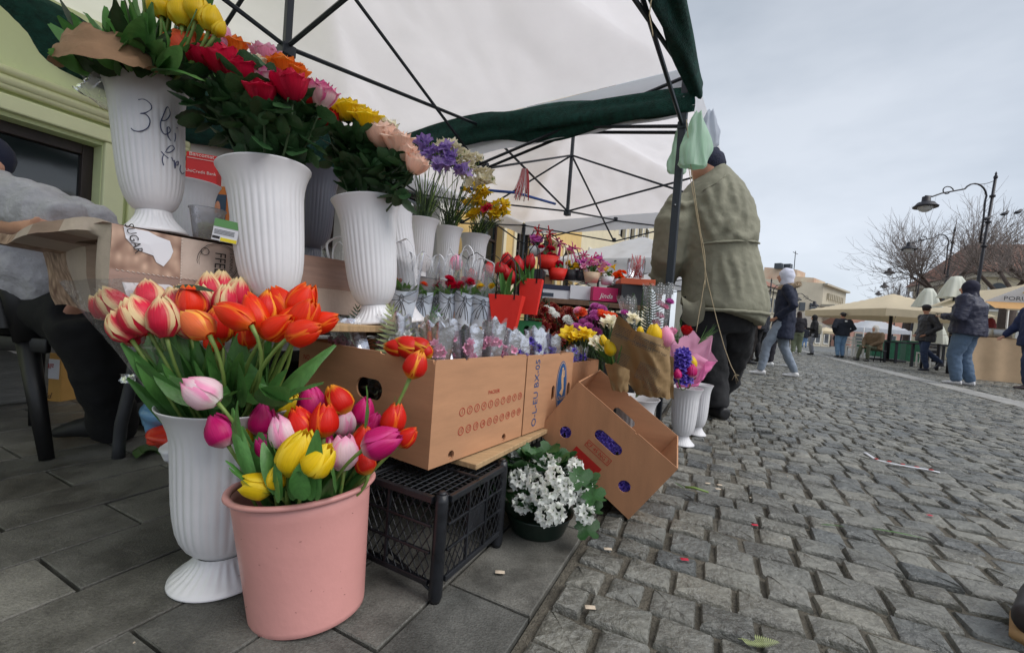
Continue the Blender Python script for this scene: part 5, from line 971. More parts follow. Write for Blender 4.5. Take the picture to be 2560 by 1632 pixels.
# top left bunch: yellow tulips, kraft band
ty = thing('wrapped_bouquet', 'bouquet of yellow tulips banded with brown kraft paper in the leftmost vase', 'bouquet', top3-UP*.05)
for x, y, ln, th in ((398, 10, 68, 100), (452, 26, 78, 95), (492, 18, 70, 85), (528, 46, 66, 80), (549, 70, 44, 60), (430, -70, 80, 92), (350, -60, 80, 100), (500, -80, 80, 85)): tulip('yel', x, y, .97, ln, th, top3-UP*.04, '', '', parent=ty, nl=1)
tulip('pk', 556, 92, 1.05, 60, 60, top3-UP*.04, '', '', parent=ty, nl=0)
random.seed(44)
for i in range(70):
    x1 = rr(120, 540); leaf_at(ty, 330+(x1-330)*.35+rr(-20, 20), 190+rr(-15, 10), x1, rr(-30, 110)+abs(x1-350)*.12, .98+rr(-.05, .1), .92+rr(-.08, .16), rr(.03, .055), rr(0, 6), LT[random.randrange(6)] if i % 3 else LD[i % 4])
b = MB(); kc_ = P(285, 168, .95)
def band(u, v):
    an = pi+u*pi; e = 1-.25*v; x = cos(an)*.112*e; w_ = .05*(sin(u*pi)**.7); return P(292+5*v, 166, .95)+CRt*x*1.0-V((0, 1, 0))*(.1*sin(u*pi)*e)*(-1 if False else 1)+CUp*((v-.5)*(.02+w_*1.1)+.012-.022*u+.02*noise.noise(V((u*6, v*5, 1)))+.006*noise.noise(V((u*25, v*9, 1))))
b.grid(band, 40, 10); b.build('kraft_band', kraft2, ty)
b = MB(); b.grid(lambda u, v: P(195+75*u+12*v, 185+110*v*(.4+.6*u), .98)+rv(.002)+V((0, .03*sin(u*5+v*4), 0)), 14, 14); b.build('plastic_sleeve', cello_f, ty)
b = MB()
# ------------------------------------------------------------------ freesias
FM = {k_: [funnel_mesh(m_, 80+i) for i in (0, 1)] for k_, m_ in (('lilac', P_PUR), ('cream', P_CREAM), ('yellow', P_YEL), ('white', P_WH), ('violet', P_VIO), ('pink', P_PINK), ('red', P_CRIM))}
def freesia(kind, px, py, d, root, label, group, sz=.038, n_=5, th=80):
    tip = P(px, py, d); t = thing('freesia', label, 'freesia', root, group); ax = (tip-V(root)).normalized(); side = imgdir(th-60, -.3); pts = bez(root, V(root)+(tip-V(root))*.6+rv(.02), tip, 6); b = MB(); b.tube(pts, .0018, 5); b.tube(bez(tip, tip+ax*.02, tip+side*.045), .0014, 4); 
    for k_ in range(3): p_ = tip+side*(.04+.012*k_); b.ell(p_+UP*.006, .004-.0007*k_, .004, .008, 6)
    b.build('stem', stem_m, t)
    for i in range(n_): p_ = tip+side*(i*.012-.012)+rv(.008); inst(FM[kind][i % 2], 'bloom', t, m4(p_, (UP+rv(.8)-V((0, .5, 0))).normalized(), rr(0, 6), sz*rr(.8, 1.15)))
    return t
random.seed(51); e1, e2, e3 = [x-UP*.05 for x in EV]
i = 0; words = ['topmost', 'left', 'upper right', 'middle', 'lower left', 'lowest', 'right', 'low right', 'back', 'far right', 'leaning']
for kd, col_, lst, root in (('lilac', 'lilac', ((1050, 378), (1076, 398), (1110, 392), (1104, 432), (1147, 440), (1062, 402), (1122, 408), (1090, 420)), e1), ('cream', 'cream white', ((1097, 380), (1154, 405), (1168, 426), (1203, 446), (1189, 468), (1134, 396), (1180, 412), (1208, 462), (1160, 450), (1120, 380)), e2)):
    for j, (x, y) in enumerate(lst): freesia(kd, x, y, 1.98 if kd == 'lilac' else 2.12, root, f'{words[j]} {col_} freesia of the bunch right of the peach roses', 'freesias in the back vases', .058)
for j, (x, y) in enumerate(((1190, 517), (1211, 539), (1246, 525), (1183, 549), (1172, 520), (1228, 548), (1200, 500), (1240, 545), (1180, 480))): freesia('yellow', x, y, 2.3, e3, f'{words[j]} yellow freesia of the low bunch at the tent leg', 'freesias in the back vases', .06)
freesia('red', 1218, 526, 2.26, e3, 'single dark red freesia among the yellow ones', 'freesias in the back vases', .04, 3)
for nm, root, x0, x1, y0, y1, d in (('grassy stems below the lilac freesias', e1, 1030, 1110, 420, 520, 2.0), ('grassy stems below the cream freesias', e2, 1080, 1200, 440, 540, 2.15), ('grassy stems below the yellow freesias', e3, 1170, 1260, 530, 570, 2.35)):
    b = MB()
    for i in range(70):
        tp = P(rr(x0, x1), rr(y0, y1), d+rr(-.06, .06)); q_ = V(root)+V((rr(-.03, .03), rr(-.03, .03), 0)); b.tube(bez(q_, q_+UP*.08, tp, 4), [.003, .003, .0024, .002, .001], 3, flat=CRt)
    tag(b.build('freesia_greenery', stem_d, origin=root), nm, 'greenery')
# ================================================================== CRATE, BOARD, CARTONS
def slot(cx, cy, w, h, n=8):
    r = min(w, h)/2; pts = []
    for (sx_, sy_, a0) in ((1, -1, -90), (1, 1, 0), (-1, 1, 90), (-1, -1, 180)):
        for i in range(n//2+1): a = radians(a0+90*i/(n//2)); pts.append((cx+sx_*(w/2-r)+cos(a)*r, cy+sy_*(h/2-r)+sin(a)*r))
    return pts
def carton(name, label, O, A, B_, C, la, lb, lc, holes={}, mt=None, cat='carton', group=None, lid=False, notch=True):
    """open topped box; A x B base, C up.  sides: f (B=0), b (B=lb), l (A=0), r (A=la)"""
    t = thing(name, label, cat, O, group); A, B_, C = [x.normalized() for x in (A, B_, C)]; th = .005; mt = mt or card
    def rect(w, h): 
        p = [(0, 0), (w, 0), (w, h*.96), (w-.004, h)] + ([(w*.7, h), (w*.69, h-.006), (w*.66, h-.004), (w*.655, h), (w*.3, h), (w*.295, h-.005), (w*.27, h-.005), (w*.265, h)] if notch else []) + [(.004, h), (0, h*.96)]
        return p
    for nm, o, ex, w in (('f', O, A, la), ('b', O+B_*lb+A*la, -A, la), ('l', O+B_*lb, -B_, lb), ('r', O+A*la, B_, lb)):
        b = MB(); inw = th if nm in 'lr' else 0
        b.panel(o+ex*inw, ex, C, rect(w-2*inw, lc), holes.get(nm, []), th*-0+.0, 0) if False else None
        nn = ex.cross(C).normalized(); b.panel(o+ex*inw-nn*th, ex, C, rect(w-2*inw, lc), [[(x-inw, y) for x, y in hp] for hp in holes.get(nm, [])], th); b.build('side_wall', mt, t, smooth=False, bevel=.0012)
    b = MB(); b.box(O+A*la/2+B_*lb/2+C*.006, la-.012, lb-.012, .006, (A, B_, C)); b.build('bottom', mt, t, smooth=False); return t
# crate
cc = G(1090, 1522); cu = V((.465, .885, 0)).normalized(); cv = V((-cu.y, cu.x, 0)); CL, CW, CHh = .29, .42, .222
tcr = thing('plastic_crate', 'upturned black lattice plastic crate under the big carton', 'crate', cc)
def cpt(a, b_, z): return cc+cu*a+cv*b_+UP*z
for a, b_ in ((.016, .016), (CL-.016, .016), (.016, CW-.016), (CL-.016, CW-.016)):
    b = MB(); b.tube([cpt(a, b_, 0), cpt(a, b_, .012), cpt(a, b_, CHh-.012), cpt(a, b_, CHh+.004)], [.011, .0145, .014, .012], 12); b.tube([cpt(a, b_, CHh+.003), cpt(a, b_, CHh+.009)], [.01, .008], 10); b.build('corner_post', black_pl, tcr)
def face(o, ex, w, nn, z0, z1, midp=True):
    b = MB(); 
    for z, hgt, pr_ in ((z0, .012, .008), (z0+(z1-z0)*.36, .006, .006), (z0+(z1-z0)*.68, .006, .006), (z1, .014, .012)): b.box(o+ex*w/2+UP*z, w, pr_, hgt, (ex, nn, UP))
    b.build('rail', black_pl, tcr, smooth=False, bevel=.0015); b = MB()
    for k_ in (.33, .66): b.box(o+ex*w*k_+UP*(z0+z1)/2, .006, .007, z1-z0, (ex, nn, UP))
    b.build('rib', black_pl, tcr, smooth=False); b = MB(); st = .021; H_ = z1-z0; n = int((w+H_)/st)
    for i in range(n):
        for sg in (1, -1):
            x0, x1 = i*st-H_*.6, i*st; p0, p1 = (x0, z0), (x1, z1)
            if sg < 0: p0, p1 = (x1, z0), (x0, z1)
            def clip(p, q):
                (ax_, az), (bx, bz) = p, q; L0, L1 = 0., 1.; dx = bx-ax_
                for lo, hi in ((0, w),):
                    if abs(dx) < 1e-9: return None
                    t0, t1 = sorted(((lo-ax_)/dx, (hi-ax_)/dx)); L0, L1 = max(L0, t0), min(L1, t1)
                if L0 >= L1: return None
                return (ax_+dx*L0, az+(bz-az)*L0), (ax_+dx*L1, az+(bz-az)*L1)
            r_ = clip(p0, p1)
            if r_: (a_, b0), (c_, d_) = r_; b.tube([o+ex*a_+UP*b0, o+ex*c_+UP*d_], .0013, 4)
    b.build('lattice', black_pl, tcr, smooth=False)
    if midp: b = MB(); b.box(o+ex*w*.5+nn*.001+UP*(z0+H_*.5), w*.3, .003, H_*.3, (ex, nn, UP)); b.build('label_plate', black_pl, tcr, smooth=False, bevel=.003)
face(cpt(.03, .006, 0), cu, CL-.06, cv, .045, CHh-.008); face(cpt(.03, CW-.006, 0), cu, CL-.06, cv, .045, CHh-.008, False); face(cpt(.006, .03, 0), cv, CW-.06, cu, .04, CHh-.008, False); face(cpt(CL-.006, .03, 0), cv, CW-.06, cu, .04, CHh-.008, False)
b = MB(); 
for i in range(17): x = .01+(CL-.02)*i/16; b.tube([cpt(x, .01, CHh-.004), cpt(x, CW-.01, CHh-.004)], .0014, 4)
for i in range(24): y = .01+(CW-.02)*i/23; b.tube([cpt(.01, y, CHh-.002), cpt(CL-.01, y, CHh-.002)], .0014, 4)
b.tube([cpt(CL*.5, .01, CHh), cpt(CL*.5, CW-.01, CHh)], .004, 6); b.tube([cpt(.01, CW*.5, CHh), cpt(CL-.01, CW*.5, CHh)], .004, 6); b.build('bottom_grid', black_pl, tcr, smooth=False)
b = MB(); b.tube([cpt(.016, .03, .02), cpt(.05, .2, .045)], .004, 5); b.tube([cpt(.016, .03, .035), cpt(.016, .21, .045)], .004, 5); b.build('lower_brace', black_pl, tcr)
# plywood board
N1 = P(1070, 1178, .935); N1.z = .245; Hc = .247
pb_ = [G(1147, 1148, .232), G(1207, 1161, .232), G(1350, 1088, .232)]; d_ = (pb_[2]-pb_[1]).normalized(); nrm_ = V((-d_.y, d_.x, 0)); o_ = pb_[1]
b = MB(); b.box(o_+d_*.25+nrm_*.12-UP*.0+UP*.001, .56, .24, .014, (d_, nrm_, UP)); tag(b.build('plywood_board', plywood, smooth=False, bevel=.002), 'rough plywood board sticking out between the crate and the cartons', 'board')
# carton 1 and 2, 3
sl1 = slot(.27, .155, .1, .05)
half = lambda cx, cy, r, up=True: [(cx+cos(radians(a))*r, cy+sin(radians(a))*r) for a in range(0, 360, 30)]
c1_ = carton('carton', 'large brown carton with rows of red circled numbers standing on the crate', N1, U, Vv, UP, .395, .54, Hc, {'f': [slot(.075, .016, .022, .024), slot(.30, .014, .02, .022)], 'l': [slot(.54-.22, .15, .1, .052)]}, card, group='brown fruit cartons of the stall')
N2 = N1+U*.402; c2_ = carton('carton', 'brown carton with blue code lettering and oval blue emblem behind the numbered one', N2, U, Vv, UP, .33, .5, Hc-.003, {'f': [slot(.185, .11, .022, .05), slot(.305, .11, .022, .05)]}, card, group='brown fruit cartons of the stall')
N3 = N2+U*.34-Vv*-.02; c3_ = carton('carton', 'plain brown carton just showing behind the tilted one', N3, U, Vv, UP, .3, .4, Hc-.045, {}, card2, group='brown fruit cartons of the stall')
# supports under cartons 2/3: second crate (dark)
tb2 = thing('plastic_crate', 'black plastic crate in the dark under the lettered carton', 'crate', N2-UP*N2.z+Vv*.1)
for a in (0.02, .5):
    for b_ in (.12, .42): b = MB(); b.tube([N2-UP*N2.z+U*a+Vv*b_, N2+U*a+Vv*b_-UP*.02], .016, 8); b.build('corner_post', black_pl, tb2)
b = MB()
for z in (.03, .12, .21):
    b.box(N2-UP*N2.z+U*.26+Vv*.12+UP*z, .5, .006, .02, (U, Vv, UP)); b.box(N2-UP*N2.z+U*.02+Vv*.27+UP*z, .006, .3, .02, (U, Vv, UP)); b.box(N2-UP*N2.z+U*.26+Vv*.42+UP*z, .5, .006, .02, (U, Vv, UP))
for i in range(14): b.box(N2-UP*N2.z+U*(.03+i*.036)+Vv*.12+UP*.12, .005, .004, .2, (U, Vv, UP))
b.box(N2-UP*.016+U*.26+Vv*.27, .52, .34, .02, (U, Vv, UP)); b.build('slats', black_pl, tb2, smooth=False)
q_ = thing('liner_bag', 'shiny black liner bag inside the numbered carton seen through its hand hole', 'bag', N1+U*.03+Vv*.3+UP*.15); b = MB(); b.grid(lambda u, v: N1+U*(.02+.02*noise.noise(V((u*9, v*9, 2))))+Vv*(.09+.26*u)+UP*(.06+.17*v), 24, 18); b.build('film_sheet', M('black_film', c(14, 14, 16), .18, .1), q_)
# print on carton 1
fo = N1-Vv*.0005
def ring(b, cen, ex, ey, r, w=.0016): n = 20; nn = ex.cross(ey); vs = [cen+ex*(cos(2*pi*i/n)*q_)+ey*(sin(2*pi*i/n)*q_)+nn*.0006 for q_ in (r, r-w) for i in range(n)]; b.add(vs, [(i, (i+1) % n, (i+1) % n+n, i+n) for i in range(n)])
b = MB(); text(c1_, 'PACKER', fo+U*.235+UP*(Hc*.615), U, UP, .0145, print_red)
for r_i, (z, n0, n1) in enumerate(((.47, 1, 10), (.28, 11, 20))):
    for i in range(n0, n1+1):
        ce = fo+U*(.105+(i-n0)*.0295)+UP*(Hc*(z+.004*(i-n0))); ring(b, ce, U, UP, .0105); text(c1_, str(i if i < 20 else 20), ce, U, UP, .0155 if i < 10 else .0145, print_red, sx=.8)
b.build('number_rings', print_red, c1_, smooth=False)
text(c1_, 'NO', N1+Vv*.5-U*.0005+UP*Hc*.8, -Vv, UP, .02, print_red)
# print on carton 2
fo2 = N2-Vv*.0005; text(c2_, 'O-L-EU BX-05', fo2+U*.066+UP*Hc*.5, UP, -U, .039, print_blue, sx=.92)
b = MB(); ce = fo2+U*.245+UP*Hc*.52; n = 36
def oval(b, cen, rx, ry, lift, m): vs = [cen-Vv*lift+U*(cos(2*pi*i/n)*rx)+UP*(sin(2*pi*i/n)*ry) for i in range(n)]; b.add(vs, [tuple(range(n))], m=m)
oval(b, ce, .041, .088, .0006, 0); oval(b, ce, .0375, .084, .0009, 1); oval(b, ce, .035, .081, .0012, 0); b.build('oval_emblem', [print_blue, card_in], c2_, smooth=False)
b = MB()
b.tube([ce-Vv*.0016+U*.002+UP*.055, ce-Vv*.0016+U*.0+UP*.03], [(.006, .0006), (.009, .0006)], 8, flat=U); b.tube([ce-Vv*.0016+UP*.03, ce-Vv*.0016+U*.008-UP*.01, ce-Vv*.0016-U*.004-UP*.03], [(.009, .0006), (.008, .0006), (.014, .0006)], 8, flat=U); b.tube([ce-Vv*.0016+U*.004+UP*.028, ce-Vv*.0016+U*.016+UP*.035, ce-Vv*.0016+U*.014+UP*.055], [(.003, .0006)]*3, 6, flat=U); b.ell(ce-Vv*.0016+U*.001+UP*.06, .006, .0006, .006, 10, (U, Vv, UP)); b.build('figure_print', card_in, c2_, smooth=False)
text(c2_, 'Chiquita', ce-Vv*.0015-UP*.042, U, UP, .021, card_in, shear=.2, sx=.85)
# tilted carton
OA = G(1571, 1303); OA.z = .006; Ap = P(1341, 1078, 1.40); Bp = P(1460, 936, 1.345)
eA = (Ap-OA); la = eA.length; eA.normalize(); eC = (Bp-Ap); eC = (eC-eA*eC.dot(eA)); lc_ = .225; eC.normalize(); eBk = V((.40, .917, 0)); eBk = (eBk-eA*eBk.dot(eA)-eC*eBk.dot(eC)).normalized()
hs_ = [slot(la*.26, lc_*.5, .036, .042, 12), slot(la*.53, lc_*.5, .098, .04, 12), slot(la*.845, lc_*.5, .036, .036, 12)]
# A axis from top-left (Ap) to ground corner so that the print reads down the slope
OT_ = Ap; A_ = -eA
ct_ = thing('carton', 'tilted brown carton with red stamp leaning open over the cobbles', 'carton', Ap, 'brown fruit cartons of the stall')
def tpanel(o, ex, ey, w, h, holes, nn, name='side_wall', mt=card2):
    b = MB(); ex, ey = ex.normalized(), ey.normalized(); nv = ex.cross(ey)
    b.panel(o-nv*.005, ex, ey, [(0, 0), (w, 0), (w, h), (w*.62, h), (w*.615, h-.004), (w*.6, h-.004), (w*.595, h), (0, h)], holes, .005); b.build(name, mt, ct_, smooth=False, bevel=.0012)
lb_ = .40
tpanel(Ap, A_, eC, la, lc_, [[(la-x, y) for x, y in h_] for h_ in [slot(la*.81, lc_*.3, .038, .04, 12), slot(la*.503, lc_*.62, .1, .036, 12), slot(la*.19, lc_*.31, .038, .038, 12)]], None)
tpanel(Ap+A_*la+eBk*lb_, -A_, eC, la, lc_, [slot(la*.50, lc_*.62, .1, .034, 12)], None, mt=card); tpanel(Ap+eBk*(lb_-.006), -eBk, eC, lb_-.012, lc_, [], None); tpanel(Ap+A_*la+eBk*.006, eBk, eC, lb_-.012, lc_, [slot(lb_*.5, lc_*.6, .09, .03)], None, mt=card)
b = MB(); b.box(Ap+A_*la/2+eBk*lb_/2+eC*.006, la-.012, lb_-.012, .006, (A_, eBk, eC)); b.build('bottom', card2, ct_, smooth=False)
nv = A_.cross(eC)
def tp(x, y): return Ap+A_*x+eC*y+nv*.0012
b = MB(); bx, by, bw, bh = la*.37, lc_*.36, .092, .022
for x, y, w, h in ((bx, by, bw, .0018), (bx, by+bh, bw, .0018), (bx, by, .0018, bh), (bx+bw, by, .0018, bh+.0018)): b.add([tp(x, y), tp(x+w, y), tp(x+w, y+h), tp(x, y+h)], [(0, 1, 2, 3)])
b.build('stamp_frame', print_red, ct_, smooth=False); text(ct_, 'CF 45 NG 3', tp(bx+bw/2, by+bh*.52), A_, eC, .0185, print_red, sx=.95)
b = MB(); x0, y0 = la*.33, -.0; b.add([tp(x0, .004), tp(x0+.104, .004), tp(x0+.104, .06), tp(x0, .06)], [(0, 1, 2, 3)]); b.build('red_block', print_red, ct_, smooth=False)
b = MB(); b.box(Ap+A_*la*.5+eC*lc_*.5+eBk*.045, la*.85, lc_*.85, .006, (A_, eC, eBk)); tag(b.build('added_dark_backing', blk), 'dark backing added behind the hyacinths inside the tilted carton', 'backing')  # added dark panel, so the carton holes read dark behind the florets
th_ = thing('hyacinth_bunch', 'violet hyacinths lying inside the tilted carton, seen through its holes', 'hyacinths', Ap+A_*la*.5+eBk*.04)
for cx, cy in ((la*.19, lc_*.3), (la*.54, lc_*.62), (la*.81, lc_*.31), (la*.45, lc_*.62), (la*.5, lc_*.62)):
    for i in range(38): 
        a = rr(0, 2*pi); q_ = sqrt(rr(0, 1)); p_ = Ap+A_*(cx+cos(a)*q_*.033)+eC*(cy+sin(a)*q_*.03)+eBk*rr(.022, .035); inst(FM['violet'][i % 2], 'floret', th_, m4(p_, (-eBk+rv(.6)).normalized(), rr(0, 6), rr(.014, .02)))
# ------------------------------------------------------------------ white hyacinth bowl
bw_ = P(1345, 1295, 1.2); bw_.z = 0; t = thing('plant_bowl', 'dark bowl of white hyacinths and ivy leaves on the paving under the tilted carton', 'potted flowers', bw_)
b = MB(); b.lathe(bw_, [(.001, 0), (.075, 0), (.08, .01), (.095, .05), (.1, .056), (.09, .056), (.07, .03), (.001, .03)], 40); b.build('bowl', M('dark_green_bowl', c(16, 34, 26), .35, .1), t)
HY = []
def floret_cluster(b, cen, ax, R, L_, n_, sz):
    x, y, z = frame(ax)
    for i in range(n_):
        a = i*2.4; h = (i+.5)/n_; r = R*(1-.35*h**2); d = (x*cos(a)+y*sin(a))*.9+z*(.2+.5*h); d.normalize(); p0 = cen+z*(L_*h)+(x*cos(a)+y*sin(a))*r*.55; e, g, _ = frame(d)
        for k_ in range(5):
            an = k_*1.257+i; q_ = e*cos(an)+g*sin(an); s_ = d.cross(q_); b.grid(lambda u, v: p0+d*(sz*(.3+.7*sin(v*1.6)))+q_*(sz*(.15+.95*v**1.5))+s_*((u-.5)*sz*.85*sin(pi*(.15+.8*v))), 1, 3)
def hyacinth(parent, cen, ax, R, L_, n_, sz, mt, name='flower_spike'): b = MB(); floret_cluster(b, V(cen), ax, R, L_, n_, sz); return b.build(name, mt, parent)
random.seed(61)
for x, y, d in ((1298, 1208, 1.12), (1340, 1215, 1.1), (1385, 1195, 1.08), (1372, 1232, 1.08), (1410, 1246, 1.1), (1435, 1215, 1.12), (1452, 1262, 1.12), (1385, 1285, 1.05), (1360, 1292, 1.06), (1312, 1262, 1.1), (1335, 1180, 1.15), (1368, 1168, 1.17), (1300, 1178, 1.2), (1400, 1180, 1.2), (1432, 1180, 1.15), (1295, 1150, 1.22), (1350, 1242, 1.08), (1452, 1232, 1.15), (1405, 1225, 1.07), (1455, 1285, 1.08)):
    p_ = P(x, y, d); hyacinth(t, p_, (p_-bw_-UP*.02).normalized()+rv(.3), .02, .03, 13, .0125, P_WH)
for i in range(130):
    a = rr(0, 2*pi); q_ = rr(.02, .115); z = .06+.13*(1-(q_/.14)**2)+rr(-.03, .02); p_ = bw_+V((cos(a)*q_, sin(a)*q_*.9, z)); dr = V((cos(a), sin(a), rr(.1, .8))).normalized(); inst(LI[i % 3], 'leaf', t, m4(p_, dr, rr(-.5, .5), rr(.05, .085)))
for x, y in ((1445, 1190), (1470, 1215), (1478, 1240), (1462, 1310), (1470, 1265)): inst(LI[0], 'leaf', t, m4(P(x-25, y, 1.1), imgdir(rr(-20, 40), -.2), rr(0, 1), .075))
# ================================================================== PLANK SHELF AND TABLE
F0 = G(700, 800, .55); F0 = V((-.56, .87, 0)); 
S0 = V((-.43, 1.07, .54)); b = MB(); b.box(S0+U*.42+Vv*.17-UP*.0, 1.2, .33, .018, (U, Vv, UP)); tag(b.build('plank', plywood, smooth=False, bevel=.002), 'long plank shelf carrying the vases and gift pots above the cartons', 'shelf')
ts = thing('shelf_support', 'dark stacked crates under the plank shelf behind the cartons', 'crate', S0-UP*.54+Vv*.5)
for i in range(1, 4):
    b = MB(); o_ = S0-UP*.54+U*(-.2+i*.42)+Vv*.5; b.box(o_+UP*.1, .4, .3, .2, (U, Vv, UP)); b.box(o_+UP*.31, .4, .3, .2, (U, Vv, UP)); b.build('crate_box', blk, ts, smooth=False, bevel=.01)
b = MB(); b.box(S0-UP*.025+U*.42+Vv*.3, 1.1, .05, .03, (U, Vv, UP)); b.build('batten', oldwood, ts, smooth=False)
TCn = G(275, 556, .735); TCn = V((TCn.x, TCn.y, 0)); tt = thing('table', 'vendor table covered with printed oilcloth', 'table', TCn)
b = MB(); b.box(TCn+U*.95+Vv*.38+UP*.715, 1.88, .74, .02, (U, Vv, UP)); b.build('tabletop', oldwood, tt, smooth=False)
steel = M('grey_steel_leg', c(86, 88, 92), .4, .1, 8, metal=.5)
for a, b_ in ((1.8, .06), (1.8, .7)): b = MB(); b.tube([TCn+U*a+Vv*b_+UP*.7, TCn+U*a+Vv*b_], .014, 8); b.build('leg', steel, tt)
lg = [P(330, 950, 1.45), P(318, 1000, 1.45), P(303, 1060, 1.46), P(298, 1110, 1.48)]; b = MB(); b.tube([P(345, 860, 1.4)]+lg+[V((lg[-1].x, lg[-1].y, 0))], .019, 10); b.build('bent_leg', steel, tt); b = MB(); b.tube([lg[0], P(470, 1000, 1.15)], .011, 8); b.build('brace', steel, tt)
# oilcloth: patchwork print (geometry follows the cloth, squares are flat print)
m_cl = [M('cloth_taupe', c(170, 146, 134), .5, .1, 14, .15, 60), M('cloth_linen', c(184, 166, 154), .5, .06, 30, .15, 60), M('cloth_wood', c(150, 122, 110), .5, .14, 7, .1, 60, aniso=(1, 1, 12))]
def knit(name):
    mt = M(name, c(176, 140, 118), .6, .1, 14); t_ = mt.node_tree; w_ = _n(t_, 'ShaderNodeTexVoronoi', feature='SMOOTH_F1'); w_.inputs['Scale'].default_value = 62; mp_ = _n(t_, 'ShaderNodeMapping'); mp_.inputs['Scale'].default_value = (1, 1, .6); tc_ = _n(t_, 'ShaderNodeTexCoord'); rp_ = _n(t_, 'ShaderNodeValToRGB'); rp_.color_ramp.elements[0].color = (*c(206, 174, 152), 1); rp_.color_ramp.elements[1].color = (*c(112, 80, 66), 1); rp_.color_ramp.elements[1].position = .75
    t_.links.new(tc_.outputs['Object'], mp_.inputs[0]); t_.links.new(mp_.outputs[0], w_.inputs[0]); t_.links.new(w_.outputs[0], rp_.inputs[0]); t_.links.new(rp_.outputs[0], t_.nodes['Principled BSDF'].inputs['Base Color']); return mt
m_cl.append(knit('cloth_knit_print'))
t = thing('tablecloth', 'brown patchwork oilcloth with coffee and sugar print hanging over the table corner', 'tablecloth', TCn+UP*.735); zt_ = .733; hang = .17
def cw(a, z): return .010*sin(a*19)*(1-z)+.006*noise.noise(V((a*5, z*3, 1)))
def side_r(u, z): return TCn+U*u-Vv*(.012+cw(u, z))+UP*(zt_-hang+hang*z-.006*sin(u*9))
pat_ = [(0, .12, 3), (.12, .27, 1), (.27, .40, 3), (.40, .6, 2), (.6, .8, 1), (.8, 1.2, 0)]
b = MB()
for a, e, mi in pat_: b.grid(lambda u, v: side_r(a+(e-a)*u, .45+.55*v), 8, 5, m=mi)
for a, e, mi in ((0, .12, 2), (.12, .27, 0), (.27, .4, 2), (.4, .8, 1), (.8, 1.2, 2)): b.grid(lambda u, v: side_r(a+(e-a)*u, .45*v), 8, 5, m=mi)
def side_l(u, z): return TCn-Vv*.012*(1-min(1, u*4))+Vv*u-U*((.012+cw(u+3, z)+.05*z*sin(u*2.2)-(.07 if z < .82 else -.012-(1-z)*.12)*min(1, max(0, u-.03)*6))*min(1, u*9))+UP*(zt_-.20*(1-z)+.012*sin(u*8)*z+.01*noise.noise(V((u*7, z, 4))))
b.grid(lambda u, v: side_l(u*.72, v), 36, 22, m=1); b.m[-36*22:] = [(2 if 8 <= (i % 36) < 17 else 3 if (i % 36) >= 24 else 1) for i in range(36*22)]; b.grid(lambda u, v: TCn+U*(u*1.2-.013)+Vv*(v*.75-.012)+UP*(zt_+.002*sin(u*30)*sin(v*20)), 20, 12, m=0); b.build('cloth', m_cl, t, auto=60)
b = MB()
for i in range(95): q_ = side_r(.01+i*.0085, .45); b.tube([q_-Vv*.001, q_-Vv*.001+U*.005-UP*.003], .0008, 4)
for x in (.12, .27, .4):
    for i in range(24): q_ = side_r(x, i/24); b.tube([q_-Vv*.001, q_-Vv*.001+UP*.004+U*.002], .0008, 4)
b.build('stitched_lace_print', M('lace', c(206, 194, 184), .7), t)
jw = M('printed_jug_white', c(216, 216, 222), .45, .03)
def sr(u, z, l=.0018): return side_r(u, z)-Vv*l
b = MB(); pts = [(.018, 1.0), (.06, 1.0), (.075, .96), (.098, .93), (.105, .8), (.1, .7), (.088, .58), (.075, .62), (.07, .7), (.04, .74), (.022, .86)]; b.add([sr(.06, .82)]+[sr(u, z-.01) for u, z in pts], [(0, i+1, (i+1) % len(pts)+1) for i in range(len(pts))]); b.build('jug_print', jw, t, smooth=False); text(t, 'SUGAR', sr(.034, .86, .004), (U*.35-UP).normalized(), (U+UP*.35).normalized(), .022, print_black, sx=.9)
text(t, 'FFEE', sr(.2, .72, .004), -UP, U, .034, print_black, sx=.8); text(t, '# DRINKING', sr(.226, .74, .004), -UP, U, .011, print_black, sx=.8)
b = MB(); ring(b, sr(.198, .73, .003), U, UP, .046, .0012); ring(b, sr(.198, .73, .003), U, UP, .042, .0007); ring(b, sr(.168, .86, .003), U, UP, .009, .0014); b.build('cup_logo_print', print_black, t, smooth=False)
b = MB(); pts = [(.02, .3), (.1, .34), (.115, .3), (.118, .08), (.05, .02), (.03, .1)]; b.add([sr(u, z) for u, z in pts], [tuple(range(6))]); b.build('milk_jug_print', jw, t, smooth=False); text(t, 'MILK', sr(.088, .1, .004), -U, -UP, .02, print_dark, sx=.9)
# plastic cup with label, picture behind
pc = P(515, 603, 1.08); pc.z = .735; t = thing('plastic_cup', 'clear plastic cup with green label beside the second tall vase', 'cup', pc); b = MB(); b.lathe(pc, [(.001, .002), (.026, 0), (.038, .078), (.041, .08), (.041, .083), (.037, .08), (.025, .004)], 28); b.build('cup', cello_f, t); b = MB(); b.box(pc+UP*.02, .03, .03, .03); b.ell(pc+UP*.03, .026, .026, .02); b.build('grapes', M('pale_green_fruit', c(170, 186, 120), .4), t)
lx = V((.9, .1, -.12)).normalized(); lz = (UP-lx*UP.dot(lx)).normalized(); ly = lz.cross(lx); lc0 = P(565, 578, .99); b = MB(); b.box(lc0, .056, .002, .05, (lx, ly, lz)); b.build('label_card', jw, t, smooth=False); b = MB(); b.box(lc0+lz*.016-ly*.0013*1, .056, .001, .018, (lx, ly, lz)); b.build('label_top', M('label_green', c(92, 140, 84), .5), t, smooth=False); b = MB(); b.box(lc0-lz*.021+lx*.01-ly*.0013, .036, .001, .008, (lx, ly, lz)); b.build('label_price', M('label_yellow', c(226, 206, 40), .5), t, smooth=False)
b = MB()
for i in range(14): b.box(lc0-lz*.018-lx*(.026-i*.0012)-ly*.0014, .0006, .001, .006, (lx, ly, lz))
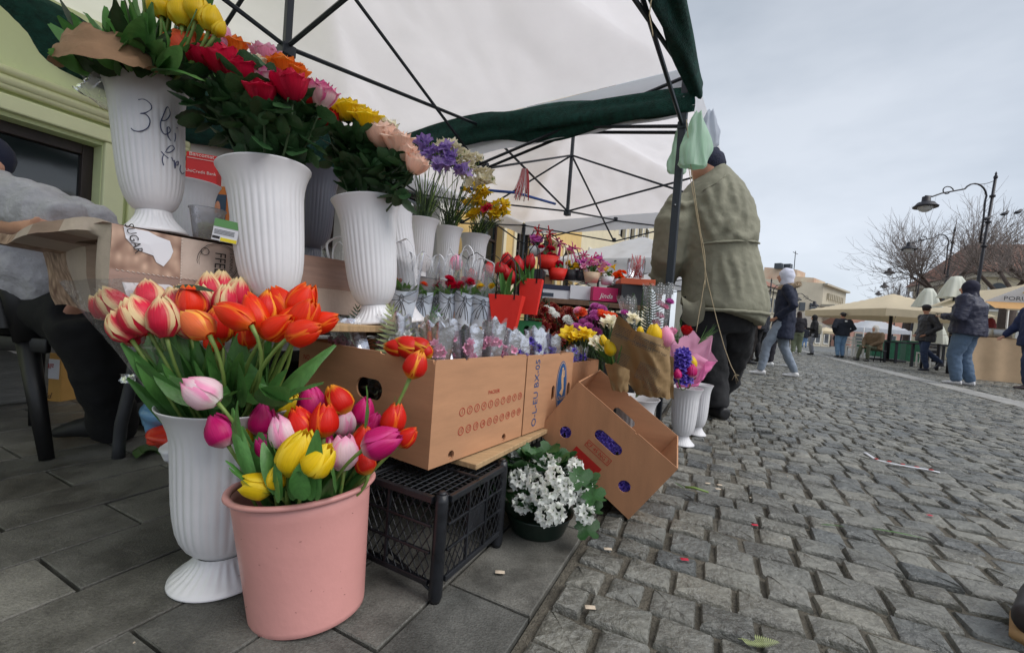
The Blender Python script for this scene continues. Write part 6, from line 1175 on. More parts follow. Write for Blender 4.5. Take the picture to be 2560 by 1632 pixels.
for i in range(4): b.box(lc0-lz*(.0+i*.003)-ly*.0014-lx*.002, .045, .001, .0008, (lx, ly, lz))
b.build('barcode', print_black, t, smooth=False)
pq = P(548, 512, 2.6); t = thing('framed_picture', 'orange framed picture on the wall behind the plastic cup', 'picture', pq); b = MB(); b.box(pq, .12, .02, .22); b.build('frame', M('orange_frame', c(206, 116, 50), .6), t, smooth=False); b = MB(); b.box(pq-V((0, .012, .02)), .1, .004, .16); b.build('canvas', M('blue_canvas', c(52, 74, 100), .6), t, smooth=False); b = MB(); b.ell(pq-V((0, .014, .03)), .018, .004, .05); b.build('figure', M('tan_figure', c(206, 140, 110), .6), t)
# ------------------------------------------------------------------ gift pots with bow print
sleeve_m = M('grey_paper_sleeve', c(186, 197, 212), .55, .05, 6, .2, 20); handle_w = M('white_handle', c(226, 228, 234), .4, .03); handle_b = M('black_handle', c(22, 22, 26), .35)
def gift(px, py, d, wpx, hpx, bloom, label, hd='w', nb=4, blm=None, filmh=.13, rot=0):
    base = P(px, py, d); w_ = px2m(wpx, d)*.58; h = px2m(hpx, d); t = thing('gift_pot', label, 'potted flowers', base, 'little pots in grey bow printed sleeves'); X = V((cos(rot), sin(rot), 0)); Y = V((-X.y, X.x, 0)); Y = Y if Y.y > 0 else -Y
    b = MB(); n = 32
    def rad(a, z): return w_*(.62+.38*z)*(1+.05*sin(a*3+px)+.05*noise.noise(V((cos(a)*2, sin(a)*2, z*3+px)))*(.4+z))
    def sp(a, z): r = rad(a, z); return base+X*(cos(a)*r)+Y*(sin(a)*r*.72)+UP*(z*h*(1+.05*sin(a*2+px)))
    b.grid(lambda u, v: sp(u*2*pi, v), n, 8); b.grid(lambda u, v: sp(u*2*pi, 1)-(sp(u*2*pi, 1)-base-UP*h)*(v*.25)-UP*v*.01, n, 2); b.build('sleeve', sleeve_m, t)
    ln = MB(); A0 = -pi/2+.15
    def stroke(pts, r=.0011): ln.tube([sp(A0+x*1.25, z)+(sp(A0+x*1.25, z)-base-UP*(z*h)).normalized()*.0012 for x, z in pts], r, 5)
    stroke([(-.9, .98), (-.5, .9), (-.08, .84)]); stroke([(-1, .72), (-.5, .7), (-.08, .76)]); stroke([(.08, .84), (.5, .9), (.9, .98)]); stroke([(.08, .76), (.5, .66), (1, .7)]); stroke([(-.08, .86), (-.1, .78), (0, .68), (.1, .76), (.08, .88), (0, .92), (-.08, .86)]); stroke([(-.03, .86), (-.02, .78), (.03, .84)])
    stroke([(-.05, .7), (-.3, .5), (-.5, .22), (-.4, .34), (-.28, .24), (-.12, .5), (0, .68)]); stroke([(.05, .7), (.3, .45), (.6, .1)]); stroke([(-.1, .74), (-.5, .5), (-.95, .3)]); stroke([(0, .66), (.1, .4), (.22, .2)]); ln.build('bow_print', print_black, t)
    tp_ = base+UP*h
    for i in range(50): a = rr(0, 2*pi); p_ = tp_+X*cos(a)*w_*rr(0, .8)+Y*sin(a)*w_*rr(0, .6)-UP*.01; inst(LO[i % 3] if i % 2 else LG[i % 4], 'leaf', t, m4(p_, (V((cos(a), sin(a), rr(.6, 2)))).normalized(), rr(0, 6), rr(.028, .055)))
    for i in range(nb+1): a = rr(0, 2*pi); p_ = tp_+X*cos(a)*w_*rr(.1, .7)+Y*(sin(a)*.3-.2)*w_+UP*rr(.03, .05); inst(bloom, 'bloom', t, m4(p_, (UP+rv(.7)-Y*.5).normalized(), rr(0, 6), blm or .028))
    if filmh:
        b = MB(); b.grid(lambda u, v: tp_-UP*.03+X*(cos(u*2*pi)*w_*(1+.25*v))+Y*(sin(u*2*pi)*w_*.7*(1-.55*v))+UP*(v*(filmh+.03)+.012*sin(u*13+px)*v), 28, 8); b.build('film', cello, t)
    hm = handle_w if hd == 'w' else handle_b
    for s_ in (-1, 1):
        z0 = filmh+rr(-.01, .015); pts = [tp_+X*(-w_*.55)+Y*s_*w_*.25+UP*(z0-.045+rr(-.01, .01)), tp_+X*(-w_*.6+rr(-.01, .01))+Y*s_*w_*.3+UP*(z0+.01), tp_+X*(-w_*.2)+Y*s_*w_*.2+UP*(z0+rr(.015, .04)), tp_+X*(w_*.2)+Y*s_*w_*.3+UP*(z0+rr(.01, .035)), tp_+X*w_*.62+Y*s_*w_*.3+UP*(z0+.0), tp_+X*w_*.5+Y*s_*w_*.3+UP*(z0-.05)]
        sm = []
        for i in range(len(pts)-1):
            a0, a1, a2, a3 = pts[max(0, i-1)], pts[i], pts[i+1], pts[min(len(pts)-1, i+2)]
            for q_ in (0, .25, .5, .75): sm.append(.5*((2*a1)+(a2-a0)*q_+(2*a0-5*a1+4*a2-a3)*q_*q_+(3*a1-a0-3*a2+a3)*q_**3))
        b = MB(); b.tube(sm+[pts[-1]], [(.0046, .0011)]*(len(sm)+1), 6, flat=V((0, .3, 1))); b.build('handle', hm, t)
    return t
random.seed(71); PM = [pompon_mesh(P_CRIM, 1, 50, .42, .34, 2), pompon_mesh(P_YEL, 2, 50, .42, .34, 2), pompon_mesh(P_OR, 3, 50, .42, .34, 2)]
gift(838, 812, 1.42, 66, 92, PM[1], 'gift pot half hidden behind the leftmost side of the third tall vase, orange buds', nb=2, blm=.02)
gift(1000, 815, 1.5, 66, 90, PM[2], 'grey bow printed pot touching the foot of the third tall vase', nb=2, blm=.02); gift(1052, 812, 1.62, 48, 78, PM[2], 'small grey pot with a single orange flower', nb=1, blm=.034); gift(1086, 812, 1.66, 44, 74, PM[0], 'small grey pot with only green leaves, in the middle of the row', nb=1, blm=.03)
gift(1114, 814, 1.62, 40, 82, PM[0], 'grey pot with magenta flowers, left of the gap', nb=4, blm=.045, rot=.3); gift(1156, 815, 1.62, 48, 82, PM[0], 'grey pot with magenta flowers, right of the gap', nb=3, blm=.045); gift(1200, 816, 1.64, 68, 74, PM[1], 'grey bow printed pot with yellow flowers next to the red bags', nb=5, blm=.03)
for i, (x, y, d, cl_) in enumerate(((1180, 690, 1.85, 'dr'), (1222, 672, 1.9, 'dr'), (1140, 655, 1.9, 'pk'))):
    tq = thing('gift_bag', ('clear bag with a dark red tulip behind the yellow pot', 'clear bag with black arched handles behind the red bags', 'clear bag with a faint pink tulip behind the magenta pots')[i], 'gift bag', P(x, 790, d)); tulip(cl_, x, y, d, 40, 88, P(x, 780, d), '', '', parent=tq, nl=2, stem=.0025)
    b = MB(); w_ = .045; o_ = P(x, 790, d); b.tube([o_+V((-w_, 0, .1)), o_+V((-w_, 0, .2)), o_+V((-w_*.7, 0, .26)), o_+V((0, 0, .28)), o_+V((w_*.7, 0, .26)), o_+V((w_, 0, .2)), o_+V((w_, 0, .1))], .0022, 6); b.build('handle', handle_b, tq); b = MB(); b.grid(lambda u, v: o_+V((cos(u*2*pi)*w_, sin(u*2*pi)*.03, v*.2)), 16, 3); b.build('film', cello, tq)
# red bags with tulips
redpaper = M('red_paper_bag', c(228, 40, 28), .6, .06, 8, .1, 30); eye = M('eyelet', c(90, 14, 12), .5)
def red_bag(px, py, d, wpx, hpx, label, tul, rot=.35):
    base = P(px, py, d); w0 = px2m(wpx, d)*.3; w1 = px2m(wpx, d)*.46; h = px2m(hpx, d); t = thing('gift_bag', label, 'gift bag', base, 'red paper bags of tulips'); X = V((cos(rot), -sin(rot)*.6, 0)).normalized(); Y = V((-X.y, X.x, 0)); dd = .55
    q4 = lambda w_, z: [base+X*w_*a+Y*w_*dd*b_+UP*z for a, b_ in ((-1, -1), (1, -1), (1, 1), (-1, 1))]
    A0, A1 = q4(w0, 0), q4(w1, h); b = MB(); b.add(A0+A1+[x-UP*.003 for x in q4(w1-.002, h)]+q4(w0-.002, .002), [(0, 1, 5, 4), (1, 2, 6, 5), (2, 3, 7, 6), (3, 0, 4, 7), (3, 2, 1, 0), (4, 5, 9, 8), (5, 6, 10, 9), (6, 7, 11, 10), (7, 4, 8, 11), (8, 9, 13, 12), (9, 10, 14, 13), (10, 11, 15, 14), (11, 8, 12, 15)]); b.build('bag', redpaper, t, smooth=False)
    for fc in (-1, 1):
        pp = [base+X*(s_*w1*.55)+Y*(fc*w1*dd*1.01)+UP*(h*.9) for s_ in (-1, 1)]; b = MB()
        for p_ in pp: b.ell(p_, .004, .002, .004, 8)
        b.build('eyelet', eye, t); b = MB(); b.tube([pp[0], pp[0]+UP*.09, pp[0]+UP*.135+X*w1*.12, (pp[0]+pp[1])/2+UP*.165, pp[1]+UP*.135-X*w1*.12, pp[1]+UP*.09, pp[1]], .0024, 6); b.build('handle', handle_b, t)
    for (x, y, ln, th) in tul: tulip('dr', x, y, d+rr(-.02, .05), ln, th, base+UP*h*.6, '', '', parent=t, nl=3, stem=.003, ll=.16, wide=1)
    return t
random.seed(81); red_bag(1262, 822, 1.62, 92, 84, 'red paper bag, left and nearest, with closed tulips', ((1262, 680, 40, 95), (1274, 690, 44, 88), (1250, 670, 36, 100)))
red_bag(1322, 786, 1.72, 64, 88, 'red paper bag, right and higher, with drooping tulip leaves', ((1294, 660, 46, 92), (1324, 654, 44, 75), (1268, 650, 40, 100)))
# green carton and brown cartons behind
gb = P(1322, 842, 1.72); t = carton('carton', 'small green fruit carton under the red bags', gb-V((.05, 0, .02)), V((1, .1, 0)), V((-.1, 1, 0)), UP, .1, .2, .085, {'f': [slot(.04, .045, .025, .04)]}, M('green_carton', c(20, 104, 56), .6, .08, 6), notch=False); text(t, 'N', gb-V((.05, 0, .02))+V((.078, -.002, .05)), UP, V((-1, 0, 0)), .018, m_txt_w); b = MB(); b.box(gb+V((.0, .1, .075)), .1, .2, .003); b.build('lid', M('green_lid', c(24, 112, 60), .6), t, smooth=False)
# ------------------------------------------------------------------ wrapped flowers standing in the cartons
def sachet(px, py, d, hpx, wpx, bloom, label, th=90, foil=True, fern=False, dots=False, nb=9, bs=.022, group='small foil wrapped bouquets in the cartons', bpos=(.3, .25)):
    base = P(px, py, d) if not isinstance(px, Vector) else px; ax = imgdir(th, rr(-.1, .15)); h = px2m(hpx, d)*1.06 if not isinstance(px, Vector) else hpx; w_ = px2m(wpx, d)*.68 if not isinstance(px, Vector) else wpx; sd_ = CRt-ax*CRt.dot(ax); sd_.normalize(); dp = ax.cross(sd_); dp = dp if dp.y > 0 else -dp; t = thing('wrapped_posy', label, 'small bouquet', base, group); ph = rr(0, 9)
    if foil: b = MB(); b.grid(lambda u, v: base+ax*(h*v*(1-.06*abs(u-.5)*2+.03*sin(u*14+ph)))+sd_*((u-.5)*2*w_*(.5+.5*v))+dp*(.012-.02*(1-abs(u-.5)*2)**1+.018+.006*noise.noise(V((u*6, v*5, ph)))), 12, 8); b.build('foil_back', silver, t)
    b = MB(); b.grid(lambda u, v: base+ax*(h*v*(.97-.05*sin(u*11+ph)))+sd_*((u-.5)*2*w_*(.52+.5*v))-dp*(.018*sin(pi*u)+.006*noise.noise(V((u*6, v*5, ph+4)))), 12, 8); b.build('film_front', cello_d if dots else cello, t)
    for i in range(nb): p_ = base+ax*(h*(bpos[0]+rr(-.12, bpos[1])))+sd_*(w_*rr(-.6, .6))+dp*rr(-.006, .008); inst(bloom, 'bloom', t, m4(p_, (-dp+rv(.8)+UP*.3).normalized(), rr(0, 6), bs*rr(.8, 1.2)))
    if fern: inst(FERN[0] if fern == 1 else FERNP, 'frond', t, m4(base+dp*.005+sd_*w_*.1, (ax+rv(.1)).normalized(), pi/2 if fern == 2 else rr(-.3, .3), h*1.1))
    return t
random.seed(91); k = 0; sil = 'foil wrapped posy'
def bxp(t_, o_): return N1+U*t_+Vv*o_
names = ['first', 'second', 'third', 'fourth', 'fifth', 'sixth', 'seventh', 'eighth', 'ninth']
B1 = [(.05, .05, 'pink', 0, .2, 84), (.105, .06, 'pink', 0, .21, 100), (.16, .05, 'pink', 0, .22, 112), (.215, .06, 'pink', 0, .2, 90), (.27, .05, 'pink', 0, .22, 84), (.33, .055, 'pink', 0, .19, 78), (.12, .13, 'pink', 1, .2, 92), (.13, .22, 'white', 2, .22, 96), (.12, .31, 'pink', 1, .2, 88), (.06, .39, 'pink', 0, .19, 98), (.15, .15, 'white', 1, .22, 86), (.25, .15, 'pink', 0, .21, 94), (.15, .25, 'pink', 0, .2, 90)]
pl_ = ['nearest the front corner', 'second back from the front corner', 'in dotted film tilting left', 'under the middle bow pots', 'near the notch of the rim', 'next to the violet posies', 'with a fern behind the tulips', 'with a pale fern, mostly white', 'with fern left of the middle', 'next to the orange tulips', 'white with fern in the second row', 'in the second row towards the street end', 'in the third row']
for i, (t_, o_, col_, fe, h_, th) in enumerate(B1):
    sachet(N1+U*t_+Vv*o_+UP*.1, 0, 1, h_+.03, .036, FM[col_][0], f'foil wrapped posy {pl_[i]} of the numbered carton', th, True, fe, dots=(i in (2, 5, 11)), nb=11, bs=.02, bpos=(.63, .12), group='pink foil wrapped posies in the numbered carton')
for i, (t_, o_) in enumerate(((.04, .05), (.1, .055), (.16, .05), (.22, .055), (.28, .05), (.07, .14), (.19, .14), (.28, .15))):
    sachet(N2+U*t_+Vv*o_+UP*.1, 0, 1, rr(.2, .235), .036, FM['violet'][0], f'violet foil posy, {names[i]} along the lettered carton counted from the numbered one', rr(80, 102), True, 0, nb=11, bs=.02, bpos=(.66, .12), group='violet foil wrapped posies in the lettered carton')
for i, (t_, o_) in enumerate(((.05, .05), (.12, .05), (.19, .05), (.26, .06))): sachet(N3+U*t_+Vv*o_+UP*.07, 0, 1, rr(.17, .2), .034, FM['violet'][1], f'violet foil posy, {names[i]} in the plain carton behind the tilted one', rr(80, 100), True, 0, nb=8, bs=.022, bpos=(.76, .14), group='violet foil wrapped posies in the plain carton')
# left corner: silver cone with red stripe and red foil wrapped flowers
sachet(N1+U*.06+Vv*.33+UP*.18, 0, 1, .15, .045, FM['red'][0], 'large silver foil cone leaning left beside the orange tulips', 112, True, 0, nb=0); sachet(N1+U*.13+Vv*.3+UP*.16, 0, 1, .19, .02, FM['white'][0], 'pale fern in a clear sleeve standing behind the silver cone', 94, False, 2, nb=0, dots=True); sachet(N1+U*.1+Vv*.42+UP*.16, 0, 1, .18, .025, FM['red'][0], 'fern sprig in foil just right of the orange tulips', 88, False, 1, nb=0)
tq = thing('tulip_bunch', 'red and yellow tulips laid flat on the front posies', 'tulips', P(1010, 870, .97)); 
for x, y, ln, th in ((985, 868, 60, 170), (1015, 866, 70, 160), (1045, 864, 60, 150), (1062, 874, 50, 120)): tulip('ry', x, y, .975, ln, th, P(1075, 890, .99), '', '', parent=tq, nl=0)
# ================================================================== BACK COUNTER
cb_ = P(1462, 757, 2.75); cb_ = V((cb_.x, cb_.y, 0)); zc_ = P(1462, 757, 2.75).z; tk = thing('market_counter', 'old wooden counter behind the cut flowers carrying the shoe boxes', 'counter', cb_); X, Y = V((.985, .17, 0)), V((-.17, .985, 0))
b = MB(); b.box(cb_+UP*(zc_-.015)-X*.02, .62, .5, .03, (X, Y, UP)); b.build('tabletop', oldwood, tk, smooth=False, bevel=.003)
b = MB(); b.box(cb_+UP*(zc_*.5-.03)-X*.02, .6, .46, zc_-.05, (X, Y, UP)); b.build('dark_skirt', blk, tk, smooth=False)
def sbox(name, label, px0, px1, y0, y1, d, mt, dp=.16, cat='box', lid=None, rot=.08):
    a, b0 = P(px0, y1, d), P(px1, y1, d); w_ = (b0-a).length; h = P(px0, y0, d).z-a.z; X_ = V((cos(rot), sin(rot), 0)); Y_ = V((-sin(rot), cos(rot), 0)); cen = a+X_*w_/2+Y_*dp/2+UP*h/2; t = thing(name, label, cat, a); b = MB(); b.box(cen, w_, dp, h, (X_, Y_, UP)); b.build('box_body', mt, t, smooth=False, bevel=.002)
    if lid: b = MB(); b.box(cen+UP*(h/2-.012), w_+.008, dp+.008, .03, (X_, Y_, UP)); b.build('lid', lid, t, smooth=False, bevel=.002)
    return t, a, X_, w_, h
m_nv = M('navy_card', c(28, 34, 62), .5); m_wc = M('white_card', c(214, 216, 222), .55, .05); m_mg = M('magenta_card', c(196, 24, 96), .5, .06); m_bk = M('black_card', c(34, 34, 40), .5, .2); m_or = M('orange_card', c(206, 96, 60), .6)
t, a, X_, w_, h = sbox('shoe_box', 'navy topped white shoe box, left end of the counter', 1350, 1424, 710, 745, 2.65, m_wc, lid=m_nv); b = MB(); b.box(a+X_*w_*.25+UP*h*.3-V((0, .002, 0)), w_*.4, .003, h*.25, (X_, V((0, 1, 0)), UP)); b.build('label', print_dark, t, smooth=False)
sbox('shoe_box', 'plain white box between the navy and magenta ones', 1424, 1476, 712, 747, 2.65, m_wc); t, a, X_, w_, h = sbox('shoe_box', 'magenta box with white script lettering', 1481, 1549, 716, 751, 2.6, m_mg); text(t, 'Jinda', a+X_*w_*.5+UP*h*.38-V((0, .003, 0)), X_, UP, .042, m_txt_w, shear=.25); sbox('box', 'black box with an orange lid right of the magenta one', 1551, 1625, 706, 760, 2.55, m_bk, dp=.3); sbox('box', 'flat orange carton lying on the black box', 1552, 1636, 694, 709, 2.55, m_or, dp=.3, rot=-.1); sbox('box', 'brown cardboard box at the far left of the counter under the small bags', 1345, 1380, 690, 712, 2.7, card); sbox('box', 'dark slanting box left of the navy topped one', 1310, 1352, 670, 745, 2.6, m_bk, rot=-.2)
m_wick = M('wicker', c(206, 178, 150), .6, .15, 20); m_rib = M('pink_ribbon', c(216, 50, 130), .4, trans=.2); m_redr = M('red_ribbon', c(206, 20, 40), .4, trans=.2)
def basket(px, py, d, wpx, label, cl_, bloom, hm=None, ribbon=None, hh=70, potm=None, kind='basket'):
    base = P(px, py, d); w_ = px2m(wpx, d)/2; t = thing('flower_basket', label, 'flower basket', base, 'small decorated baskets on the back counter'); b = MB(); b.lathe(base, [(.001, 0), (w_*.7, 0), (w_, w_*1.1), (w_*.9, w_*1.05)], 18); b.build('pot', potm or m_wick, t)
    H_ = px2m(hh, d); b = MB(); b.tube([base+V((-w_*.9, 0, w_)), base+V((-w_*.95, 0, H_*.7)), base+V((-w_*.5, 0, H_*.97)), base+V((0, 0, H_)), base+V((w_*.5, 0, H_*.97)), base+V((w_*.95, 0, H_*.7)), base+V((w_*.9, 0, w_))], .004, 6); b.build('handle', hm or m_wick, t)
    for i in range(12): inst(LO[i % 3], 'leaf', t, m4(base+UP*w_+rv(w_*.5), (UP+rv(1)).normalized(), rr(0, 6), rr(.03, .05)))
    for i in range(7): inst(bloom, 'bloom', t, m4(base+UP*(w_*1.25)+V((rr(-1, 1)*w_, rr(-.6, .3)*w_, rr(-.01, .04))), (UP+rv(.6)-V((0, .4, 0))).normalized(), rr(0, 6), .045))
    if ribbon:
        top_ = base+UP*H_; b = MB()
        for i in range(9): a = i*.7; e = V((cos(a), rr(-.4, .4), sin(a))); b.tube(bez(top_, top_+e*.03+rv(.01), top_+e*.035+rv(.02), 5), [(.006, .0008)]*6, 5)
        for i in range(4): b.tube(bez(top_, top_+V((rr(-.03, .03), -.02, -.05)), top_+V((rr(-.05, .05), 0, -rr(.1, .16))), 6), [(.004, .0008)]*7, 5)
        b.build('ribbon', ribbon, t)
OB = funnel_mesh(P_ORC, 90, .6)
for a in ((1340, 640, 2.75, 40, 'grey pot with a tiny green plant hanging highest on the left', 'x', OB, handle_b, m_redr, 62, m_wc), (1368, 672, 2.7, 56, 'red gift pail with a dark red ribbon and red roses', 'x', PM[0], handle_b, m_redr, 86, redpaper), (1392, 700, 2.7, 50, 'red cart shaped basket of red flowers under the wicker arch', 'x', PM[0], m_wick, m_rib, 92, redpaper), (1425, 700, 2.75, 44, 'black pot with yellow and magenta flowers and a purple ribbon', 'x', PM[1], handle_b, m_rib, 80, m_bk), (1452, 702, 2.75, 40, 'dark basket with a magenta ribbon bow in the middle', 'x', OB, m_wick, m_rib, 64, m_bk), (1478, 706, 2.7, 44, 'wicker arch basket with pale pink ribbon above the white box', 'x', FM['pink'][0], m_wick, m_rib, 58, m_wick), (1516, 712, 2.75, 36, 'low basket of yellow freesias on the magenta box', 'x', FM['yellow'][0], m_wick, None, 30, m_wc), (1545, 712, 2.8, 26, 'tiny orange flower basket at the end of the magenta box', 'x', PM[2], m_wick, None, 22, m_wc), (1495, 690, 2.9, 34, 'pink orchid bow behind the white tissue', 'x', OB, m_wick, m_rib, 40, m_wc)): basket(*a)
tj = P(1588, 694, 2.6); t = thing('glass_vase', 'clear jar with red and white threads on the orange carton', 'jar', tj); b = MB(); b.lathe(tj, [(.001, 0), (.05, 0), (.055, .1), (.05, .12)], 20); b.build('jar', cello, t); b = MB()
for i in range(22): b.tube([tj+V((rr(-.04, .04), rr(-.03, .03), .0)), tj+V((rr(-.045, .045), rr(-.03, .03), rr(.08, .14)))], .0018, 4)
b.build('threads', m_redr, t)
# flower masses in front of the counter
def bunch(name, label, cat, lst, root, bloom, bs, leafm=LD, nl=60, stem=stem_d, jit=.3):
    t = thing(name, label, cat, root); sb = MB()
    for i, (x, y, d) in enumerate(lst):
        p_ = P(x, y, d); ax = ((p_-V(root)).normalized()*.6+UP*.6-V((0, .5, 0))+rv(jit)).normalized(); bb = bloom[i % len(bloom)] if isinstance(bloom, list) else bloom; inst(bb, 'bloom', t, m4(p_, ax, rr(0, 6), bs*rr(.8, 1.2))); sb.tube(bez(root+rv(.02), V(root)*.6+p_*.4+UP*.05, p_, 3), .0022, 4, cap=False)
    sb.build('stems', stem, t)
    for i in range(nl): x, y, d = lst[random.randrange(len(lst))]; p_ = P(x+rr(-12, 12), y+rr(0, 40), d+.03); inst(leafm[i % len(leafm)], 'leaf', t, m4(p_, (UP+rv(.9)).normalized(), rr(0, 6), rr(.04, .08)))
    return t
random.seed(101); CHM = [pompon_mesh(P_BURG, 11, 42, .5, .1, .3), pompon_mesh(P_BURG, 12, 38, .48, .11, .5)]; CAR = [pompon_mesh(P_ORC, 13, 46, .42, .3, 2.4)]; CARP = [pompon_mesh(P_CORAL, 14, 40, .42, .3, 2.4), pompon_mesh(P_PINKISH if False else P_PINK, 15, 40, .42, .3, 2.4)]; WM = [pompon_mesh(P_WH, 16, 40, .5, .12, .3)]
def cloud(n_, x0, x1, y0, y1, d0, d1): return [(rr(x0, x1), rr(y0, y1), rr(d0, d1)) for _ in range(n_)]
bunch('chrysanthemum_bunch', 'mass of burgundy chrysanthemums with yellow tips right of the green carton', 'flowers', cloud(46, 1332, 1440, 760, 850, 2.05, 2.4)+cloud(16, 1340, 1400, 755, 790, 2.3, 2.5)+cloud(8, 1390, 1440, 840, 860, 2.0, 2.1), P(1395, 950, 2.3), CHM, .062, jit=.5)
bunch('white_daisy_bunch', 'white daisies among the burgundy chrysanthemums', 'flowers', [(1378, 776, 2.15), (1390, 786, 2.1), (1366, 770, 2.2), (1418, 796, 2.1), (1425, 806, 2.1)], P(1400, 900, 2.3), WM, .045, nl=4)
bunch('carnation_bunch', 'purple spray carnations in the middle of the cut flowers', 'flowers', cloud(26, 1440, 1492, 785, 835, 2.05, 2.35)+cloud(7, 1470, 1515, 762, 790, 2.2, 2.3), P(1468, 940, 2.25), CAR, .052); bunch('carnation_bunch', 'orange and pink carnations right of the purple ones', 'flowers', cloud(9, 1495, 1535, 782, 812, 2.05, 2.2)+cloud(6, 1405, 1455, 775, 800, 2.3, 2.4)+[(1446, 778, 2.1), (1452, 782, 2.1)], P(1500, 930, 2.2), CARP, .056)
bunch('daffodil_bunch', 'bright yellow daffodils above the foil posies', 'flowers', cloud(12, 1418, 1474, 836, 862, 1.75, 1.85)+[(1478, 865, 1.75)], P(1450, 950, 1.8), FM['yellow'], .05, nl=10); bunch('freesia_bunch', 'cream freesias left of the kraft paper bouquet', 'flowers', cloud(7, 1505, 1530, 805, 830, 1.95, 2.1)+[(1575, 805, 2.0), (1585, 800, 2.0), (1568, 812, 2.0), (1590, 812, 2.0)]+cloud(5, 1488, 1500, 860, 880, 1.7, 1.75), P(1530, 950, 2.0), FM['cream'], .045, nl=20)
bunch('hidden_greenery', 'dark green stems filling the space under the cut flowers', 'greenery', cloud(3, 1400, 1500, 870, 880, 2.1, 2.3), P(1450, 960, 2.3), FM['cream'], .01, nl=110)
# ------------------------------------------------------------------ the three bouquets on the right
def sheetcone(t, name, mt, pts0, pts1, bulge, nu=22, nv=14, wr=.008, seed=0, pw=1.0):
    """paper between a lower edge (two points) and an upper edge (polyline), bulging towards us"""
    b = MB(); n_ = len(pts1)-1
    def up(u): k_ = min(n_-1, int(u*n_)); f = u*n_-k_; return pts1[k_]*(1-f)+pts1[k_+1]*f
    b.grid(lambda u, v: (pts0[0]*(1-u)+pts0[1]*u)*(1-v**pw)+up(u)*v**pw+V((0, -1, 0))*(bulge*sin(pi*u)*(.35+.65*v))+V((0, -1, 0))*(wr*noise.noise(V((u*7+seed, v*5, seed)))*2)+CUp*(wr*noise.noise(V((u*5, v*7+seed, 2)))), nu, nv); return b.build(name, mt, t)
d = 1.6; kr = RV[0]; t = thing('kraft_bouquet', 'bouquet in brown newsprint paper behind the tilted carton', 'bouquet', kr-UP*.05)
Q_ = lambda x, y, dd=0: P(x, y, d+dd)
sheetcone(t, 'paper_wrap', kraft, (Q_(1590, 985, .12), Q_(1676, 996, .12)), (Q_(1520, 868), Q_(1534, 786, .0), Q_(1575, 822, -.02), Q_(1625, 840, 0), Q_(1676, 850, .06)), .07, wr=.012, seed=3)
sheetcone(t, 'paper_back', kraft, (Q_(1600, 985, .2), Q_(1684, 998, .2)), (Q_(1512, 908, .12), Q_(1560, 900, .2), Q_(1620, 870, .25), Q_(1684, 892, .2)), -.04, seed=5)
inkp = print_black
bottom = [(1600, 975), (1672, 975)]
def lines(t, o, ex, ey, n_, w_, gap, seed, mt=print_black):
    random.seed(seed); b = MB(); nn = ex.cross(ey).normalized(); nn = nn if nn.y < 0 else -nn
    for i in range(n_):
        x = 0
        while x < w_: l = rr(.003, .009); b.add([o+ex*x+ey*(-i*gap)+nn*.001*k_ for k_ in (0,)]+[o+ex*min(w_, x+l)+ey*(-i*gap), o+ex*min(w_, x+l)+ey*(-i*gap+gap*.35), o+ex*x+ey*(-i*gap+gap*.35)], [(0, 1, 2, 3)]); x += l+.002
    b.build('newsprint_lines', mt, t, smooth=False)
def onw(x, y, dd): return P(x, y, d+dd)
exk = (onw(1676, 868, -.09)-onw(1545, 812, -.12)).normalized(); eyk = exk.cross(V((0, -1, 0))).normalized(); eyk = eyk if eyk.z > 0 else -eyk
for (x, y, dd, n_, w_, g_) in ((1540, 812, -.085, 8, .065, .0055), (1588, 838, -.105, 7, .09, .0055), (1545, 880, -.075, 9, .05, .005), (1600, 905, -.09, 12, .085, .0052), (1612, 955, -.05, 5, .07, .005)): lines(t, onw(x, y, dd), exk, eyk, n_, w_, g_, int(x))
text(t, 'Who travels for love finds a thousand miles', onw(1603, 862, -.118), -exk, -eyk, .0135, print_black, shear=.25, sx=.88); text(t, 'not longer than one', onw(1642, 862, -.112), -exk, -eyk, .0125, print_black, shear=.25)
tulip('yel', 1636, 832, 1.66, 48, 92, kr, '', '', parent=t, nl=0); tulip('pk', 1664, 840, 1.66, 52, 92, kr, '', '', parent=t, nl=0); tulip('yel', 1600, 826, 1.7, 22, 90, kr, '', '', parent=t, nl=0)
# green tulip posy left of it
t = thing('tulip_posy', 'yellow tulip posy with palm blades in brown paper left of the newsprint bouquet', 'bouquet', P(1530, 930, 1.66))
tulip('yel', 1524, 868, 1.6, 42, 105, P(1540, 935, 1.64), '', '', parent=t, nl=3, ll=.13); tulip('yel', 1508, 850, 1.66, 30, 100, P(1540, 935, 1.64), '', '', parent=t, nl=3, ll=.13)
for i in range(16): inst(LG[i % 4], 'blade', t, m4(P(1545, 930, 1.64), imgdir(100+i*2.6, rr(-.2, .1)), rr(0, 6), (.04, .1, rr(.14, .21))))
sheetcone(t, 'paper_wrap', kraft, (P(1530, 975, 1.6), P(1570, 980, 1.6)), (P(1512, 910, 1.6), P(1535, 905, 1.58), P(1575, 925, 1.6)), .03, nu=10, nv=6)
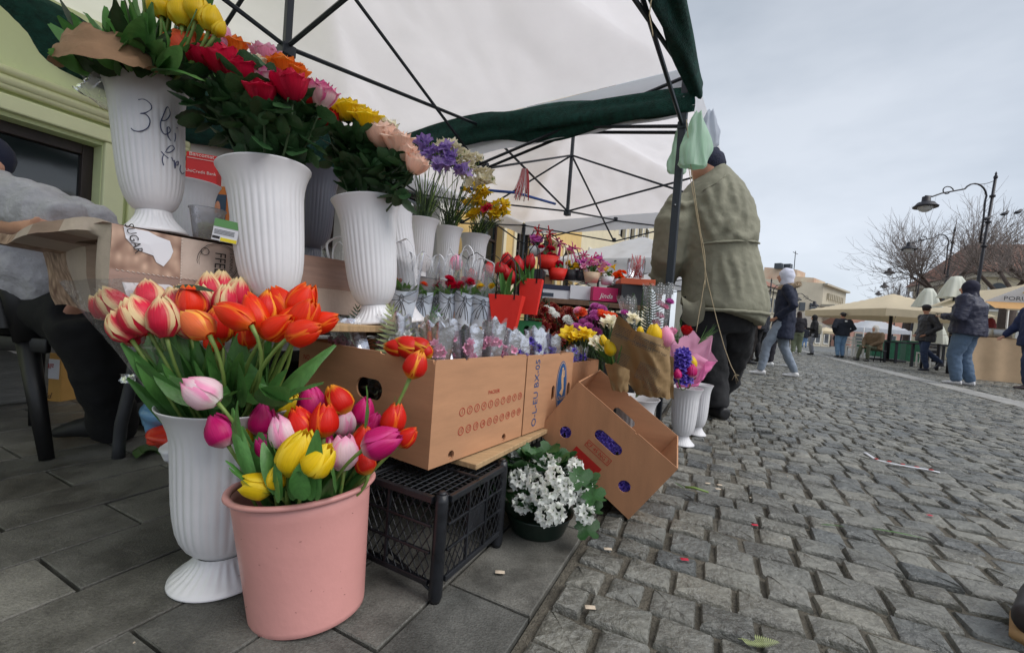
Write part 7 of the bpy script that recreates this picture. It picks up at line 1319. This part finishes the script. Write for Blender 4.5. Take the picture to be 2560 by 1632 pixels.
# dotted cellophane bouquet with fern
t = thing('cellophane_bouquet', 'tall dotted cellophane bouquet with fern and pink carnations beside the tent leg', 'bouquet', P(1640, 870, 2.1))
for (x0, y0, x1, y1, w0_, lab) in ((1632, 880, 1648, 712, 82, 0), (1590, 860, 1566, 742, 52, 0)):
    a0, a1 = P(x0, y0, 2.1), P(x1, y1, 2.1); ww = px2m(w0_, 2.1); b = MB(); b.grid(lambda u, v: a0*(1-v)+a1*v+CRt*((u-.5)*ww*(.5+.5*v))-V((0, .04*sin(pi*u), 0))+CUp*(.01*sin(u*17)*v), 18, 10); b.build('film_front', cello_d, t); b = MB(); b.grid(lambda u, v: a0*(1-v)+a1*v+CRt*((u-.5)*ww*(.5+.5*v))+V((0, .05*sin(pi*u), 0))+CUp*(.012*sin(u*15+2)*v), 18, 10); b.build('film_back', cello, t)
for (x0, y0, x1, y1, r_) in ((1615, 860, 1612, 722, .1), (1630, 860, 1640, 740, .6), (1590, 850, 1575, 745, .3), (1600, 850, 1596, 730, -.2)): a = P(x0, y0, 2.12); e = P(x1, y1, 2.12); inst(FERN[0], 'frond', t, m4(a, e-a, r_, (e-a).length*1.1))
for x, y in ((1650, 762), (1648, 790), (1660, 768), (1640, 808)): inst(CARP[1], 'bloom', t, m4(P(x, y, 2.08), imgdir(80, -.5), 0, .05))
for x, y in ((1673, 756), (1562, 784)): inst(CAR[0], 'bloom', t, m4(P(x, y, 2.08), imgdir(80, -.4), 0, .05))
# pink paper bouquet
d = 2.1; kr = RV[1]; t = thing('pink_bouquet', 'pink paper bouquet with violet hyacinth, tulips and a red rose', 'bouquet', kr-UP*.05); Q_ = lambda x, y, dd=0: P(x, y, d+dd)
sheetcone(t, 'back_paper', pinkpaper, (Q_(1690, 962, .2), Q_(1745, 962, .2)), (Q_(1668, 836, .2), Q_(1700, 850, .2), Q_(1742, 826, .22), Q_(1762, 850, .2), Q_(1792, 838, .2), Q_(1784, 880, .18), Q_(1795, 902, .15)), -.05, seed=7, nu=40)
sheetcone(t, 'side_paper', pinkpaper, (Q_(1690, 965, .1), Q_(1715, 965, .1)), (Q_(1668, 836, .1), Q_(1676, 858, .06), Q_(1720, 872, .08), Q_(1770, 900, .12)), .0, seed=8); sheetcone(t, 'front_paper', pinkpaper2, (Q_(1690, 968, .02), Q_(1742, 966, .06)), (Q_(1700, 962, 0), Q_(1722, 946, -.02), Q_(1752, 950, .02), Q_(1758, 900, .08), Q_(1790, 905, .12)), .03, seed=9)
for x, y, ax_ in ((1706, 940, 92), ): hyacinth(t, P(1709, 955, 2.05), imgdir(92), .034, .145, 70, .022, P_VIO)
tulip('mag', 1694, 934, 2.02, 28, 95, kr, '', '', parent=t, nl=2, ll=.1); tulip('mag', 1729, 926, 2.02, 34, 88, kr, '', '', parent=t, nl=2, ll=.12); tulip('yel', 1730, 905, 2.06, 34, 92, kr, '', '', parent=t, nl=1, ll=.1); inst(RO('red', P_DRED), 'bloom', t, m4(P(1714, 838, 2.15), imgdir(90, -.4), 0, .062)); inst(RO('pinkr', P_PINK), 'bloom', t, m4(P(1680, 838, 2.15), imgdir(90, -.4), 0, .05))
for i in range(14): inst(LG[i % 4], 'blade', t, m4(P(1745, 860, 2.25), imgdir(28+i*2.5, rr(-.1, .2)), rr(0, 6), (.03, .08, rr(.1, .17)))); inst(LG[i % 4], 'blade', t, m4(P(1695, 860, 2.25), imgdir(75+i*4, rr(-.1, .2)), rr(0, 6), (.03, .08, rr(.07, .15))))
# ================================================================== HANGING THINGS
leg0 = C1[0]
gbag = M('green_plastic_bag', c(170, 218, 182), .35, .1, 5, 1, 12, trans=.4, col2=c(214, 232, 220), aniso=(3, 3, .4)); wbag = M('white_plastic_bag', c(206, 212, 224), .35, .06, 9, .8, 12, trans=.4, alpha=.8)
def bag(name, label, px, py, d, wpx, hpx, mt, seed): 
    cen = P(px, py, d); w_, h = px2m(wpx, d)/2, px2m(hpx, d)/2; b = MB(); b.grid(lambda u, v: cen+V((1, 0, 0))*(cos(u*2*pi)*w_*(.2+.8*max(0, 1-v*v)**.8)*(1 if v > .04 else .8)*(1+.45*noise.noise(V((cos(u*2*pi)*1.4, sin(u*2*pi)*1.4, v*2.5+seed*3)))+.05*sin(u*50+v*3)))+V((0, 1, 0))*(sin(u*2*pi)*w_*.45*(1+.15*sin(u*38+v*4)))+UP*((v-.5)*2*h+.008*sin(u*25)*v), 60, 20); return tag(b.build(name, mt, origin=cen+UP*h), label, 'plastic bag', 'plastic bags tied to the tent leg')
bag('plastic_bag', 'green and white plastic bag on the right side of the tent leg', 1738, 352, 2.3, 78, 130, gbag, 1); bag('plastic_bag', 'pale greenish plastic bag on the left side of the tent leg', 1696, 378, 2.5, 44, 110, gbag, 4); bag('plastic_bag', 'crumpled clear plastic bag puffing out beyond the green one', 1772, 322, 2.5, 58, 84, wbag, 7)
for i, (pts, lab) in enumerate(((((1716, 300), (1728, 420), (1748, 560), (1762, 640), (1762, 720)), 'thin twine hanging nearly straight beside the tent leg'), (((1722, 420), (1752, 600), (1768, 700), (1800, 830), (1822, 900), (1838, 935)), 'long twine trailing down the khaki coat to a frayed end'), (((1762, 700), (1752, 760), (1740, 830)), 'thin twine dropping to the red rose'), (((1628, 0), (1624, 40), (1632, 92)), 'twine hanging from the canopy near the street edge'))):
    b = MB(); pp = [P(x, y, 2.28 if i < 3 else 1.6) for x, y in pts]; sm = []
    for j in range(len(pp)-1):
        a0, a1, a2, a3 = pp[max(0, j-1)], pp[j], pp[j+1], pp[min(len(pp)-1, j+2)]
        for q_ in (0, .25, .5, .75): sm.append(.5*((2*a1)+(a2-a0)*q_+(2*a0-5*a1+4*a2-a3)*q_*q_+(3*a1-a0-3*a2+a3)*q_**3)+rv(.001))
    b.tube(sm+[pp[-1]], .0022, 5)
    if i == 1:
        for _ in range(8): b.tube([pp[-1], pp[-1]+V((rr(-.02, .03), 0, rr(-.05, .01)))], .001, 3)
    tag(b.build('twine', rope), lab, 'string')
tg = P(1310, 425, 3.2); b = MB(); b2 = MB()
for i in range(26): x = rr(-.03, .05); (b if i % 2 else b2).tube(bez(tg+V((x*.5, 0, .01)), tg+V((x, 0, -.08)), tg+V((x*1.4-.02, 0, -rr(.14, .24))), 4), .004, 4)
t = thing('tassels', 'red and white thread tassels hanging from a truss bar', 'tassel', tg); b.build('red_threads', M('red_thread', c(206, 40, 50), .8), t); b2.build('white_threads', M('pale_thread', c(226, 200, 204), .8), t)
# ================================================================== THE MAN IN THE KHAKI COAT
d = 3.0; Qm = lambda x, y, dd=0: P(x, y, d+dd); mpos = P(1790, 1040, d); mpos.z = 0; R_ = px2m(1, d)
t = thing('person', 'large man seen from behind in a khaki coat and dark beanie at the tent leg', 'person', mpos)
fX, fY = V((1, 0, 0)), V((0, 1, 0)); khaki = M('khaki_cotton', c(136, 134, 116), .8, .12, 5, .8, 16)
b = MB(); b.ell(Qm(1762, 420, -.02), 33*R_, .1, 44*R_, 14); b.ell(Qm(1735, 428, .05), 9*R_, .03, 12*R_, 8); b.ell(Qm(1797, 424), 5*R_, .02, 12*R_, 8); b.tube([Qm(1768, 400), Qm(1775, 520)], [.07, .085], 12)
b.tube([Qm(1790, 520), Qm(1800, 800)], [(.2, .12), (.18, .12)], 14, flat=fX); hl = [(Qm(1690, 520), Qm(1660, 630, .02), Qm(1650, 715, .25)), (Qm(1838, 520), Qm(1842, 650, .1), Qm(1832, 725, .3))]
for s_ in hl: b.tube(list(s_), [.06, .05, .035], 10)
for s_ in hl:
    w0 = s_[2]; dw = (s_[2]-s_[1]).normalized(); hn = w0+dw*.05; b.ell(hn, .04, .03, .055, 10)
    for q_ in range(4): s0 = hn+dw*.03+fX*((q_-1.5)*.018); b.tube([s0, s0+dw*.045, s0+dw*.075-UP*.02], [.01, .009, .007], 6)
    b.tube([hn+fX*.03, hn+fX*.055+dw*.03], [.011, .008], 6)
b.tube([Qm(1762, 790), Qm(1768, 880), mpos+V((-.03, 0, .08))], [.07, .06, .05], 10); b.tube([Qm(1838, 790), Qm(1838, 860, .1), mpos+V((.07, .33, .08))], [.07, .06, .05], 10); b.build('body', skin, t, remesh=.014)
b = MB(); b.ell(Qm(1769, 408, -.02), 37*R_, .115, 36*R_, 16); b.tube([Qm(1774, 425), Qm(1768, 395)], [(39*R_, .12), (37*R_, .118)], 18, flat=fX); b.tube([Qm(1786, 392), Qm(1790, 368)], [.055, .02], 10); b.build('beanie', M('navy_knit', c(34, 38, 60), .9, .3, 50, 1, 90), t, remesh=.012)
def on_coat(y, u, lift=.006, amp=1):
    for (a, e, y0, dp), (a2, e2, y2, dp2) in zip(rings, rings[1:]):
        if y2 <= y <= y0: f = (y0-y)/(y0-y2); L0, R0_, D0 = a+(a2-a)*f, e+(e2-e)*f, dp+(dp2-dp)*f; break
    return Qm((L0+R0_)/2, y)+fX*((R0_-L0)/2*R_*(1+lift)*u)-fY*(D0*(1+lift)*sqrt(max(0, 1-u*u)))
b = MB()   # coat torso: rings given by left and right edge pixels
rings = [(1700, 1912, 788, .30), (1703, 1922, 768, .31), (1704, 1918, 735, .29), (1706, 1908, 690, .27), (1704, 1896, 640, .26), (1690, 1893, 590, .27), (1684, 1893, 545, .26), (1690, 1882, 505, .24), (1712, 1856, 466, .2), (1738, 1824, 436, .14), (1748, 1806, 420, .11)]
rings = [(a+4, e-12 if y > 500 else e-4, y, dp*.92) for a, e, y, dp in rings]; vs = [(Qm((a+e)/2, y), (e-a)/2*R_, dp) for a, e, y, dp in rings]; b.tube([v[0] for v in vs], [(v[1], v[2]) for v in vs], 28, flat=fX)
b.tube([Qm(1706, 500), Qm(1684, 560, -.04), Qm(1672, 640, .0), Qm(1658, 700, .2), Qm(1655, 716, .3)], [.1, .135, .12, .09, .08], 16); b.tube([Qm(1838, 506), Qm(1846, 570), Qm(1846, 650, .1), Qm(1830, 720, .3)], [.12, .135, .12, .1], 14); b.tube([Qm(1748, 436), Qm(1752, 424), Qm(1800, 418), Qm(1806, 432)], .035, 8)
random.seed(140)
def fold(pts, r, l=-.05): b.tube([on_coat(y, u, l) for y, u in pts], [r*.5]+[r]*(len(pts)-2)+[r*.4], 8)
for u0 in (-.62, -.35, -.1, .2, .42, .66, .84):
    y0 = rr(640, 660); fold([(y0+i*20, u0+.03*sin(i+u0*9)+i*.008) for i in range(7)], rr(.02, .03))
for u0, u1, y0, y1 in ((.9, .5, 500, 600), (.88, .62, 540, 625), (-.55, -.3, 490, 600), (-.7, -.45, 530, 620), (.1, .2, 450, 560), (-.15, -.3, 470, 560), (.45, .35, 470, 580), (-.2, .1, 600, 560), (.3, .7, 612, 585), (.0, .4, 600, 618)): fold([(y0+(y1-y0)*i/5, u0+(u1-u0)*i/5) for i in range(6)], rr(.026, .038))
for k_ in range(7): f = k_/6; ce = Qm(1700-50*f, 520+180*f, -.02+.2*f**2); b.tube([ce+V((-.11, -.04, .03)), ce+V((-.03, -.135+.04*f, -.02)), ce+V((.07, -.11, .02))], [.016, .026, .014], 8)
oc = b.build('coat', khaki, t, remesh=.013, disp=(.012, .12))
q2 = oc.modifiers.new('d2', 'DISPLACE'); tx = bpy.data.textures.new('fine_folds', 'CLOUDS'); tx.noise_scale = .035; tx.noise_depth = 2; q2.texture = tx; q2.strength = .008
def seam(pts, r, name): b = MB(); b.tube([on_coat(y, u, .02)+rv(.002) for y, u in pts], r, 8); b.build(name, khaki, t)
seam([(625+ (i*.0)-14*(i/20), -.75+1.55*i/20) for i in range(21)], [(.012*rr(.7, 1.2), .008) for _ in range(21)], 'waist_drawcord'); seam([(780, -.9+1.8*i/20) for i in range(21)], [.012]*21, 'hem'); seam([(500-i*5, -.62+i*.075) for i in range(9)], .003, 'yoke_seam')
b = MB(); b.grid(lambda u, v: Qm(1703+55*u, 738+60*v+18*sin(u*3), -.26+.1*(1-u))+V((0, -.03*sin(pi*v), 0)), 10, 8); b.build('coat_tail', khaki, t)
b = MB(); b.tube([Qm(1800, 740), Qm(1798, 800), Qm(1798, 830)], [(.27, .17), (.26, .17), (.22, .15)], 16, flat=fX)
b.tube([Qm(1752, 790), Qm(1768, 880, -.03), Qm(1782, 960), mpos+V((-.03, -.03, .07))], [.15, .125, .11, .1], 14); b.tube([Qm(1840, 780), Qm(1838, 860, .1), Qm(1815, 950, .3), mpos+V((.07, .33, .07))], [.14, .12, .1, .085], 14); b.build('trousers', M('black_trousers', c(30, 30, 33), .85, .2, 8, .8, 14), t, remesh=.016, disp=(.04, .09))
for o_, f_ in ((mpos+V((-.02, -.05, 0)), V((-.2, 1, 0))), (mpos+V((.08, .32, 0)), V((.1, 1, 0)))):
    f_ = f_.normalized(); b = MB(); b.tube([o_-f_*.09+UP*.05, o_+UP*.055, o_+f_*.12+UP*.045, o_+f_*.2+UP*.03], [(.045, .045), (.05, .055), (.05, .04), (.03, .025)], 12, flat=V((f_.y, -f_.x, 0))); b.build('shoe', M('black_shoe', c(24, 24, 28), .5), t, remesh=.011)
# ================================================================== SEATED VENDOR, CHAIR, LEFT CORNER
grey_fleece = M('grey_fleece', c(178, 177, 182), .9, .15, 30, .7, 60); d = 1.55; vp = P(120, 1080, 1.65); vp.z = 0
t = thing('person', 'seated vendor in a grey hooded fleece at the table, face cut off by the frame', 'person', vp); Qv = lambda x, y, dd=0: P(x, y, d+dd)
b = MB(); b.ell(Qv(-70, 395, .1), .085, .1, .12, 14); b.ell(Qv(-5, 420, .05), .02, .025, .03, 8); b.tube([Qv(-90, 420, .1), Qv(-90, 500, .1)], .06, 10); b.tube([Qv(-110, 480, .1), Qv(-110, 820, .1)], [(.17, .12), (.17, .13)], 14, flat=fX)
b.tube([Qv(-40, 500, .1), Qv(60, 565, -.08), Qv(150, 560, -.2)], [.05, .045, .032], 10); hn = Qv(95, 572, -.28); b.tube([Qv(0, 560, -.2), hn], [.035, .03], 10); b.ell(hn, .045, .025, .03, 10)
for q_ in range(4): b.tube([hn+V((.03, -.005, .02-.012*q_)), hn+V((.065, -.01, .018-.012*q_)), hn+V((.085, -.005, .01-.012*q_))], [.009, .009, .007], 6)
b.tube([hn+V((.0, -.02, .02)), hn+V((.04, -.03, .03))], [.011, .008], 6)
b.tube([Qv(-90, 790, .1), Qv(190, 795, -.1), Qv(275, 1040, .05)], [.08, .07, .05], 12); b.build('body', skin, t, remesh=.012)
b = MB(); b.tube([Qv(-110, 830, .1), Qv(-110, 700, .1), Qv(-100, 560, .08), Qv(-90, 480, .1), Qv(-85, 445, .1)], [(.26, .2), (.25, .2), (.24, .17), (.19, .13), (.11, .1)], 18, flat=fX)
b.tube([Qv(-60, 480, .05), Qv(10, 510, -.1), Qv(60, 520, -.2), Qv(172, 552, -.25)], [.1, .1, .09, .055], 14); b.tube([Qv(-60, 500, .25), Qv(80, 500, .2), Qv(180, 540, .1), Qv(262, 556, .0)], [.09, .08, .075, .05], 14); b.tube([Qv(-60, 640, -.05), Qv(60, 660, -.1), Qv(150, 700, -.08), Qv(215, 712, -.05)], [.16, .13, .1, .05], 16); b.tube([Qv(-30, 438, .05), Qv(25, 440, 0)], [(.05, .03), (.02, .015)], 8); b.build('fleece', grey_fleece, t, remesh=.014, disp=(.04, .09))
b = MB(); b.ell(Qv(-60, 385, .1), .1, .11, .1, 14); b.build('cap', M('navy_cap', c(30, 36, 60), .8), t)
b = MB(); b.tube([Qv(-100, 790, .08), Qv(60, 780, -.02), Qv(205, 790, -.1)], [.12, .105, .09], 16); b.tube([Qv(205, 790, -.1), Qv(245, 900, -.05), Qv(290, 1085, .1)], [.1, .085, .07], 14); b.tube([Qv(-100, 770, .3), Qv(150, 785, .3), Qv(300, 940, .3), Qv(335, 1060, .3)], [.1, .08, .07, .065], 14); b.build('trousers', M('black_trousers2', c(18, 18, 20), .85, .3, 8, .6, 14), t, remesh=.016, disp=(.03, .09))
for x, y, dd, sgn in ((268, 1085, .1, -1), (340, 1085, .3, 1)):
    o_ = P(x, y, d+dd); o_.z = 0; f_ = V((sgn, -.25, 0)).normalized(); b = MB(); b.tube([o_-f_*.08+UP*.05, o_+UP*.06, o_+f_*.1+UP*.045, o_+f_*.17+UP*.025], [(.04, .045), (.045, .055), (.045, .035), (.03, .02)], 12, flat=V((f_.y, -f_.x, 0))); b.build('shoe', M('dark_shoe', c(30, 30, 30), .6), t, remesh=.011)
# chair
ch = P(110, 1140, 1.42); ch.z = 0; t = thing('chair', 'black plastic chair under the seated vendor', 'chair', ch); pl = M('black_chair', c(22, 22, 24), .45, .2)
for (x0, y0, x1, y1, dd) in ((68, 850, 118, 1138, 1.42), (92, 850, 88, 1050, 1.75)):
    a, e = P(x0, y0, dd), P(x1, y1, dd); e.z = 0; b = MB(); b.tube([a, e], [(.03, .02), (.02, .016)], 8); b.build('leg', pl, t)
b = MB(); b.grid(lambda u, v: P(-150+270*u, 842, 1.42+.4*v)+UP*(.008*sin(u*3)), 8, 6); b.grid(lambda u, v: P(-150+270*u, 842, 1.42+.4*v)-UP*.03, 8, 6); b.build('seat', pl, t); b = MB(); b.box(P(-10, 855, 1.42), .36, .02, .05); b.build('seat_apron', pl, t, bevel=.005)
b = MB(); b.tube([P(74, 850, 1.42), P(40, 740, 1.4), P(-2, 660, 1.38), P(-40, 600, 1.38)], [(.04, .02), (.035, .018), (.03, .018), (.03, .018)], 8); b.build('back_post', pl, t); b = MB(); b.grid(lambda u, v: P(-60+(100-60*(1-v)*0-90*v*.6)*u, 820-220*v, 1.4-.03*sin(pi*u)), 8, 8); b.build('backrest', pl, t)
# printed carton on the ground
pcart = G(148, 1005); t = carton('carton', 'yellow and white printed fruit carton on the paving under the chair', pcart+V((-.62, .06, 0)), V((.995, -.09, 0)), V((.09, .995, 0)), UP, .62, .3, .245, {}, M('yellow_carton', c(196, 150, 80), .6, .1, 6), notch=False)
ex_c = V((.995, -.09, 0)).normalized(); nc_ = V((-.09, -.995, 0)).normalized()*-1; fo3 = pcart+V((-.62, .06, 0))-V((.09, .995, 0))*.0
b = MB(); b.box(fo3+ex_c*.51+UP*.165-V((.09, .995, 0)).normalized()*.0015, .2, .002, .1, (ex_c, V((.09, .995, 0)).normalized(), UP)); b.build('white_panel', jw, t, smooth=False)
def ov(rx, ry, lift, mt, nm): b = MB(); n = 40; cen = fo3+ex_c*.36+UP*.12-V((.09, .995, 0)).normalized()*lift; b.add([cen+ex_c*cos(2*pi*i/n)*rx+UP*sin(2*pi*i/n)*ry for i in range(n)], [tuple(range(n))]); b.build(nm, mt, t, smooth=False)
ov(.142, .1, .003, print_black, 'oval_border'); ov(.135, .094, .0035, M('oval_gold', c(214, 176, 70), .6), 'oval_ring'); ov(.122, .083, .004, jw, 'oval_field'); ov(.06, .03, .0045, M('fruit_print', c(206, 130, 40), .6), 'fruit_print')
yv3 = V((.09, .995, 0)).normalized(); text(t, 'Golden', fo3+ex_c*.38+UP*.10-yv3*.006, ex_c, UP, .05, print_blue); text(t, 'alfio', fo3+ex_c*.55+UP*.18-yv3*.004, -ex_c, -UP, .04, print_red); text(t, 'Premium', fo3+ex_c*.5+UP*.03-yv3*.002, -ex_c, -UP, .045, oldwood, shear=.3)
cl2 = MB(); cl2.grid(lambda u, v: P(-40+150*u, 868+(14-26*v), 1.95+.2*v)+UP*(.02*sin(u*4+1)+.015*noise.noise(V((u*5, v*4, 1)))), 16, 10); tag(cl2.build('rag', grey_fleece, origin=P(30, 870, 1.95)), 'grey rag lying on top of the printed fruit carton', 'cloth')
# plastic sacks behind the left vase
t = thing('plastic_sack', 'printed blue, red and white plastic sack on the ground behind the left vase', 'sack', P(430, 1150, 1.15)-UP*P(430, 1150, 1.15).z)
def blob(name, x, y, d, rx, ry, mt, sd): b = MB(); cen = P(x, y, d); R1_, R2_ = px2m(rx, d), px2m(ry, d); b.grid(lambda u, v: cen+V((cos(u*2*pi)*sin(pi*v)*R1_, sin(u*2*pi)*sin(pi*v)*.07, -cos(pi*v)*R2_))*(1+.28*noise.noise(V((u*7, v*6, sd)))), 40, 24); return b.build(name, mt, t)
blob('blue_part', 425, 1035, 1.18, 60, 52, M('blue_plastic', c(96, 140, 176), .3, .2, 9, .8, 14), 1); blob('red_part', 442, 1085, 1.15, 56, 28, M('red_plastic', c(196, 50, 30), .3, .2, 9, .8, 14), 2); blob('white_part', 470, 1118, 1.1, 46, 32, wbag if False else jw, 3); blob('pink_part', 488, 1150, 1.08, 24, 20, M('pale_pink_plastic', c(196, 150, 170), .4), 4)
text(t, 'no.co', P(462, 1108, 1.02), CRt, CUp, .035, M('cyan_print', c(30, 130, 190), .5), shear=.2)
b = MB(); b.grid(lambda u, v: P(300+40*u, 935+20*v, 1.35)+rv(.004), 6, 4); b.build('loose_film', cello_f, t)
# ================================================================== LITTER
def on_ground(px, py): return G(px, py, .006)
random.seed(111)
for (x, y, ang, l, me_, lab, cat) in ((1710, 1220, 100, .07, LG[0], 'snapped green leaf standing at the corner of the tilted carton', 'leaf'), (440, 1175, 20, .03, LI[0], 'pale torn leaf on the dark paving behind the left vase', 'leaf'), (1845, 1595, -30, .075, FERNP, 'dry fern tip lying on a cobble at the bottom', 'fern'), (2052, 1310, -10, .09, LG[2], 'thin green sprig between the cobbles, left piece', 'sprig'), (2180, 1320, -40, .16, LG[3], 'long green sprig lying across the cobbles', 'sprig')):
    g = on_ground(x, y); o_ = bpy.data.objects.new('fallen_'+cat, me_); S.collection.objects.link(o_); a = radians(ang); dr = V((cos(a), .6*sin(a)+.2, .04)).normalized(); o_.matrix_world = m4(g, dr, pi if me_ is not FERNP else 0, (l*(1 if me_ is not LG[3] else .5), l*.3, l)); tag(o_, lab, cat)
g = on_ground(1712, 1222); b = MB(); b.tube([g+UP*.008, g+V((.03, -.012, .012)), g+V((.075, -.03, .006))], [.004, .0045, .003], 6); tag(b.build('cut_stalk', stem_m), 'pale green cut stem beside the tilted carton', 'stem')
b = MB(); 
for i in range(2): b.grid(lambda u, v: G(330+70*u+10*v, 1128-18*sin(u*3)+14*v+i*4, .012+.01*sin(u*5+i)), 10, 3)
tag(b.build('cabbage_leaf', leaf_g), 'crumpled green leaf at the foot of the bent table leg', 'leaf')
b = MB(); tpp = [(2162, 1130), (2190, 1148), (2230, 1158), (2275, 1166), (2315, 1172), (2350, 1180)]; pts = [G(x, y, .012+.006*sin(x)) for x, y in tpp]; b.tube(pts, [(.001, .011)]*6, 6, flat=UP); o_ = b.build('warning_tape', jw); tag(o_, 'strip of white tape with red marks lying on the cobbles', 'tape')
b = MB()
for i in range(5): p_ = pts[1]*(1-i/4.6)+pts[5]*(i/4.6); b.ell(p_+UP*.004, .012, .008, .002, 8)
b.build('red_mark', print_red, o_)
pet = M('fallen_petal', c(176, 20, 50), .6); pal = M('pale_scrap', c(196, 180, 160), .8)
for x, y, mt, lab in ((1712, 1398, pet, 'dark red petal on a cobble, nearest the kerb'), (1888, 1312, pet, 'pinkish petal on a cobble further from the kerb'), (2326, 1288, pet, 'red petal in a joint on the right'), (1476, 1518, pal, 'dried yellow bud in the kerb joint'), (1520, 1372, pal, 'pale scrap in the joint near the kerb corner'), (1250, 1430, pal, 'flattened whitish gum spot on the flagstones'), (1770, 1208, pal, 'small white pebble beside the cut stem'), (1796, 1222, pal, 'reddish pebble next to the pale one'), (1800, 1212, pal, 'tiny scrap further along the joint')):
    g = on_ground(x, y); b = MB(); b.grid(lambda u, v: g+V(((u-.5)*.022, (v-.5)*.012, .003*sin(u*4)*sin(v*3)+.001)), 4, 3); tag(b.build('fallen_petal' if mt is pet else 'scrap', mt, origin=g), lab, 'petal' if mt is pet else 'scrap')
random.seed(121); b = MB()
for i in range(340):
    p_ = pave(rr(-.2, 5), rr(-1.2, 3.4)); p_.z = rr(-.012, .001); l = rr(.002, .007); b.box(p_, l, l*rr(.3, .9), .002, (V((cos(i), sin(i), 0)), V((-sin(i), cos(i), 0)), UP))
tag(b.build('grit', pal, smooth=False, origin=(0, 0, 0)), 'tiny pale crumbs and grit scattered over paving and cobbles', 'grit', kind='stuff')
# pigeons on the right tree
for i, (x, y) in enumerate(((2468, 548), (2512, 536), (2545, 532))):
    p_ = P(x, y, 12); t = thing('bird', ('leftmost dark bird perched on the right tree', 'middle dark bird perched on the right tree', 'dark bird perched nearest the right edge')[i], 'bird', p_); b = MB(); b.tube([p_-V((.12, 0, .03)), p_-V((.05, 0, .0)), p_+V((.03, 0, .03)), p_+V((.08, 0, .09)), p_+V((.12, 0, .1))], [.012, .045, .05, .03, .008], 8); b.build('body', dk, t); b = MB(); b.tube([p_, p_-UP*.08], .006, 4); b.build('leg', dk, t)
